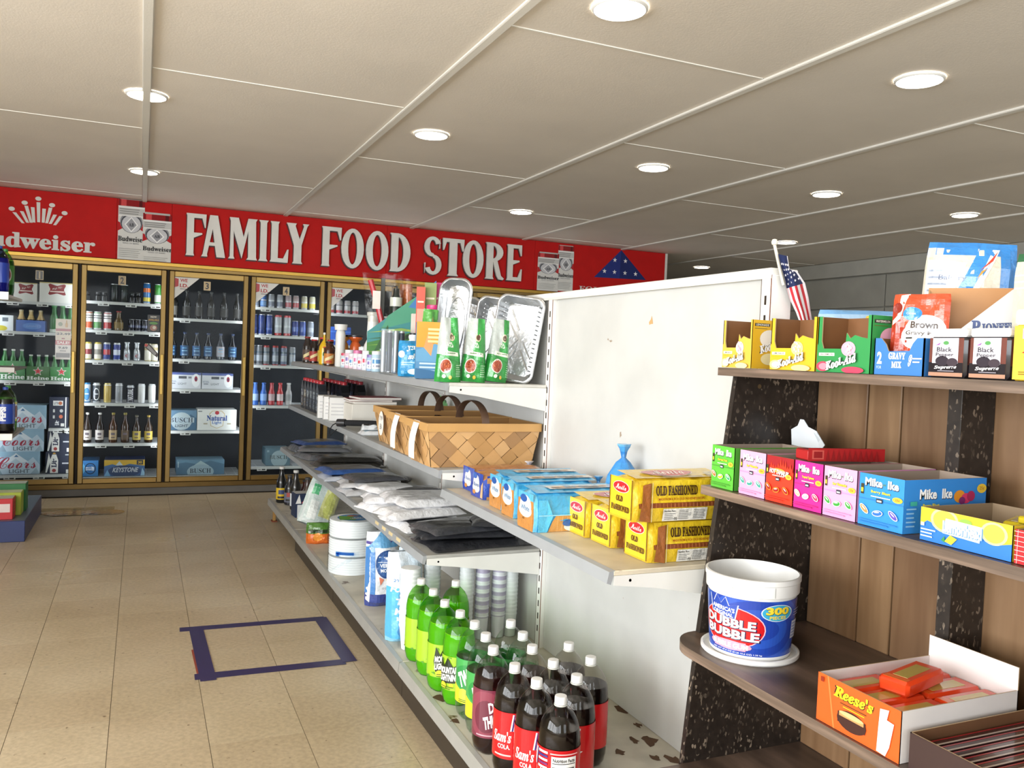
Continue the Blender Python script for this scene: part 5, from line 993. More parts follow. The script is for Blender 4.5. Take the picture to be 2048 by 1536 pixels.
# ---------------------------------------------------------------- top tier
def tray(name, w, l, d, rc, label, ribs=True, c='cfd1d3', group='foil pans'):
    n = 36; R = []
    def outline(W, L, r):
        P = []
        for q, (sx, sy) in enumerate(((1, 1), (-1, 1), (-1, -1), (1, -1))):
            for i in range(6): a = pi/2*q+pi/2*i/5; P.append((sx*(W/2-r)+r*cos(a), sy*(L/2-r)+r*sin(a)))
        return P
    g = G(); prev = None; loops = [(outline(w+.02, l+.02, rc+.01), d-.004), (outline(w+.012, l+.012, rc+.006), d), (outline(w, l, rc), d), (outline(w-.03, l-.03, rc*.9), .012), (outline(w-.045, l-.045, rc*.8), .0)]
    V = []; F = []; m = 24
    for k, (P, z) in enumerate(loops):
        for i, (x, y) in enumerate(P): jit = .0016*sin(5*i+k*3) if 1 < k else 0; V.append((x+jit, y-jit, z))
    for k in range(len(loops)-1):
        for i in range(m): F.append((k*m+i, k*m+(i+1) % m, (k+1)*m+(i+1) % m, (k+1)*m+i))
    F.append(tuple(4*m+i for i in range(m))); g.mesh(V, F, c)
    if ribs:
        for k in range(16):
            for s in (-1, 1): y = -l*.42+k*l*.84/15; g.box(s*(w/2-.022)-.002, s*(w/2-.022)+.002, y-.003, y+.003, .01, d*.8, 'dcdee0', .001)
        for s in (-1, 1):
            for q in (-1, 1):
                g.tube([(s*.012, q*l*.12, .002), (s*w*.30, q*l*.36, .002)], .004, 'e2e4e6', 5); g.tube([(s*.010, q*l*.0, .002), (s*w*.32, q*l*.22, .002)], .003, 'e2e4e6', 5)
    else: g.tube([(w*.3*cos(2*pi*i/20), l*.33*sin(2*pi*i/20), .002) for i in range(21)], .003, 'dfe1e3', 5)
    ob = g.o(name, None, 'foil', smooth=50); return tag(ob, label, 'pan', group)
def stand(ob, x, y, z, face, lean=.1, roll=0.0):
    # stand a tray on its short edge, opening turned to the direction face, leaning back
    n = Vector((cos(face)*cos(lean), sin(face)*cos(lean), sin(lean))); side = Vector((0, 0, 1)).cross(n).normalized(); v = n.cross(side)
    side, v = side*cos(roll)+v*sin(roll), v*cos(roll)-side*sin(roll)
    M = Matrix((side, v, n)).transposed(); zs = [(M @ q.co).z for q in ob.data.vertices]
    ob.matrix_world = Matrix.Translation((x, y, z-min(zs))) @ M.to_4x4()
q = hit(1036, 768, 1, 3.19)
o_ = tray('foil_pan', .19, .335, .06, .03, 'large rectangular foil pan standing at the near end of the top shelf'); stand(o_, q.x, q.y, Z1+.001, radians(226), .10, -.12)
o_ = tray('foil_pan', .19, .33, .06, .03, 'large rectangular foil pan nested behind the nearest pan'); stand(o_, q.x-.04, q.y+.125, Z1+.001, radians(226), .10, -.12)
o_ = tray('foil_pan', .15, .43, .035, .05, 'tall smooth foil pan with a rounded top behind the green pouches', ribs=False); stand(o_, 1.28, 3.57, Z1+.001, radians(222), .10, -.04)
o_ = tray('foil_pan', .26, .36, .04, .12, 'round shouldered foil pan half hidden behind the tall one', ribs=False); stand(o_, 1.38, 3.68, Z1+.001, radians(225), .08, 0)
t = thing('tinsel_basket', 'black and gold bristly tinsel ball between the foil pans', 'decoration', (1.38, 3.43, Z1+.001)); R = random.Random(3); g = G()
g.lathe([(.04, 0), (.05, .03), (.06, .12), (.058, .22), (.03, .29)], '1d1712', 14); g.o('core', t, 'matte'); g = G()
for i in range(150):
    a = R.random()*2*pi; z = .05+.24*R.random(); r = .058; d_ = .028; da = (R.random()-.5)*.8; b = Vector((r*cos(a), r*sin(a), z)); e = Vector(((r+d_)*cos(a+da), (r+d_)*sin(a+da), z+.03+.03*R.random())); w_ = Vector((-sin(a), cos(a), 0))*.0022
    g.face([b-w_, b+w_, e], 'a98a3c' if i % 3 == 0 else '2a2018')
g.o('bristles', t, 'plastic', smooth=0)['kind'] = 'stuff'
def pouch(px, py, label, w=.106, h=.25, tk=.06, turn=0, lean=0):
    q = hit(px, py, 1, 3.09); p = Pr(w, h)
    p.pl([(.0, .0), (1, 0), (1, .30), (0, .38)], '2f9440'); p.pl([(.30, .40), (1, .3), (.98, .5), (.62, .62)], '2f9a42'); p.pl([(.40, .5), (.98, .45), (.95, .72), (.62, .72)], '2f9a42'); p.pl([(.58, .6), (.95, .6), (.95, 1.0), (.56, 1.0)], '35a048'); p.ell(.62, .70, .13, .065, 'd8cfae'); p.ell(.62, .70, .10, .045, '5a3a2a'); p.text('DEL', .52, .60, .035, 'eef2e6', .26, .03); p.text('STYLE', .50, .555, .035, 'eef2e6', .34, .03); p.pl([(.18, .42), (.9, .40), (.88, .46), (.2, .49)], 'e4ead9'); p.rect(.3, .44, .8, .455, '6a8a5a')
    p.ell(.38, .25, .235, .115, 'ece4d8'); p.ell(.38, .25, .21, .10, 'a8482a'); R = random.Random(px)
    for i in range(26): a = R.random()*6.28; r = R.random()**.5; p.ell(.38+.18*r*cos(a), .25+.085*r*sin(a), .022, .011, ('c4603a', '8a3420', 'd07a50')[i % 3], 7)
    p.ell(.33, .09, .07, .03, 'e8e6dc'); p.ell(.56, .075, .06, .03, 'e0b23c'); p.lines(.78, .08, .98, .28, 6, 'b4d8b4', .3)
    return bag_pack('bean_pouch', label, q.x, q.y+.02, Z1+.001, w, h, tk, lambda u, v: 'bcc4bf' if v > .42 else '2c8a3c', p, rz=facing(q.x, q.y, turn), top_in=.45, taper=.34, cat='pouch', group='green bean pouches', lean=lean)
pouch(898, 764, 'green and silver bean pouch, left one of three beside the foil pans', turn=.12); pouch(947, 765, 'green and silver bean pouch, middle one of three', turn=.05, lean=.05); pouch(992, 766, 'green and silver bean pouch, right one touching the foil pan', turn=.45, lean=.1)
p = Pr(.16, .24); p.rect(0, 0, 1, .55, '5a93c0'); p.rect(0, .55, 1, 1, 'd9a23c'); p.pl([(0, .5), (.5, .62), (1, .5), (1, .3), (0, .3)], '6aa4cc'); p.pl([(.2, .55), (.3, .8), (.45, .6), (.4, .4)], 'e8a26a')
for i in range(4): p.rect(.3, .64+.07*i, .7, .68+.07*i, 'f0dca0')
p.lines(.1, .1, .9, .3, 3, 'c8dcea'); p.pl([(0, 0), (1, 0), (1, .1), (0, .18)], '3a6f9c')
carton('noodle_box', .17, .05, .24, '5088b4', loc=(1.14, 3.40, Z1+.001), rz=facing(1.15, 3.4, .1), label='blue and orange box with a fork picture behind the left green pouch', pr=p)
p = Pr(.12, .15); p.rect(0, 0, 1, 1, '2a93cc'); p.pl([(.8, 0), (1, 0), (1, 1), (.7, 1)], '3ec28a'); p.text('yum', .5, .78, .17, 'f2f6fa', .5, .04, 'italic'); p.text('size', .55, .56, .17, 'f2f6fa', .5, .04, 'italic'); p.lines(.1, .3, .6, .42, 2, 'a8d8ee'); p.ell(.5, .14, .2, .08, 'd8eef6'); p.ell(.1, .62, .1, .1, 'e8ecf0')
bag_pack('snack_pouch', 'bright blue pouch with white slanted lettering at the top shelf edge', 1.12, 3.66, Z1+.001, .135, .16, .06, lambda u, v: '2a93cc' if u < .75 else '3ab88a', p, rz=facing(1.1, 3.6, .1), cat='pouch', top_in=.15)
p = Pr(.07, .2); p.rect(0, 0, 1, 1, '5aa84a'); p.pl([(.2, 0), (.9, .2), (.6, .9), (.3, .5)], 'c98a5a'); p.ell(.5, .6, .3, .12, 'd8e0b8')
bag_pack('snack_pouch', 'narrow green pouch with a bent top standing behind the blue pouch', 1.15, 3.565, Z1+.001, .07, .30, .05, lambda u, v: '3f9a4a', p, rz=facing(1.2, 3.6, .2), cat='pouch', lean=.05)
bottle('spray_bottle', .20, .034, 'e9ebea', '2a2c30', '2b3440', neck=.5, shoulder=.66, loc=(1.18, 3.86, Z1+.001), rz=facing(1.2, 3.86), label='white bottle with a black cap behind the blue pouch', capr=.021, lab_z=(.0, .36), pr=Pr(.06, .06).ell(.5, .5, .3, .3, 'dfe3e6'))
t = thing('chrome_tube_pack', 'clear pack of shiny chrome tubes on the top shelf', 'pack', (1.125, 4.02, Z1+.001), facing(1.1, 4.0)); g = G()
for k, (a, b) in enumerate(((-.045, 0), (-.016, -.012), (.014, -.004), (.042, 0))): g.lathe([(.0125, .006), (.0135, .012), (.0135, .20), (.011, .21)], ['b9bcc0', '3a3c40' if k % 2 else 'c9ccd0', 'd0d2d4'], 14, a, b)
g.o('chrome_tube', t, 'metal'); g = G(); g.box(-.066, .066, -.034, .03, .0, .225, 'f4f8fa', .008); g.o('clear_case', t, 'pet')
p = Pr(.12, .27); carton('book', .13, .02, .30, 'd9d4c8', loc=(1.28, 4.02, Z1+.001), rz=facing(1.2, 4.0), label='pale grey carded pack standing behind the spray bottle', pr=Pr(.13, .30).ell(.3, .8, .12, .05, 'c9c4b8').rect(.2, .3, .8, .5, 'e6e2d8').rect(.4, .82, .95, .95, 'a8d4cc'))
for i, (px0, px1, c, c2, h, nm) in enumerate(((832, 848, 'd8604e', 'e8a890', .43, 'coral red standing booklet at the back of the top shelf'), (848, 870, '8f9f5e', 'a9b478', .455, 'olive green standing booklet beside the coral one'), (871, 881, 'cf2f74', 'e0608f', .46, 'hot pink standing booklet by the tall foil pan'))):
    q = hit((px0+px1)/2, 640, 1, 3.98+.02*i); w = .52*abs(hit(px1, 600, 1, 4).x-hit(px0, 600, 1, 4).x)*2
    p = Pr(w, h); p.rect(0, 0, 1, 1, c); p.rect(.1, .55, .9, .75, c2); p.rect(.15, .82, .85, .84, 'e8e0c8'); p.lines(.15, .1, .85, .5, 9, c2, .4)
    carton('booklet', w, .02, h, c, loc=(q.x, q.y, Z1+.001), rz=facing(q.x, q.y), label=nm, pr=p, group='standing booklets', cat='booklet')
bottle('bow_bottle', .33, .03, 'c9d4d8', 'd8327a', None, neck=.5, shoulder=.6, loc=(1.23, 3.72, Z1+.001), label='pale bottle topped with a pink bow behind the pouches', capr=.035)
# fire log display card, skewers in a hanging bag
t = thing('cardboard_display', 'green and blue forest picture display of fire logs with a slanted top edge', 'display', (1.30, 4.42, Z1+.001), facing(1.3, 4.6)); g = G(); w, h = .32, .50
g.prism([(-.20, 0), (.16, 0), (.16, .50), (.07, .42), (-.20, .21)], 1, 0, .012, '3f7a34'); p = Pr(.36, .50)
p.pl([(0, 0), (1, 0), (1, .5), (0, .3)], '3c7a2f'); p.pl([(0, .3), (1, .5), (1, 1), (.75, .84), (0, .42)], '3a8a8a'); p.pl([(.2, .45), (1, .62), (1, 1), (.75, .84), (.3, .6)], '4a9a7a'); p.pl([(.6, .7), (1, .66), (1, 1), (.75, .84)], '3c78b4')
for i in range(6): p.pl([(.0, .06+.07*i), (.5, .12+.07*i), (.98, .05+.075*i), (.5, .09+.07*i)], ('7aa83c', '2c5c26', '9ab84a')[i % 3])
p.pl([(.1, .2), (.3, .5), (.35, .3)], '2a5a2a'); p.text('Duraflame', .58, .38, .055, '1c2a1a', .6, .02, 'serif'); p.ell(.62, .25, .13, .09, 'd9d6cc'); p.ell(.62, .25, .05, .04, '5a5a56'); p.pl([(.4, .04), (.62, .0), (.7, .12), (.48, .18)], '2c4f94'); p.rect(.75, .0, .95, .1, 'c99a3a')
p.put(g, plane_fn((-.20, 0, 0), (1, 0, 0), (0, 0, 1)), cull=True); g.o('printed_card', t, 'card')
t = thing('hanging_bag_rack', 'clear hanging bags of a red wrapped stick and a dark sauce bottle', 'bag', (1.235, 4.66, Z1+.001), facing(1.25, 4.7)); g = G()
g.box(-.012, .012, .02, .03, 0, .52, '55585a', .002); g.o('stem', t, 'metal')
g = G(); g.grid(9, 9, lambda u, v: Vector(((u-.5)*(.17+.06*v), -.03+.015*sin(9*u+4*v), .27+.27*v)), 'eceae4'); g.grid(9, 9, lambda u, v: Vector((.10+(u-.5)*.17, -.005+.015*sin(8*u+5*v), .26+.26*v)), 'ece8e2'); g.o('clear_bag', t, 'film', smooth=60)
g = G(); g.tube([(-.07, -.045, .50), (-.02, -.05, .34), (.015, -.05, .20)], .016, 'b9303a', 8); g.o('red_stick', t, 'gloss'); g = G(); g.box(-.055, -.012, -.068, -.06, .34, .44, 'e6d8d0'); g.o('paper_band', t, 'card')
g = G(); g.lathe([(.028, .22), (.034, .24), (.034, .38), (.018, .43), (.017, .46)], ['1c2622', '23302a', '1f2a26', '1c2420'], 14, .075, -.03); g.lathe([(.0345, .36), (.0345, .41)], 'd8dccf', 14, .075, -.03, cap=False); g.o('sauce_bottle', t, 'gloss')
g = G(); g.grid(6, 8, lambda u, v: Vector((.13+.07*(u-.5), .0+.01*sin(7*u), .27+.22*v)), 'b8683c'); g.o('orange_pack', t, 'wrap', smooth=60)
# jars and cans in pastel colours, spray cans, cleaners
R = random.Random(11); PC = ['c9dbe6', 'b8d4e4', 'dcd2e6', 'e8c8d8', 'd4dcec', 'e2e4ea', 'f0d4dc', 'c4b8dc', 'a8c4e0', 'e8e0e8']
k = 0
for row in range(3):
    for i in range(9):
        y = 5.02-.105*i-.02*row; x = 1.115+.075*row
        if row == 0 and i > 7: continue
        h = .085+.02*(i % 2)+(.02 if row else 0); c = PC[(i*3+row*4) % 10]; c2 = ('d0506a', '8a7ab8', '5a94c8', 'd87aa8', 'c8464e')[(i+row) % 5]
        t = thing('small_jar', f"pastel jar with {('rose', 'violet', 'blue', 'pink', 'red')[(i+row) % 5]} label, {NTH[i]} from far end of {('front', 'second', 'back')[row]} jar row", 'jar', (x, y, Z1+.001), facing(x, y), 'pastel jars on the top shelf')
        g = G(); g.lathe([(.026, 0), (.028, .004), (.028, h*.8), (.024, h*.86)], c, 14); g.o('jar_body', t, 'gloss'); g = G(); g.lathe([(.0255, h*.84), (.0255, h), (.022, h+.002)], 'e9edf0' if i % 3 else c2, 14); g.o('lid', t, 'plastic')
        g = G(); p = Pr(.06, h*.5); p.rect(0, 0, 1, 1, 'eef0f4'); p.rect(.1, .5, .9, .9, c2); p.rect(.2, .15, .8, .35, '9aa0b0'); p.put(g, cyl_fn(0, 0, h*.15, .0283, -pi/2-.03/.0283), step=.009); g.o('label', t, 'gloss')
x, y = 1.115, 5.17; bottle('spray_can', .25, .030, 'e9eae6', '17181a', None, neck=.9, shoulder=.78, loc=(x, y, Z1+.001), label='white spray can with a tall black nozzle cap on the top shelf', capr=.018, rz=facing(x, y))
for i, (x, y, h, c, cp, lb, nm, nk) in enumerate(((1.16, 5.30, .20, 'e8a23a', '1c1c1e', '3c4a78', 'orange and blue can left of the white spray can', .9), (1.22, 5.22, .20, 'd8642c', '20252e', '3a3a2a', 'orange and black can right of the white spray can', .9), (1.10, 5.42, .155, '4a2a1c', '1a1a1c', 'c8803a', 'thin brown bottle by the orange can', .5), (1.12, 5.56, .12, '2f7d48', 'c8302c', 'd4e0d4', 'short green bottle with a red cap on the top shelf', .6), (1.125, 5.72, .215, 'e6b81c', 'e8e8e2', None, 'yellow cone necked bottle with a white tip', .16), (1.17, 6.0, .185, '2a1614', 'c22a28', 'd8b43a', 'dark sauce bottle with a red cap and yellow label', .4), (1.13, 6.1, .17, '20130f', 'b52826', 'a83a34', 'dark sauce bottle with a red cap and red label', .4), (1.11, 6.26, .19, '2c2320', '8a2420', '5a4a42', 'dark brown bottle at the far end of the top shelf', .4), (1.20, 5.88, .17, '1c1412', 'b82c28', 'c8a030', 'dark sauce bottle behind the yellow bottle', .4))):
    bottle('cleaner_bottle', h, .034, c, cp, lb, neck=nk, shoulder=.5 if nk < .3 else .62, loc=(x, y, Z1+.001), rz=facing(x, y), label=nm, group='bottles at the far end of the top shelf', lab_z=(.08, .5), pr=Pr(.06, h*.42).pl([(0, .2), (1, .6), (1, .9), (0, .5)], 'e8d8a0').rect(.2, .1, .8, .3, 'b8402c') if lb else None)
bottle('cleaner_bottle', .33, .05, 'e9ebe8', 'e2e5e2', None, neck=.45, shoulder=.35, loc=(1.22, 4.80, Z1+.001), label='white curved spray cleaner bottle before the green display', rz=facing(1.2, 4.8))
carton('grey_box', .10, .12, .27, 'b9b8b4', 'c9c8c4', loc=(1.30, 5.02, Z1+.001), rz=facing(1.3, 5.0), label='plain light grey box standing behind the spray can', pr=Pr(.1, .27).rect(.05, .02, .95, .98, 'bfbeba'))

# ---------------------------------------------------------------- bread shelf
def loaf(name, x, y, z, w, d, h, label, side, colf, end=None, sidep=None, topp=None, endc=None, group=None, rz=AISLE, m='wrap', puff=.006, arch=.78):
    # loaf lying with its printed end towards the aisle; right side towards the camera
    n = 14; prof = [(-w/2, 0), (w/2, 0), (w/2+puff, h*.3), (w/2, h*arch), (w*.40, h*(arch+.14)), (w*.2, h*.985), (0, h), (-w*.2, h*.985), (-w*.40, h*(arch+.14)), (-w/2, h*arch), (-w/2-puff, h*.3)]
    g = G(); R = random.Random(int(x*991+y*577)); rows = [0, .012, .06]+[.06+(d-.10)*i/9 for i in range(1, 10)]+[d-.02, d]
    V = []; m_ = len(prof)
    for k, yy in enumerate(rows):
        s = .93 if k == 0 else .985 if k == 1 else .80 if k == len(rows)-1 else .93 if k == len(rows)-2 else 1+.012*sin(k*2.1)
        for a, b in prof: V.append((a*s, yy, b*(s if b > .01 else 1)+(0 if b < .01 else .002*sin(k*1.7+a*90))))
    for k in range(len(rows)-1):
        for i in range(m_): a, b = prof[i], prof[(i+1) % m_]; g.f.append(tuple(q+len(g.v)*0 for q in (k*m_+i, k*m_+(i+1) % m_, (k+1)*m_+(i+1) % m_, (k+1)*m_+i))); g.c.append(colf(((a[0]+b[0])/2/w+.5), (a[1]+b[1])/2/h, (rows[k]+rows[k+1])/2/d))
    g.f.append(tuple(range(m_))[::1]); g.c.append(endc); g.f.append(tuple((len(rows)-1)*m_+i for i in range(m_))); g.c.append(colf(.5, .5, 1)); g.v = V
    if end: end.put(g, plane_fn((-end.w/2, -.0006, .004), (1, 0, 0), (0, 0, 1)))
    if sidep: sidep.put(g, lambda u, v, e: Vector((w/2+puff*(v/(h*.3) if v < h*.3 else max(0, (h*arch-v)/(h*arch-h*.3)))+.0022+e, .012+u, v)), step=.03)
    if topp: topp.put(g, lambda u, v, e: Vector((w*.40-v*.8*w/topp.h*1, .012+u, h*(arch+.15)+h*(.985-arch-.13)*min(1, v/topp.h*2.5)*1+.004+e)), step=.03)
    ob = g.o(name, None, m, (x, y, z), rz, smooth=50); return tag(ob, label, 'bread', group)
def yellow(px, py, z, label, side=True, rz=AISLE):
    q = hit(px, py, 2, z); w, h, d = .118, .112, .30
    e = Pr(w*.93, h*.9); e.rect(0, 0, 1, 1, 'd9b428'); e.rect(.04, .02, .96, .97, 'e8c62c'); e.ell(.5, .76, .36, .15, 'f0e8d8'); e.ell(.5, .76, .34, .135, 'c3252c'); e.text("Merita", .5, .76, .14, 'f6ece4', .46, .01, 'script'); e.text('OLD', .45, .46, .15, '5a3414', .3, .04, 'serif'); e.text('FASHIONED', .5, .22, .15, '5a3414', .8, .03, 'serif'); e.rect(0, .0, .025, 1, '6a3a1a'); e.rect(.975, 0, 1, 1, '6a3a1a')
    s = Pr(d-.02, h*.93); s.rect(.0, .0, 1, .34, 'dbb92e'); s.rect(.0, .34, 1, .46, '8a4a26'); s.rect(0, .46, 1, 1, 'e6c428')
    for i in range(26): s.rect(.04*i+.01, .35, .04*i+.022, .45, 'a8643a')
    s.pl([(.0, .05), (.12, .0), (.12, .95), (.03, .9), (.02, .5)], 'a4622f'); s.pl([(.13, 0), (.135, 0), (.135, .96), (.13, .96)], 'f0e2c0'); s.text('OLD FASHIONED', .39, .76, .24, '3a2010', .45, .03, 'serif'); s.text('MADE FROM A RICH (OLD FASHIONED) RECIPE', .44, .55, .075, 'a2401c', .50, .02); s.rect(.24, .02, .72, .33, 'dcdad2'); s.text('Nutrition Facts', .31, .27, .05, '2a2a2a', .12, .02); s.lines(.26, .05, .38, .22, 4, '6a6a6a', .35); s.lines(.41, .05, .55, .30, 6, '6a6a6a', .35, 2); s.lines(.57, .05, .70, .30, 6, '6a6a6a', .35, 4); s.text('70', .38, .07, .07, '2a2a2a', None, .02)
    t = Pr(d-.02, .09); t.rect(0, 0, 1, 1, 'e2bf2a'); t.ell(.42, .45, .28, .35, 'efe4d4'); t.ell(.42, .45, .27, .31, 'c9403a'); t.text("Merita", .42, .45, .4, 'f2e6dc', .34, .0, 'script'); t.lines(.3, .02, .75, .1, 1, '6a4a1c'); t.rect(.8, .1, .97, .35, 'cfc6a4')
    return loaf('bread_loaf', q.x, q.y-w/2, z+.0008, w, d, h, label, None, lambda u, v, y: 'e2bf2a' if v > .5 or u < .5 else 'dcb92c', e, s, t, 'd9b02c', 'yellow wrapped old fashioned loaves')
yellow(1133, 1060, ZR, 'yellow wrapped loaf, first of the front row beside the blue loaves'); yellow(1180, 1079, ZR, 'yellow wrapped loaf, second of the front row, under the top loaf'); 
yellow(1247, 1106, ZR, 'yellow wrapped loaf, nearest one at the shelf end, lettered OLD FASHIONED'); yellow(1217, 990+38, ZR+.1135, 'yellow wrapped loaf lying on top of the other three')
def white_loaf(px, py, label, w=.105):
    q = hit(px, py, 2, ZR); d, h = .31, .118
    e = Pr(w*.93, h*.9); e.rect(0, 0, 1, 1, 'c98a48'); e.rect(0, .8, 1, 1, '5ab4dc'); e.ell(.5, .62, .38, .30, 'f1efe8'); e.ell(.5, .5, .42, .2, 'f1efe8'); e.ell(.38, .82, .22, .11, '2a5ca8'); e.text('White', .5, .56, .15, '5a8cb8', .56, .02); e.ell(.4, .26, .06, .03, '8a5a2a')
    s = Pr(d-.02, h*.9); s.rect(0, 0, 1, 1, '3fa9dc'); s.pl([(.12, 0), (1, 0), (1, .45), (.2, .45), (.16, .3)], 'cf9a58')
    for i in range(14): s.rect(.22+.055*i, .0, .226+.055*i, .44, 'e0b47a')
    s.pl([(0, .0), (.1, .0), (.16, .45), (.1, .9), (.0, .9)], '55bce8'); s.ell(.42, .14, .13, .14, 'efece4'); s.ell(.34, .25, .07, .1, '2f62ac'); s.text('White', .44, .13, .16, '4a84b4', .16, .02); s.text('Bread', .72, .66, .30, '8fd0ee', .34, .03); s.rect(0, .46, 1, .49, '8fd4f0')
    t = Pr(d-.02, .09); t.rect(0, 0, 1, 1, '4ab0e0'); t.rect(.2, .3, 1, .75, 'd8d4cc'); t.rect(.25, .45, .9, .6, 'd8a878'); t.text('Bread', .6, .55, .3, '5a9ac8', .4, .02)
    return loaf('bread_loaf', q.x, q.y-w/2, ZR+.0008, w, d, h, label, None, lambda u, v, y: '44aadc' if y > .03 else '6ac0e6', e, s, t, 'c98a48', 'white bread loaves in blue wraps')
white_loaf(978, 1010, 'blue wrapped white loaf, farthest of three'); white_loaf(1002, 1026, 'blue wrapped white loaf, middle one of three', .10); white_loaf(1034, 1050, 'blue wrapped white loaf, nearest of three beside the yellow loaves', .116)
def buns(px, py, label):
    q = hit(px, py, 2, ZR); w, d, h = .125, .30, .095; q.y = min(q.y, 3.030)
    e = Pr(w*.93, h*.9); e.rect(0, 0, 1, 1, '2f49a8'); e.pl([(.8, 0), (1, 0), (1, .7), (.85, .5)], 'd8b48a'); e.ell(.45, .55, .26, .36, 'ecebe8'); e.ell(.45, .35, .3, .2, 'ecebe8'); e.ell(.33, .85, .2, .12, '3a66b8'); e.text('Buns', .46, .5, .16, '5a7ab0', .4, .02); e.ell(.3, .16, .12, .09, 'd8934a')
    s = Pr(d-.02, h*.9); s.rect(0, 0, 1, 1, '3450ae'); s.pl([(0, 0), (.25, 0), (.2, .6), (.1, .95), (0, .9)], 'c9945c'); s.ell(.1, .4, .08, .3, 'e0b888'); s.ell(.5, .5, .16, .3, 'e6e6e4')
    return loaf('bun_pack', q.x, q.y-w/2, ZR+.0008, w, d, h, label, None, lambda u, v, y: 'a9744a' if v > .75 else '3450ae', e, s, None, '2f49a8', 'bun packs', puff=.01)
buns(903, 966, 'pack of brown topped buns in dark blue wrap, farther one'); buns(941, 989, 'pack of brown topped buns in dark blue wrap, nearer one')
# tied bread bags standing at the back
def tied_bag(px, py, z, w, h, c, label, xx=1.42):
    q = hit(px, py, 0, xx); g = G(); R = random.Random(px)
    g.lathe([(w*.8, 0), (w, h*.12), (w*1.02, h*.35), (w*.8, h*.58), (w*.32, h*.76), (w*.10, h*.82), (w*.16, h*.90), (w*.30, h*.97), (w*.34, h)], c, 20, cap=True, sx=1.0, sy=.8, wob=lambda a, j: 1+(.05 if j < 4 else .22)*sin(6*a+j)+.04*sin(11*a+2*j)); ob = g.o('tied_bread_bag', None, 'wrap', (q.x, q.y, z+.0008), 0, smooth=70); return tag(ob, label, 'bread', 'tied bread bags')
tied_bag(1247, 922, ZR, .066, .245, ['c9985e', 'd0a468', '4a9cdc', '3f94da', '3a8cd6', '2f84d0', '4a9cde', '6ab0e4'], 'bright blue tied bread bag standing behind the yellow loaves', 1.438)
tied_bag(1197, 960, ZR, .045, .12, ['3a8ad0', '3f94da', '3a8cd6', '3a84d0', '4a9cdc', '4a9cdc', '4a9cde', '6ab0e4'], 'low blue twisted bag tail behind the blue loaves', 1.43)
tied_bag(1058, 935, ZR, .05, .10, ['3a4cb8', '4258c4', 'b9c0dc', '3a50bc', '4a5cc4', 'c4c8d8', 'd4d6e0', 'e4e6ec'], 'clear and dark blue twisted bag end below the nearest basket')

# ================================================================ wooden display shelves on the right
wd = thing('wooden_display_shelf', 'dark wooden display shelving with brown plank back, in the right foreground', 'shelving', (0, 0, 0))
CHIP, DWD = '2b241f', '4a3a30'
XB = 1.648
g = G(); g.prism([(1.24, 0), (1.271, .294), (1.301, .609), (1.345, .982), (1.382, 1.282), (XB+.02, 1.282), (XB+.02, 0)], 1, 1.727, 1.743, CHIP); sp = g.o('side_panel', wd, 'chipboard')
g = G(); q = hit(1519, 773, 1, 1.7265); g.lathe([(.0001, 0), (.006, 0)], '8a7a5c', 10, cap=False); g.v = [(q.x+a, 1.7262, q.z+b) for a, b, c in g.v]; g.o('screw', sp, 'metal')
g = G(); g.prism([(1.24, 0), (1.271, .294), (1.301, .609), (1.345, .982), (1.382, 1.282), (XB+.02, 1.282), (XB+.02, 0)], 1, .28, .30, CHIP); g.o('side_panel', wd, 'chipboard')
def board(z0, z1, xf, y1, rnd=0):
    g = G(); pts = [(XB+.02, .27), (xf, .27)]
    if rnd: pts += [(xf+rnd*(1-cos(pi/2*i/8)), y1-rnd+rnd*sin(pi/2*i/8)) for i in range(9)]+[(XB-.002, y1)] if False else [(xf+rnd*(1-cos(pi/2*i/8)), y1-.11+.11*sin(pi/2*i/8)) for i in range(9)]
    else: pts += [(xf, y1)]
    pts += [(XB+.02 if not rnd else XB, y1)]
    g.prism(pts[::-1], 2, z0, z1, '55453a', '6e5d50'); return g.o('shelf_board', wd, 'darkwood')
board(1.282, 1.302, 1.335, 1.745); board(.982, 1.004, 1.300, 1.745); board(.609, .631, 1.208, 1.745, .09); board(.28, .302, 1.175, 1.7265)
PY = [1.7265, 1.555, 1.453, 1.25, 1.10, .96, .80, .66, .50, .28]
for k, (a, b) in enumerate(zip(PY, PY[1:])):
    for z0, z1 in ((.302, .609), (.631, .982), (1.004, 1.282)):
        g = G(); g.box(XB, XB+.012, b+.0022, a-.0022, z0, z1, ('826447', '8a6c4d', '795c41', '86684a')[k % 4], .002); g.o('plank', wd, 'wood')
g = G(); g.box(XB+.010, XB+.018, .28, 1.72, .0, 1.282, '2a1d14'); g.o('back_sheet', wd, 'matte')
for z0, z1 in ((.302, .609), (.631, .982), (1.004, 1.282)):
    g = G(); g.box(1.546, XB-.0005, 1.214, 1.247, z0, z1, CHIP, .001); g.o('divider', wd, 'chipboard')

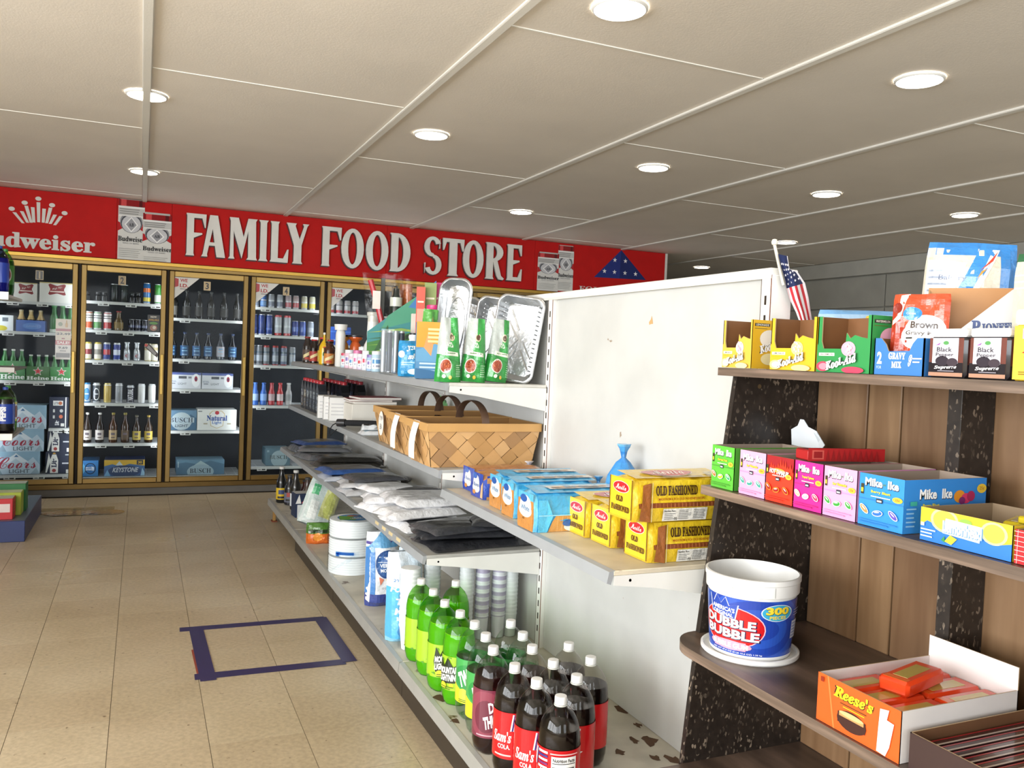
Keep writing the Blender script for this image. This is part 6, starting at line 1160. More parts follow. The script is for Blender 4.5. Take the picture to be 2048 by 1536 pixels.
def open_box(name, y0, y1, xf, depth, h, z, c, inner, label, front=None, sidep=None, hl=None, hr=None, hb=None, cat='box', group=None, frontpoly=None, floor_h=.004, sidec=None):
    # cardboard tray: front to the aisle at x = xf, spanning y1 (far) to y0 (near)
    w = y1-y0; t = .0025; ht_ = h
    o = thing(name, label, cat, (xf, (y0+y1)/2, z+.0006), AISLE, group)
    def wall(P, n, c_out, nm):                                   # P: outline polygon (u, v) on the plane; n: 0 front, 1 right, 2 back, 3 left
        g = G()
        def m(u, v, e):
            return {0: (u-w/2, e, v), 1: (w/2-e, u, v), 2: (w/2-u, depth-e, v), 3: (-w/2+e, depth-u, v)}[n]
        k = len(P); V = [m(u, v, 0) for u, v in P]+[m(u, v, t) for u, v in P]
        F = [tuple(range(k)), tuple(range(k, 2*k))[::-1]]+[(i, (i+1) % k, k+(i+1) % k, k+i) for i in range(k)]
        g.mesh(V, F, [c_out, inner]+['b59a74']*k); return g, m
    fp = frontpoly or [(0, 0), (1, 0), (1, 1), (0, 1)]
    g, m = wall([(u*w, v*h) for u, v in fp], 0, c, 'front_panel')
    if front:
        def inside(poly, pts): return pts
        front.put(g, lambda u, v, e: Vector((u-w/2, -e, v)))
    g.o('front_panel', o, 'card', smooth=0)
    hs = hl or h
    g, m = wall([(0, 0), (depth, 0), (depth, hr or h), (0, hr or h)], 1, sidec or c, 'side'); 
    if sidep: sidep.put(g, lambda u, v, e: Vector((w/2+e, u, v)))
    g2, m2 = wall([(0, 0), (depth, 0), (depth, hr or h), (0, hr or h)], 3, sidec or c, 'side')
    n0 = len(g.v); g.v += g2.v; g.f += [tuple(i+n0 for i in f) for f in g2.f]; g.c += g2.c
    g3, m3 = wall([(0, 0), (w, 0), (w, hb or h), (0, hb or h)], 2, sidec or c, 'back'); n0 = len(g.v); g.v += g3.v; g.f += [tuple(i+n0 for i in f) for f in g3.f]; g.c += g3.c
    g.box(-w/2+.001, w/2-.001, .001, depth-.001, 0, floor_h, inner); g.o('tray_walls', o, 'card', smooth=0)
    return o
# ---- candy boxes on the middle board
ZC = 1.0045
def candy_front(w, h, c, flav, cols, hot=False, badge='e8c23a', dark=None, flc='f0e040'):
    p = Pr(w, h); p.rect(0, 0, 1, 1, c)
    if hot:
        p.rect(0, .72, 1, 1, 'a01c22'); R = random.Random(4)
        for i in range(12): x = i/11; p.pl([(x-.07, .70), (x, .80+.18*R.random()), (x+.07, .70)], 'd8361c')
        p.ell(.5, .70, .22, .05, 'e8a03a'); p.text('HOT TAMALES', .5, .665, .115, '2a1010', .72, .06, sh=.2, rot=-.06); p.text('HOT TAMALES', .5, .668, .11, 'f4ece4', .70, .045, sh=.2, rot=-.06)
    else:
        p.rect(0, .5, 1, .53, dark or c)
        p.text('Mike  Ike', .515, .84, .165, '2a2a38', .76, .05); p.text('Mike  Ike', .51, .85, .155, 'f6f6f6', .75, .035); p.text('and', .57, .84, .05, '5a8a6a', .06, .03)
        p.text(flav, .5, .67, .065, '3a3a30', .44, .05); p.text(flav, .5, .672, .06, flc, .43, .03)
    p.rect(.05, .60, .12, .80, '3a3a1e'); p.rect(.06, .64, .11, .72, 'd8c43a'); p.ell(.88, .60, .11, .055, badge); p.text('25¢', .88, .60, .05, 'a0522a', .1, .02); p.rect(.42, .48, .56, .56, '26303a'); p.rect(.44, .50, .54, .53, 'e8e8ec'); p.lines(.3, .56, .75, .62, 1, 'e8e0d0', .3)
    for (x, y, r), cc in zip(((.16, .32, -.65), (.47, .28, .15), (.82, .30, -.6)), cols):
        p.ell(x, y, .12, .058, 'f3efe8' if not hot else 'f0a030', 16, r); p.ell(x, y, .105, .045, cc, 16, r); p.ell(x-.01, y+.02, .06, .012, 'f6f6f2', 10, r)
    p.lines(.06, .05, .94, .14, 2, dark or 'c8b0c0', .5); return p
GREY = '9a8f86'
def candy(y0, y1, h, c, label, front, dark, sidep=None, xf=1.316, depth=.222, inner='a08f80'):
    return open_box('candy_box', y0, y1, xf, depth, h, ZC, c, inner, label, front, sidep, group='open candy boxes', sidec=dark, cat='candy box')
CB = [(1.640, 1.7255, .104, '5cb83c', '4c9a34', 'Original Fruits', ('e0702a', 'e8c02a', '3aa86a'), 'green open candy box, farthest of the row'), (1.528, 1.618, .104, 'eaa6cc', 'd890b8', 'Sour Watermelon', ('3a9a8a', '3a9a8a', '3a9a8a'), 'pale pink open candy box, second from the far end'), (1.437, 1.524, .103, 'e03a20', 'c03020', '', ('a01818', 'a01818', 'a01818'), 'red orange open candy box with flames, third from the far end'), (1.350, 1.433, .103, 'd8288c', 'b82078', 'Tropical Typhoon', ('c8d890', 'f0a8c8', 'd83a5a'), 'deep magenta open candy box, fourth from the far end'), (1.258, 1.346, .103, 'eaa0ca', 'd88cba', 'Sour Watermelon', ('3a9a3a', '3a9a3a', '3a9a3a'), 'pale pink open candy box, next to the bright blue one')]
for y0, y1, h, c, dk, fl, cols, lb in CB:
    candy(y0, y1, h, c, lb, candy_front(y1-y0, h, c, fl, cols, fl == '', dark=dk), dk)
w, h = .108, .102
s = Pr(.222, h); s.rect(0, 0, 1, 1, '2f86d4'); s.text('Mike  Ike', .38, .715, .2, '2a2a4a', .40, .05); s.text('Mike  Ike', .375, .725, .19, 'f6f6f6', .395, .035); s.text('Berry Blast', .32, .50, .09, 'e8d83a', .2, .04); s.ell(.66, .66, .07, .12, 'e0902a'); s.ell(.74, .62, .06, .10, 'd83a6a'); s.ell(.80, .66, .05, .1, 'b02a5a'); s.ell(.69, .58, .04, .07, '7a2a6a'); s.ell(.93, .80, .06, .09, 'e8c23a'); s.text('25¢', .93, .80, .08, 'a0522a', .06); s.lines(.02, .1, .14, .5, 5, '8ac0ec', .35); s.rect(.06, .52, .14, .6, '3aa89a')
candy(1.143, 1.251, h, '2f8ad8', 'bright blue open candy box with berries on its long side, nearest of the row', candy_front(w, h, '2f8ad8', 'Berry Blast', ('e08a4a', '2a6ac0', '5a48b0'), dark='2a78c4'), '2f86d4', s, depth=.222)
# torn flap of the green box, loose red box across the trays
g = G(); q = [(1.545, 1.70, ZC+.105), (1.545, 1.60, ZC+.10), (1.535, 1.575, ZC+.118), (1.530, 1.60, ZC+.150), (1.527, 1.625, ZC+.158), (1.525, 1.640, ZC+.175), (1.525, 1.652, ZC+.175), (1.527, 1.662, ZC+.158), (1.532, 1.69, ZC+.146)]
g.face(q, 'd9dde0'); g.face([(x+.0015, y, z) for x, y, z in q][::-1], 'c2c8cc'); ob = g.o('lid_flap', None, 'card', smooth=0); tag(ob, 'torn pale lid flap with a rounded tab standing behind the green candy box', 'flap')
p = Pr(.19, .028); p.rect(0, 0, 1, 1, 'a81a1c'); p.rect(.05, .15, .2, .85, 'c8544a'); p.rect(.07, .25, .18, .75, '8e1518')
for i in range(10): p.pl([(.22+.07*i, 0), (.25+.07*i, .9), (.28+.07*i, 0)], '8c1416')
carton('candy_pack', .19, .05, .024, 'a81c1e', '8c1618', loc=(1.415, 1.385, ZC+.1046), rz=-.18, label='thin dark red candy pack lying across the open trays', pr=p, group=None)
for i, (x, y, c) in enumerate(((1.42, 1.69, 'd85a3a'), (1.45, 1.67, 'e8e4dc'), (1.47, 1.685, '6ab04a'), (1.50, 1.66, 'c87a6a'))): 
    g = G(); g.box(-.02, .02, -.012, .012, 0, .012, c, .003); ob = g.o('wrapped_candy', None, 'gloss', (x, y, ZC+.005), i*.7); tag(ob, ('orange', 'white', 'green', 'dusty pink')[i]+' wrapped candy lying inside the green open box', 'candy', 'loose candies')
# lemon box
w, h = .178, .06; p = Pr(w, h); p.rect(0, 0, 1, 1, '2a74c8'); p.pl([(0, .45), (.08, .62), (.18, .55), (.28, .40), (.42, .50), (.55, .38), (.7, .48), (.85, .36), (1, .48), (1, 1), (0, 1)], 'ecc62c')
p.ell(.28, .72, .16, .36, 'f6e894'); p.ell(.28, .72, .13, .29, 'f0d64a'); p.ell(.82, .66, .14, .32, 'f6e894'); p.ell(.82, .66, .11, .26, 'f0d64a'); p.ell(.52, .80, .07, .1, '8ab04a'); p.pl([(.27, .35), (.68, .30), (.70, .76), (.3, .80)], 'dfe8f0'); p.text('Lemonhead', .49, .55, .36, '4a88c8', .44, .07); p.text('Lemonhead', .485, .56, .34, 'f2f6fa', .43, .04); p.pl([(.30, .12), (.36, .34), (.44, .26), (.38, .06)], 'ecd23a'); p.pl([(.26, .14), (.3, .28), (.31, .08)], '3a8a4a'); p.lines(.02, .1, .2, .4, 3, 'c8dcf0', .4); p.rect(.02, .45, .06, .55, 'e8e8e8')
open_box('candy_box', .926, 1.104, 1.316, .19, h, ZC, 'e8c22c', '8f7a60', 'yellow and blue lemon candy box with low open top', p, None, cat='candy box', sidec='d8b42a')
for i, (x, y, rz) in enumerate(((1.40, 1.02, .2), (1.425, .985, -.1), (1.46, 1.0, .4), (1.45, .955, .1))):
    g = G(); g.box(-.045, .045, -.03, .03, 0, .014, 'dcc42a', .003); g.box(-.03, .03, -.02, .02, .014, .0145, 'b8b088'); ob = g.o('lemon_candy_pack', None, 'gloss', (x, y, ZC+.0052+.0148*i), rz); tag(ob, f'small yellow candy pack lying in the lemon box, {NTH[i]} of four from below', 'candy', 'yellow candy packs')
p = Pr(.2, .056); p.rect(0, 0, 1, 1, 'b81c22')
for i in range(7): p.rect(0, .1+.14*i, 1, .115+.14*i, 'e8d0cc'); p.rect(.02+.15*i, 0, .025+.15*i, 1, 'd8b0ac')
open_box('candy_box', .72, .921, 1.316, .19, .056, ZC, 'b81c22', '8a6a5a', 'red candy box with a white line grid, cut by the right picture edge', p, cat='candy box')
open_box('candy_box', .86, 1.10, 1.52, .11, .045, ZC, 'd8482c', '7a5a50', 'red edged candy tray at the back, behind the yellow lemon box', None, cat='candy box')
for i in range(6):
    g = G(); g.box(-.04, .04, -.016, .016, 0, .03, ('8a2a2c', 'c83a5a', '7a2428')[i % 3], .003); ob = g.o('candy_roll', None, 'gloss', (1.575, 1.075-.037*i, ZC+.005), 0); tag(ob, f'dark red candy pack in the back tray, {NTH[i]} from the far end', 'candy', 'dark red candy packs')
# ---- top board
ZTB = 1.3025
def mix_box(y0, y1, xf, h, c, dk, flav, splash, label, notch=True):
    w = y1-y0; p = Pr(w, h); 
    poly = [(0, 0), (1, 0), (1, 1), (.93, 1), (.93, .60), (.83, .62), (.70, .66), (.62, .60), (.55, .70), (.53, .42), (.12, .42), (.08, .55), (.08, 1), (0, 1)]
    p2 = Pr(w, h)
    p2.pl([(0, 0), (.5, 0), (.5, .42), (.12, .42), (0, .5)], c); p2.rect(.04, .29, .34, .345, 'f0ece0'); p2.text(flav, .19, .318, .03, '2a2a2a', .24, .01); p2.rect(.04, .25, .22, .265, dk)
    p2.ell(.60, .42, .13, .13, splash[0]); R = random.Random(int(y0*100))
    for i in range(14): p2.ell(.55+.14*R.random(), .34+.2*R.random(), .022, .022, splash[1], 8)
    p2.ell(.16, .10, .13, .09, splash[2]); p2.ell(.17, .10, .09, .06, splash[3]); p2.ell(.72, .05, .2, .06, splash[2])
    p2.text('Kool-Aid', .50, .185, .17, '1e1e26', .60, .07, 'italic', rot=.24); p2.text('Kool-Aid', .495, .19, .16, 'f6f6f4', .59, .03, 'italic', rot=.24)
    s = Pr(.085, h); s.rect(0, 0, 1, 1, dk if c != 'e0b42a' else 'd8a61e'); s.rect(.06, .87, .6, .93, '2a2620'); s.text(flav, .33, .90, .04, 'f4f0e4', .46, .01); s.rect(.06, .82, .5, .83, '6a5a20'); s.ell(.6, .62, .35, .18, splash[0]); s.text('Kool-Aid', .72, .48, .19, '1e1e26', 1.0, .07, 'italic', rot=.3); s.text('Kool-Aid', .715, .485, .18, 'f6f6f4', .98, .03, 'italic', rot=.3); s.ell(.6, .2, .3, .12, splash[2])
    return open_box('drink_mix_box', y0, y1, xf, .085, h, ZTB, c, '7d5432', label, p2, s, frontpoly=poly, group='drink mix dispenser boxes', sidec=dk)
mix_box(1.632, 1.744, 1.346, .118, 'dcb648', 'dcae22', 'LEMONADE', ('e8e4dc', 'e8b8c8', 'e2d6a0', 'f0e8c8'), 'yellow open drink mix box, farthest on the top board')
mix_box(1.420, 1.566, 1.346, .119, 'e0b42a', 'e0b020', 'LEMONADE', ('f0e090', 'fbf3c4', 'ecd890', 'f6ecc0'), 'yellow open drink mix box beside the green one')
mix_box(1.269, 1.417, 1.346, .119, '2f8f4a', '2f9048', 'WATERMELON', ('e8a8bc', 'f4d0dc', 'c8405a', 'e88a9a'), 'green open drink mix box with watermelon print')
w, h = .118, .072; p = Pr(w, h); p.text('2', .12, .46, .34, 'eef2f6', .10, .04, 'serif'); p.text('FOR', .12, .2, .08, 'c8d8ea', .1); p.text('GRAVY', .48, .52, .19, 'eef2f6', .34, .03, 'serif'); p.text('MIX', .48, .28, .17, 'eef2f6', .2, .03, 'serif'); p.text('B', .75, .40, .32, 'dfe8f2', .08, .02, 'script'); p.lines(.80, .32, .98, .5, 2, 'dfe8f2', .4)
open_box('gravy_mix_box', 1.143, 1.261, 1.346, .085, .072, ZTB, '3a78ba', '8a5c36', 'blue gravy mix dispenser box holding an orange packet', p, frontpoly=[(0, 0), (1, 0), (1, 1), (.86, 1), (.78, .86), (.72, .66), (.30, .64), (.24, .84), (.14, 1), (0, 1)], hb=.09)
p = Pr(.105, .155); p.rect(0, 0, 1, 1, 'cf4a26'); p.pl([(0, .0), (.25, 0), (.35, .5), (.1, .8), (0, .8)], 'a8321c'); p.pl([(.15, .98), (.3, 1.0), (.16, .68), (.02, .6), (.02, .66), (.1, .72)], 'efe6dc'); p.ell(.1, .82, .09, .07, '8a2a1c'); p.ell(.62, .53, .36, .20, 'f3f1ec'); p.ell(.42, .45, .22, .15, 'f3f1ec'); p.ell(.38, .74, .17, .085, '2f86c0'); p.text('Great', .38, .745, .03, 'e6f0f6', .2); p.text('Brown', .60, .60, .09, '3a2a22', .46, .03); p.text('Gravy Mix', .58, .49, .07, '4a3a30', .58, .02); p.rect(.3, .42, .42, .44, '2a2a2a')
p.pl([(.25, 0), (.4, .25), (.8, .34), (1, .3), (1, 0)], 'e8dccc')
R = random.Random(9)
for i in range(22): p.ell(.45+.5*R.random(), .18+.18*R.random(), .06, .035, ('4f8a3a', '6aa848', '2f6a2c')[i % 3], 7)
for i in range(14): p.ell(.4+.45*R.random(), .02+.2*R.random(), .06, .04, ('d8703a', 'c85a2c', 'e8a070')[i % 3], 7)
bag_pack('gravy_packet', 'orange gravy packet with a white oval lettered Brown Gravy Mix, leaning in the blue box', 1.388, 1.195, ZTB+.006, .105, .155, .016, 'cf4a26', p, rz=AISLE+.42, top_in=.06, cat='packet', tilt=-.10)
def tin(y0, y1, xf, label):
    w, d, h = y1-y0-.003, .05, .074; t = thing('spice_tin', label, 'tin', (xf, (y0+y1)/2, ZTB+.0006), AISLE, 'black pepper tins'); g = G(); g.box(-w/2, w/2, 0, d, 0, h, '2e2a2c', .006)
    p = Pr(w-.008, h-.004); p.rect(0, 0, 1, 1, '6e4038'); p.rect(0, 0, 1, .10, 'b48a72'); p.rect(0, .10, 1, .36, '231f24'); p.rect(.10, .34, .86, 1, 'd5d3dc'); p.ell(.40, .40, .20, .13, '37313a'); p.ell(.70, .37, .16, .11, '453c44'); p.ell(.5, .87, .08, .05, '5a9a5a'); p.pl([(.18, .8), (.34, .88), (.30, .82)], '9a5aa8'); p.text('Black', .46, .70, .12, '2e2a34', .44, .0); p.text('Pepper', .48, .555, .12, '2e2a34', .52, .0); p.text('Supreme', .52, .23, .11, 'f0eef0', .66, .02, 'italic', rot=.04); p.lines(.3, .12, .8, .16, 1, '9a96a0', .5)
    p.put(g, plane_fn((-w/2+.004, -.0002, .002), (1, 0, 0), (0, 0, 1))); p = Pr(d-.012, h-.008); p.rect(0, 0, 1, 1, '6a3630'); p.rect(0, 0, 1, .3, '29242a'); p.lines(.2, .4, .8, .9, 6, 'a87a70', .3); p.put(g, plane_fn((w/2+.0002, .006, .004), (0, 1, 0), (0, 0, 1))); g.o('tin_body', t, 'gloss')
    g = G(); g.box(-w/2+.001, w/2-.001, .001, d-.001, h, h+.015, 'f4f3f1', .003); g.o('lid', t, 'plastic')
tin(1.054, 1.136, 1.346, 'black pepper tin with a white lid, left one beside the gravy box'); tin(.972, 1.052, 1.346, 'black pepper tin with a white lid, right one beside the yellow tin')
t = thing('seasoning_tin', 'yellow seasoning tin with a red chili picture at the right picture edge', 'tin', (1.346, .928, ZTB+.0006), AISLE); g = G(); w, h = .082, .094; g.box(-w/2, w/2, 0, .05, 0, h, 'e3b62c', .006); p = Pr(.074, .09); p.rect(0, 0, 1, 1, 'e8c04a'); p.rect(.2, .76, .5, .95, 'c8a8b8'); p.pl([(.2, .5), (.5, .62), (.9, .55), (.6, .45)], 'b8202a'); p.pl([(.25, .42), (.5, .52), (.4, .38)], '8c1a22'); p.text('Chili', .6, .3, .12, '6a2a1a', .5, .02); p.lines(.15, .08, .9, .16, 2, '8a6a2a'); p.put(g, plane_fn((-.037, -.0002, .002), (1, 0, 0), (0, 0, 1))); g.o('tin_body', t, 'gloss'); g = G(); g.box(-w/2+.001, w/2-.001, .001, .049, h, h+.026, 'f5f4f0', .004); g.o('lid', t, 'plastic')
# slanted shipping box with bags
bxr = facing(1.46, 1.14, .06); t = thing('shipping_box', 'tan cardboard shipping box cut on a slant, printed PIONEER, behind the pepper tins', 'box', (1.437, 1.117, ZTB+.0006), bxr); w, d, h = .150, .09, .178; g = G()
def slab(P, c1, c2, th):                                          # thin cardboard panel with two faces
    P = [Vector(q) for q in P]; n = (P[1]-P[0]).cross(P[2]-P[0]).normalized()*th; k = len(P); g.mesh(P+[q-n for q in P], [tuple(range(k)), tuple(range(k, 2*k))[::-1]]+[(i, k+i, k+(i+1) % k, (i+1) % k) for i in range(k)], [c1, c2]+['b08a5c']*k)
slab([(-w/2, 0, 0), (w/2, 0, 0), (w/2, 0, h), (-w/2+.02, 0, .060), (-w/2, 0, .055)], 'cfcdc9', 'b07c48', .003)
slab([(w/2, 0, 0), (w/2, d, 0), (w/2, d, h), (w/2, 0, h)], 'c9c6c0', 'b07c48', .003); slab([(w/2, d, 0), (-w/2, d, 0), (-w/2, d, h), (w/2, d, h)], 'c2beb6', 'b8844e', .003); slab([(-w/2, d, 0), (-w/2, 0, 0), (-w/2, 0, .055), (-w/2, d, h)], 'c2beb6', 'b8844e', .003); slab([(-w/2, 0, .004), (w/2, 0, .004), (w/2, d, .004), (-w/2, d, .004)], 'b07c48', 'b07c48', .003)
p = Pr(.085, .064); p.text('P', .15, .30, .38, '3a4a78', .18, .03, 'serif'); p.text('IONEER', .60, .30, .26, '3a4a78', .66, .03, 'serif', rot=.06); p.rect(.55, .34, .9, .37, '7a86a4'); p.rect(.4, .2, .85, .26, '9aa2b4'); p.put(g, plane_fn((-.006, -.0004, .078), (1, 0, 0), (0, 0, 1)), cull=False); g.o('cardboard', t, 'card', smooth=0)
p = Pr(.15, .26); p.rect(0, 0, 1, 1, 'cfc8b6'); p.rect(0, .90, 1, 1, '2f7cc0'); p.pl([(.84, .3), (1, .3), (1, 1), (.80, 1)], '2f7cc0'); p.pl([(.60, 1), (.80, 1), (.42, .45), (.30, .3), (.15, .3)], '3384c8'); p.pl([(.72, .95), (.80, .95), (.48, .48), (.40, .35), (.34, .35)], 'f2f0ea'); p.pl([(.02, .45), (.02, .86), (.44, .84), (.24, .45)], 'e8e6e0'); p.lines(.04, .50, .30, .80, 6, '8a96a8', .3); p.text('Bakery', .3, .72, .05, '4a5a7a', .3); p.text('Hominy', .66, .62, .04, '8a98b8', .28); p.text('Grits', .66, .56, .04, '8a98b8', .2); p.text('HEARTY BITES', .64, .48, .035, '7a8498', .42); p.pl([(.58, .78), (.72, .86), (.78, .94), (.66, .84)], 'c8402c'); p.pl([(.56, .72), (.66, .80), (.6, .78)], 'd8903a')
bag_pack('grits_bag', 'upright blue and cream bag standing behind the cardboard shipping box', 1.53, 1.215, ZTB+.001, .165, .268, .07, lambda u, v: '2f7cc0' if v > .9 or u > .84 else 'cfc8b6', p, rz=facing(1.5, 1.2, .1), top_in=.22, cat='bag', lean=.05)
p = Pr(.22, .24); p.rect(0, 0, 1, 1, 'cac6b4'); p.rect(0, .9, 1, 1, '1f5a36'); p.pl([(.02, 0), (.18, 0), (.34, .55), (.62, .9), (.42, .9), (.16, .55)], '2a7a44'); p.pl([(.18, 0), (.24, 0), (.42, .55), (.72, .9), (.62, .9), (.36, .55)], 'f0eee6'); p.pl([(.24, 0), (.27, 0), (.46, .56), (.78, .9), (.72, .9), (.43, .56)], '8ab09a'); p.ell(.72, .56, .2, .16, 'b8b4a8'); p.ell(.72, .56, .17, .13, 'd0ccc0'); p.text('SALTY', .68, .32, .06, '6a6a60', .3); p.lines(.0, .7, .25, .85, 3, 'c4c8c8', .3); p.ell(.5, .04, .2, .06, 'c8806a')
bag_pack('chip_bag', 'large cream and green bag at the right picture edge above the yellow tin', 1.505, .945, ZTB+.001, .23, .225, .08, lambda u, v: '1f5a36' if v > .9 else 'cac6b4', p, rz=facing(1.4, .9, .15), top_in=.2, cat='bag')
bag_pack('blue_film_pack', 'wide translucent blue plastic pack behind the drink mix boxes, right of the flag', 1.60, 1.545, ZTB+.001, .20, .150, .07, lambda u, v: '9cbcd8' if v < .9 else '6a9cc8', None, rz=facing(1.5, 1.5, .2), top_in=.12)
carton('yellow_box', .12, .05, .130, 'd8b83c', 'e2c860', loc=(1.54, 1.39, ZTB+.0006), rz=facing(1.5, 1.4), label='yellow topped box peeking out behind the green drink mix box')
g = G(); g.lathe([(.05, 0), (.055, .05), (.052, .12), (.04, .145), (.015, .156), (.0001, .158)], ['6a5a50', '7a6a60', '8a7468', '7a6458', '6a584e'], 18, cap=False); ob = g.o('round_jar', None, 'plastic', (1.66, 1.36, ZTB+.0006)); ob.location = (1.60, 1.30, ZTB+.0006); tag(ob, 'brown dome shaped container just visible behind the orange gravy packet', 'container')
# ---- flag on the shelf end
fl = thing('small_flag', 'small American flag on a white pole at the end of the white shelving', 'flag', (1.536, 1.735, 1.551))
a = hit(1549, 489, 1, 1.735); b = hit(1566, 566, 1, 1.735); o0 = Vector((1.536, 1.735, 1.551))
g = G(); g.tube([b-o0-(a-b)*.05, a-o0], .0042, 'd8d2c4', 10); g.o('pole', fl, 'plastic'); g = G(); e = a-o0; g.lathe([(.0001, -.008), (.007, -.004), (.0085, .002), (.006, .009), (.0001, .011)], 'd8d4c4', 12, e.x, e.y, cap=False); g.v = [(x, y, z+e.z+.004) for x, y, z in g.v]; g.o('finial', fl, 'plastic')
Lb = [(1556, 508), (1563, 535), (1571, 562), (1573, 577), (1580, 600), (1592, 625), (1603, 655)]; Rb = [(1575, 512), (1579, 538), (1594, 542), (1610, 566), (1617, 595), (1621, 622), (1627, 658)]
def fpos(u, v):
    k = v*6; i = min(int(k), 5); f = k-i; l = (Lb[i][0]*(1-f)+Lb[i+1][0]*f, Lb[i][1]*(1-f)+Lb[i+1][1]*f); r = (Rb[i][0]*(1-f)+Rb[i+1][0]*f, Rb[i][1]*(1-f)+Rb[i+1][1]*f)
    return hit(l[0]*(1-u)+r[0]*u, l[1]*(1-u)+r[1]*u, 1, 1.722+.012*sin(7.5*u+2*v)*min(1, v*2))-o0
def fcol(u, v):
    if v < .49 and u < .93-.1*v: return '1f2a55'
    return ('e6e2e4', 'c22a34')[int(u*7) % 2]
g = G(); g.grid(29, 37, fpos, fcol); R = random.Random(2)
for i in range(5):
    for j in range(4):
        u, v = .12+.23*j+(.1 if i % 2 else 0), .12+.075*i
        if u > .86: continue
        c = fpos(u, v)+Vector((0, -.0016, 0)); r = .0042
        for k in range(10):
            rr = (r, r*.42); A = c+Vector((rr[k % 2]*sin(pi*k/5), 0, rr[k % 2]*cos(pi*k/5))); B = c+Vector((rr[(k+1) % 2]*sin(pi*(k+1)/5), 0, rr[(k+1) % 2]*cos(pi*(k+1)/5))); g.face([c, B, A], 'eceaf0')
g.o('flag_cloth', fl, 'fabric', smooth=70)
# ---- bucket and chocolate on the lower board
ZS = .6315
t = thing('gum_bucket', 'white plastic tub with a blue bubble gum label standing on its upturned lid', 'bucket', (1.343, 1.585, ZS), 0)
g = G(); g.lathe([(.090, 0), (.110, 0), (.1135, .004), (.1135, .012), (.109, .013), (.106, .006), (.0001, .006)], 'ecebe7', 48, cap=False); g.o('lid', t, 'plastic')
rb, rt, H = .092, .106, .186; g = G()
g.lathe([(rb, .007), (rb+.0015, .012), (rb+(rt-rb)*.72, .007+H*.76), (rt-.003, .007+H*.78), (rt+.001, .007+H*.79), (rt+.002, .007+H*.93), (rt+.004, .007+H*.94), (rt+.004, .007+H), (rt-.001, .007+H+.001), (rt-.004, .007+H*.96), (rb-.003, .012), (.0001, .012)], 'e9e9e6', 56, cap=False)
for k in range(7): a = k*.9; g.box(-.001, .001, -.0012, 0, .007+H*.80, .007+H*.92, 'd8d8d4'); q = g.v[-8:]; g.v[-8:] = [((rt+.0022)*cos(a)-x*sin(a), (rt+.0022)*sin(a)+x*cos(a), z) for x, y, z in q]
p = Pr(.10, .02); p.lines(0, .2, 1, .9, 2, 'b9b6c0', .5); p.put(g, cyl_fn(0, 0, .007+H*.82, rt+.0022, facing(1.343, 1.585)-pi/2-.9), step=.01); g.o('tub', t, 'plastic')
g = G(); h = H*.70; w = .33; p = Pr(w, h); p.rect(0, 0, 1, 1, '2446a4')
for k in range(6): p.ell(.5, .5, .5-.07*k, .95-.15*k, ('2a52b4', '2040a0')[k % 2], 28)
p.ell(.31, .48, .245, .37, 'e8b8c4', 30); p.ell(.31, .48, .237, .355, 'c4161c', 30)
cr = [(.15, .97), (.185, .86), (.215, 1.0), (.25, .86), (.285, .98), (.31, .84), (.37, .88), (.35, .62), (.17, .68)]; p.pl([(.255+(x-.255)*1.07, .8+(y-.8)*1.07) for x, y in cr], 'eef0f6'); p.pl(cr, '2446a4'); p.text("AMERICA'S", .262, .78, .08, 'eef0f6', .18, .03, rot=-.06); p.text('ORIGINAL', .262, .69, .07, 'eef0f6', .16, .03, rot=-.06)
p.text('DUBBLE', .303, .545, .185, '1a1a44', .39, .06, rot=-.02); p.text('DUBBLE', .30, .55, .165, 'f6f4f2', .38, .04, rot=-.02); p.text('BUBBLE', .318, .35, .185, '1a1a44', .41, .06, rot=-.02); p.text('BUBBLE', .315, .355, .165, 'f6f4f2', .40, .04, rot=-.02)
p.ell(.31, .15, .16, .085, 'e8a0b4'); p.rect(.19, .075, .43, .225, 'e8a0b4'); p.text('BUBBLE GUM', .31, .15, .09, 'f8f2f2', .27, .03); p.text('NET WT 47.6 OZ (2 LB 15.6 OZ) 1.35 kg', .36, .035, .035, 'd8dcec', .36, .02)
p.ell(.63, .80, .115, .15, 'e6ecee', 26); p.ell(.63, .80, .108, .14, '3aa4c8', 26); p.text('300', .63, .835, .15, '3a4a2a', .17, .07); p.text('300', .628, .84, .14, 'f0d23a', .165, .05); p.text('PIECES', .63, .72, .06, 'f0d23a', .12, .03); p.rect(.76, .3, .84, .62, 'c9cfe0'); p.lines(.765, .32, .835, .6, 5, '7a88b0', .3); p.lines(.77, .70, .88, .84, 3, '8a9ac8', .3)
p.put(g, cyl_fn(0, 0, .016, rb+.0016, facing(1.343, 1.585)-pi/2-1.60, rb+(rt-rb)*.70+.0012, h), step=.008, eps=.00012); g.o('label', t, 'gloss')
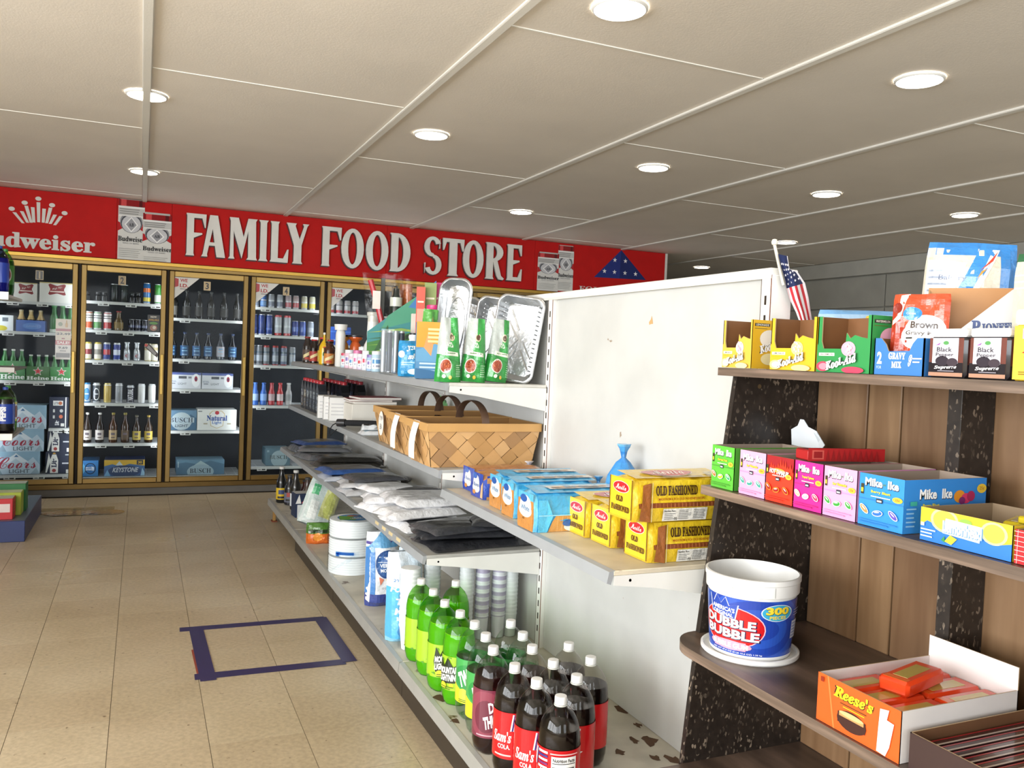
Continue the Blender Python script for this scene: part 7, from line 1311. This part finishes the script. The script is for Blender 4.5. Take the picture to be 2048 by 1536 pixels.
w, h = .195, .092; p = Pr(w, h); p.rect(0, 0, 1, 1, 'ee5a18'); p.pl([(.12, 1), (.14, 1), (.24, 0), (.22, 0)], 'f47a3a'); p.text("Reese's", .46, .78, .26, '3a1a0a', .49, .06, 'italic', rot=.0); p.text("Reese's", .455, .79, .24, 'f2dc1e', .48, .025, 'italic'); p.rect(.30, .58, .62, .60, '5a3a10'); p.rect(.34, .53, .60, .545, 'f2dc1e'); p.ell(.45, .30, .18, .20, '3c1c14'); p.rect(.28, .2, .62, .42, '3c1c14'); p.rect(.30, .34, .60, .43, 'c89058'); p.ell(.45, .42, .15, .05, 'e0b07a'); p.pl([(.78, .88), (.88, .92), (.86, .72), (.94, .70), (.90, .22), (.86, .02), (.76, .04), (.77, .5)], 'e6e4de'); p.pl([(.80, .72), (.86, .66), (.91, .66), (.87, .25), (.80, .3)], 'cfccc0'); p.rect(.05, .85, .09, .95, '8a2a0a')
open_box('peanut_cup_box', 1.036, 1.231, 1.215, .300, h, .6312, 'ee5a18', 'd8d0cc', 'orange open chocolate box with yellow lettering, full of orange packs', p, None, hb=.135, cat='candy box', sidec='d8d3cf')
for i in range(7):
    g = G(); g.box(-.071, .071, -.030, .030, 0, .03, 'd8401a', .006); g.box(-.045, .045, -.014, .014, .03, .0305, ('b09a4a', 'c8b05a')[i % 2]); g.box(-.066, -.050, -.022, .022, .03, .0304, 'e86a28'); ob = g.o('peanut_cup_pack', None, 'gloss', (1.292+.147*(i % 2), 1.199-.0635*((i//2) % 3), .6365+.0235*(0 if i < 6 else 1)+.03), 0); ob.location.z = .675+(.0 if i < 6 else .0305)
    if i == 6: ob.location.x = 1.37; ob.location.y = 1.15; ob.rotation_euler.z = .25
    tag(ob, f'orange chocolate pack lying in the orange open box, {NTH[i]} of seven', 'candy', 'orange chocolate packs')
g = G(); g.box(1.245, 1.50, 1.045, 1.225, .6365, .0, 'e0dcd8') if False else None
w = .185; p = Pr(w, .06); p.rect(0, 0, 1, 1, '3a2622')
open_box('chocolate_bar_box', .835, 1.022, 1.222, .30, .062, .6312, '3a2622', '6a4a32', 'dark brown open box with rows of dark wrapped chocolate bars', p, None, hb=.11, cat='candy box', sidec='8a6440')
for i in range(8):
    g = G(); g.box(-.135, .135, -.0095, .0095, 0, .04, '3a1c1e', .003); g.box(-.12, .12, -.0098, -.006, .0399, .0403, 'b8a89c'); g.box(-.13, .13, .003, .006, .0399, .0403, '9a2028'); ob = g.o('chocolate_bar', None, 'gloss', (1.372, 1.006-.0215*i, .6362), 0); tag(ob, f'dark wrapped chocolate bar with red stripe, {NTH[i]} from the far end of its box', 'candy', 'dark chocolate bars')

# ================================================================ left rack by the cooler
rk = thing('end_display_rack', 'low blue based drink rack with two shelves at the left picture edge', 'rack', (-1.2, 6.6, 0))
def rb_(x0, x1, y0, y1, z0, z1, c, m, nm, b=.003, top=None): g = G(); g.box(x0+1.2, x1+1.2, y0-6.6, y1-6.6, z0, z1, c, b, top); return g.o(nm, rk, m)
rb_(-1.9, -.655, 6.12, 7.10, 0, .135, '1d2c5e', 'plastic', 'base', .003, '5c6474'); rb_(-1.9, -1.12, 6.75, 6.79, .136, 1.9, 'b9b7b0', 'paint', 'back_panel')
s_ = rb_(-1.9, -.735, 6.15, 6.75, .655, .672, 'a79f98', 'paint', 'shelf'); g = G(); g.box(-1.9+1.2, -.735+1.2, 6.135-6.6, 6.149-6.6, .645, .69, 'c4bfb8', .002); g.o('front_rail', s_, 'metal')
s_ = rb_(-1.9, -.765, 6.10, 6.75, 1.545, 1.565, 'cfcac2', 'paint', 'shelf'); g = G(); g.box(-1.9+1.2, -.765+1.2, 6.085-6.6, 6.099-6.6, 1.53, 1.58, 'd9d6cf', .002); g.o('front_rail', s_, 'metal')
s_ = rb_(-1.9, -.73, 6.15, 6.75, 1.085, 1.10, '6f6a64', 'paint', 'shelf'); g = G(); g.box(-1.9+1.2, -.73+1.2, 6.135-6.6, 6.149-6.6, 1.075, 1.11, '8a8680', .002); g.o('front_rail', s_, 'metal')
for k, (p_, d_) in enumerate((((-1.9, -.76), 0),)): pass
def big_bottle(x, y, z, shell, liq, lab_c, label, txt=None, cap='2a4a9c', ry=0):
    t = thing('soda_bottle', label, 'bottle', (x, y, z+.0006), ry, 'soda bottles on the left rack'); P = [(.040, 0), (.050, .012), (.0545, .035), (.0545, .19), (.050, .228), (.040, .252), (.026, .273), (.0155, .286), (.0145, .300)]
    g = G(); g.lathe(P, shell, 24, cap=False); g.o('bottle_shell', t, 'pet', smooth=60); g = G(); g.lathe([(.0001, .002), (.039, .002), (.049, .013), (.0532, .035), (.0532, .19), (.047, .23), (.0001, .23)], liq, 22, cap=False); g.o('drink', t, 'liquid', smooth=60)
    g = G(); g.lathe([(.0152, .289), (.0158, .306), (.0001, .310)], cap, 18, cap=False); g.o('cap', t, 'plastic')
    g = G(); g.lathe([(.0552, .075), (.0552, .20)], lab_c, 28, cap=False)
    p = Pr(.16, .125)
    if txt: p.text(txt, .5, .5, .30, 'eef0f6', .72*p.h/p.w*1.0, .06, rot=pi/2)
    else: p.ell(.6, .5, .2, .4, 'c8c4c0'); p.ell(.6, .5, .16, .32, '7a3a2a')
    p.put(g, cyl_fn(0, 0, .075, .0554, -pi/2-.08/.0554), step=.008); g.o('label', t, 'gloss')
q = hit(17, 868, 2, .69); big_bottle(-.79-.0, 6.23, .672, 'e8ecec', '140c0c', '1d3fa0', 'dark cola bottle with a blue label lettered PEPSI on the left rack', 'PEPSI', ry=-.12)
big_bottle(-.80, 6.42, .672, 'a8d890', '8aa83a', 'b8b43a', 'green soda bottle with a round emblem behind the blue labelled cola', None, '3a8a3a', ry=.9)
big_bottle(-.835, 6.22, 1.565, '6a80d8', '2a44b0', '2440a8', 'deep blue soda bottle on the top shelf at the left picture edge', None, ry=3.0); big_bottle(-.83, 6.42, 1.565, '9ad08a', '3a7a24', '3a8030', 'green soda bottle behind the blue one on the top left shelf', None, '3a8a3a')
p = Pr(.16, .12); p.rect(0, 0, 1, 1, 'bd1f28'); p.pl([(.1, .45), (.88, .42), (.95, .8), (.1, .86)], 'd9c9c4'); p.rect(.1, .86, .9, .96, 'd8d4c8')
carton('soda_case', .26, .13, .135, 'b81f28', 'c8c8bc', loc=(-.86, 6.17, .1356), label='red soda can case at the front of the blue rack base', pr=Pr(.26, .135).rect(.3, .35, .94, .75, 'd6c6c2'), prs=Pr(.13, .135).lines(.2, .2, .8, .8, 4, '8a1a20', .4))
carton('soda_case', .26, .13, .15, '9aa82c', 'd8dcb0', loc=(-.83, 6.31, .1356), label='yellow green soda can case, middle one on the blue rack base', pr=Pr(.26, .15).rect(.5, .2, .9, .8, '7a9028'))
carton('soda_case', .30, .13, .185, '1f6a34', 'cfd4c8', loc=(-.84, 6.46, .1356), label='dark green soda can case, rear one on the blue rack base', pr=Pr(.30, .185).ell(.78, .45, .12, .3, '8ab48c').ell(.78, .45, .09, .22, '2a7a3c').text('UP', .78, .45, .2, 'd8e4d4', .12, .04))

# ================================================================ marks on the floor
def tape(pts, c, label):
    g = G()
    for a, b, wd_ in pts:
        A, B = Vector(a), Vector(b); d = (B-A).normalized(); n = Vector((-d.y, d.x))*wd_/2; g.prism([tuple(A+n), tuple(A-n), tuple(B-n), tuple(B+n)], 2, .0006, .0016+.0003*len(g.f)/6, c)
    return g
t = thing('floor_tape', 'rectangle of purple blue tape stuck on the tiled floor of the aisle', 'tape', (0, 0, 0))
def fp(px, py): q = hit(px, py, 2, 0); return (q.x, q.y)
for a, b, w in ((fp(359, 1260), fp(648, 1237), .055), (fp(389, 1355), fp(690, 1324), .06), (fp(391, 1254), fp(417, 1362), .06), (fp(640, 1236), fp(700, 1324), .06)):
    g = tape([(a, b, w)], '2c2450', ''); ob = g.o('tape_strip', t, 'plastic', smooth=0); ob.location.z = .0004*len(t.children)
g = tape([(fp(387, 1300), fp(399, 1350), .018)], '8a3a22', ''); g.o('old_tape_edge', t, 'plastic', smooth=0)
g = G(); a = hit(90, 1024, 2, 0); b = hit(265, 1019, 2, 0); p = Pr(1.25, .34); p.rect(0, .62, .94, 1, '8f8468'); p.text('NEW  THE  COOLER  AND  REFRESHMENTS', .45, .80, .09, '57503f', .86, .02)
p.ell(.93, .3, .07, .3, '8a6a44'); p.ell(.86, .3, .07, .28, '6a5a4a')
for u, c in ((.2, '6a6052'), (.42, '6e6252'), (.70, '7a5a4a')): p.ell(u, .3, .14, .28, c); p.ell(u, .3, .12, .22, '9a9080'); p.ell(u, .3, .09, .16, c); p.text('COLD', u, .3, .16, 'a8a090', .14, .04)
p.rect(0, .02, .92, .06, '7d7258'); p.put(g, lambda u, v, e: Vector((-1.34+u, 6.93+v, .0008+e))); ob = g.o('floor_sticker', None, 'gloss', smooth=0); tag(ob, 'worn long floor sticker with faded lettering in front of the cooler', 'sticker')
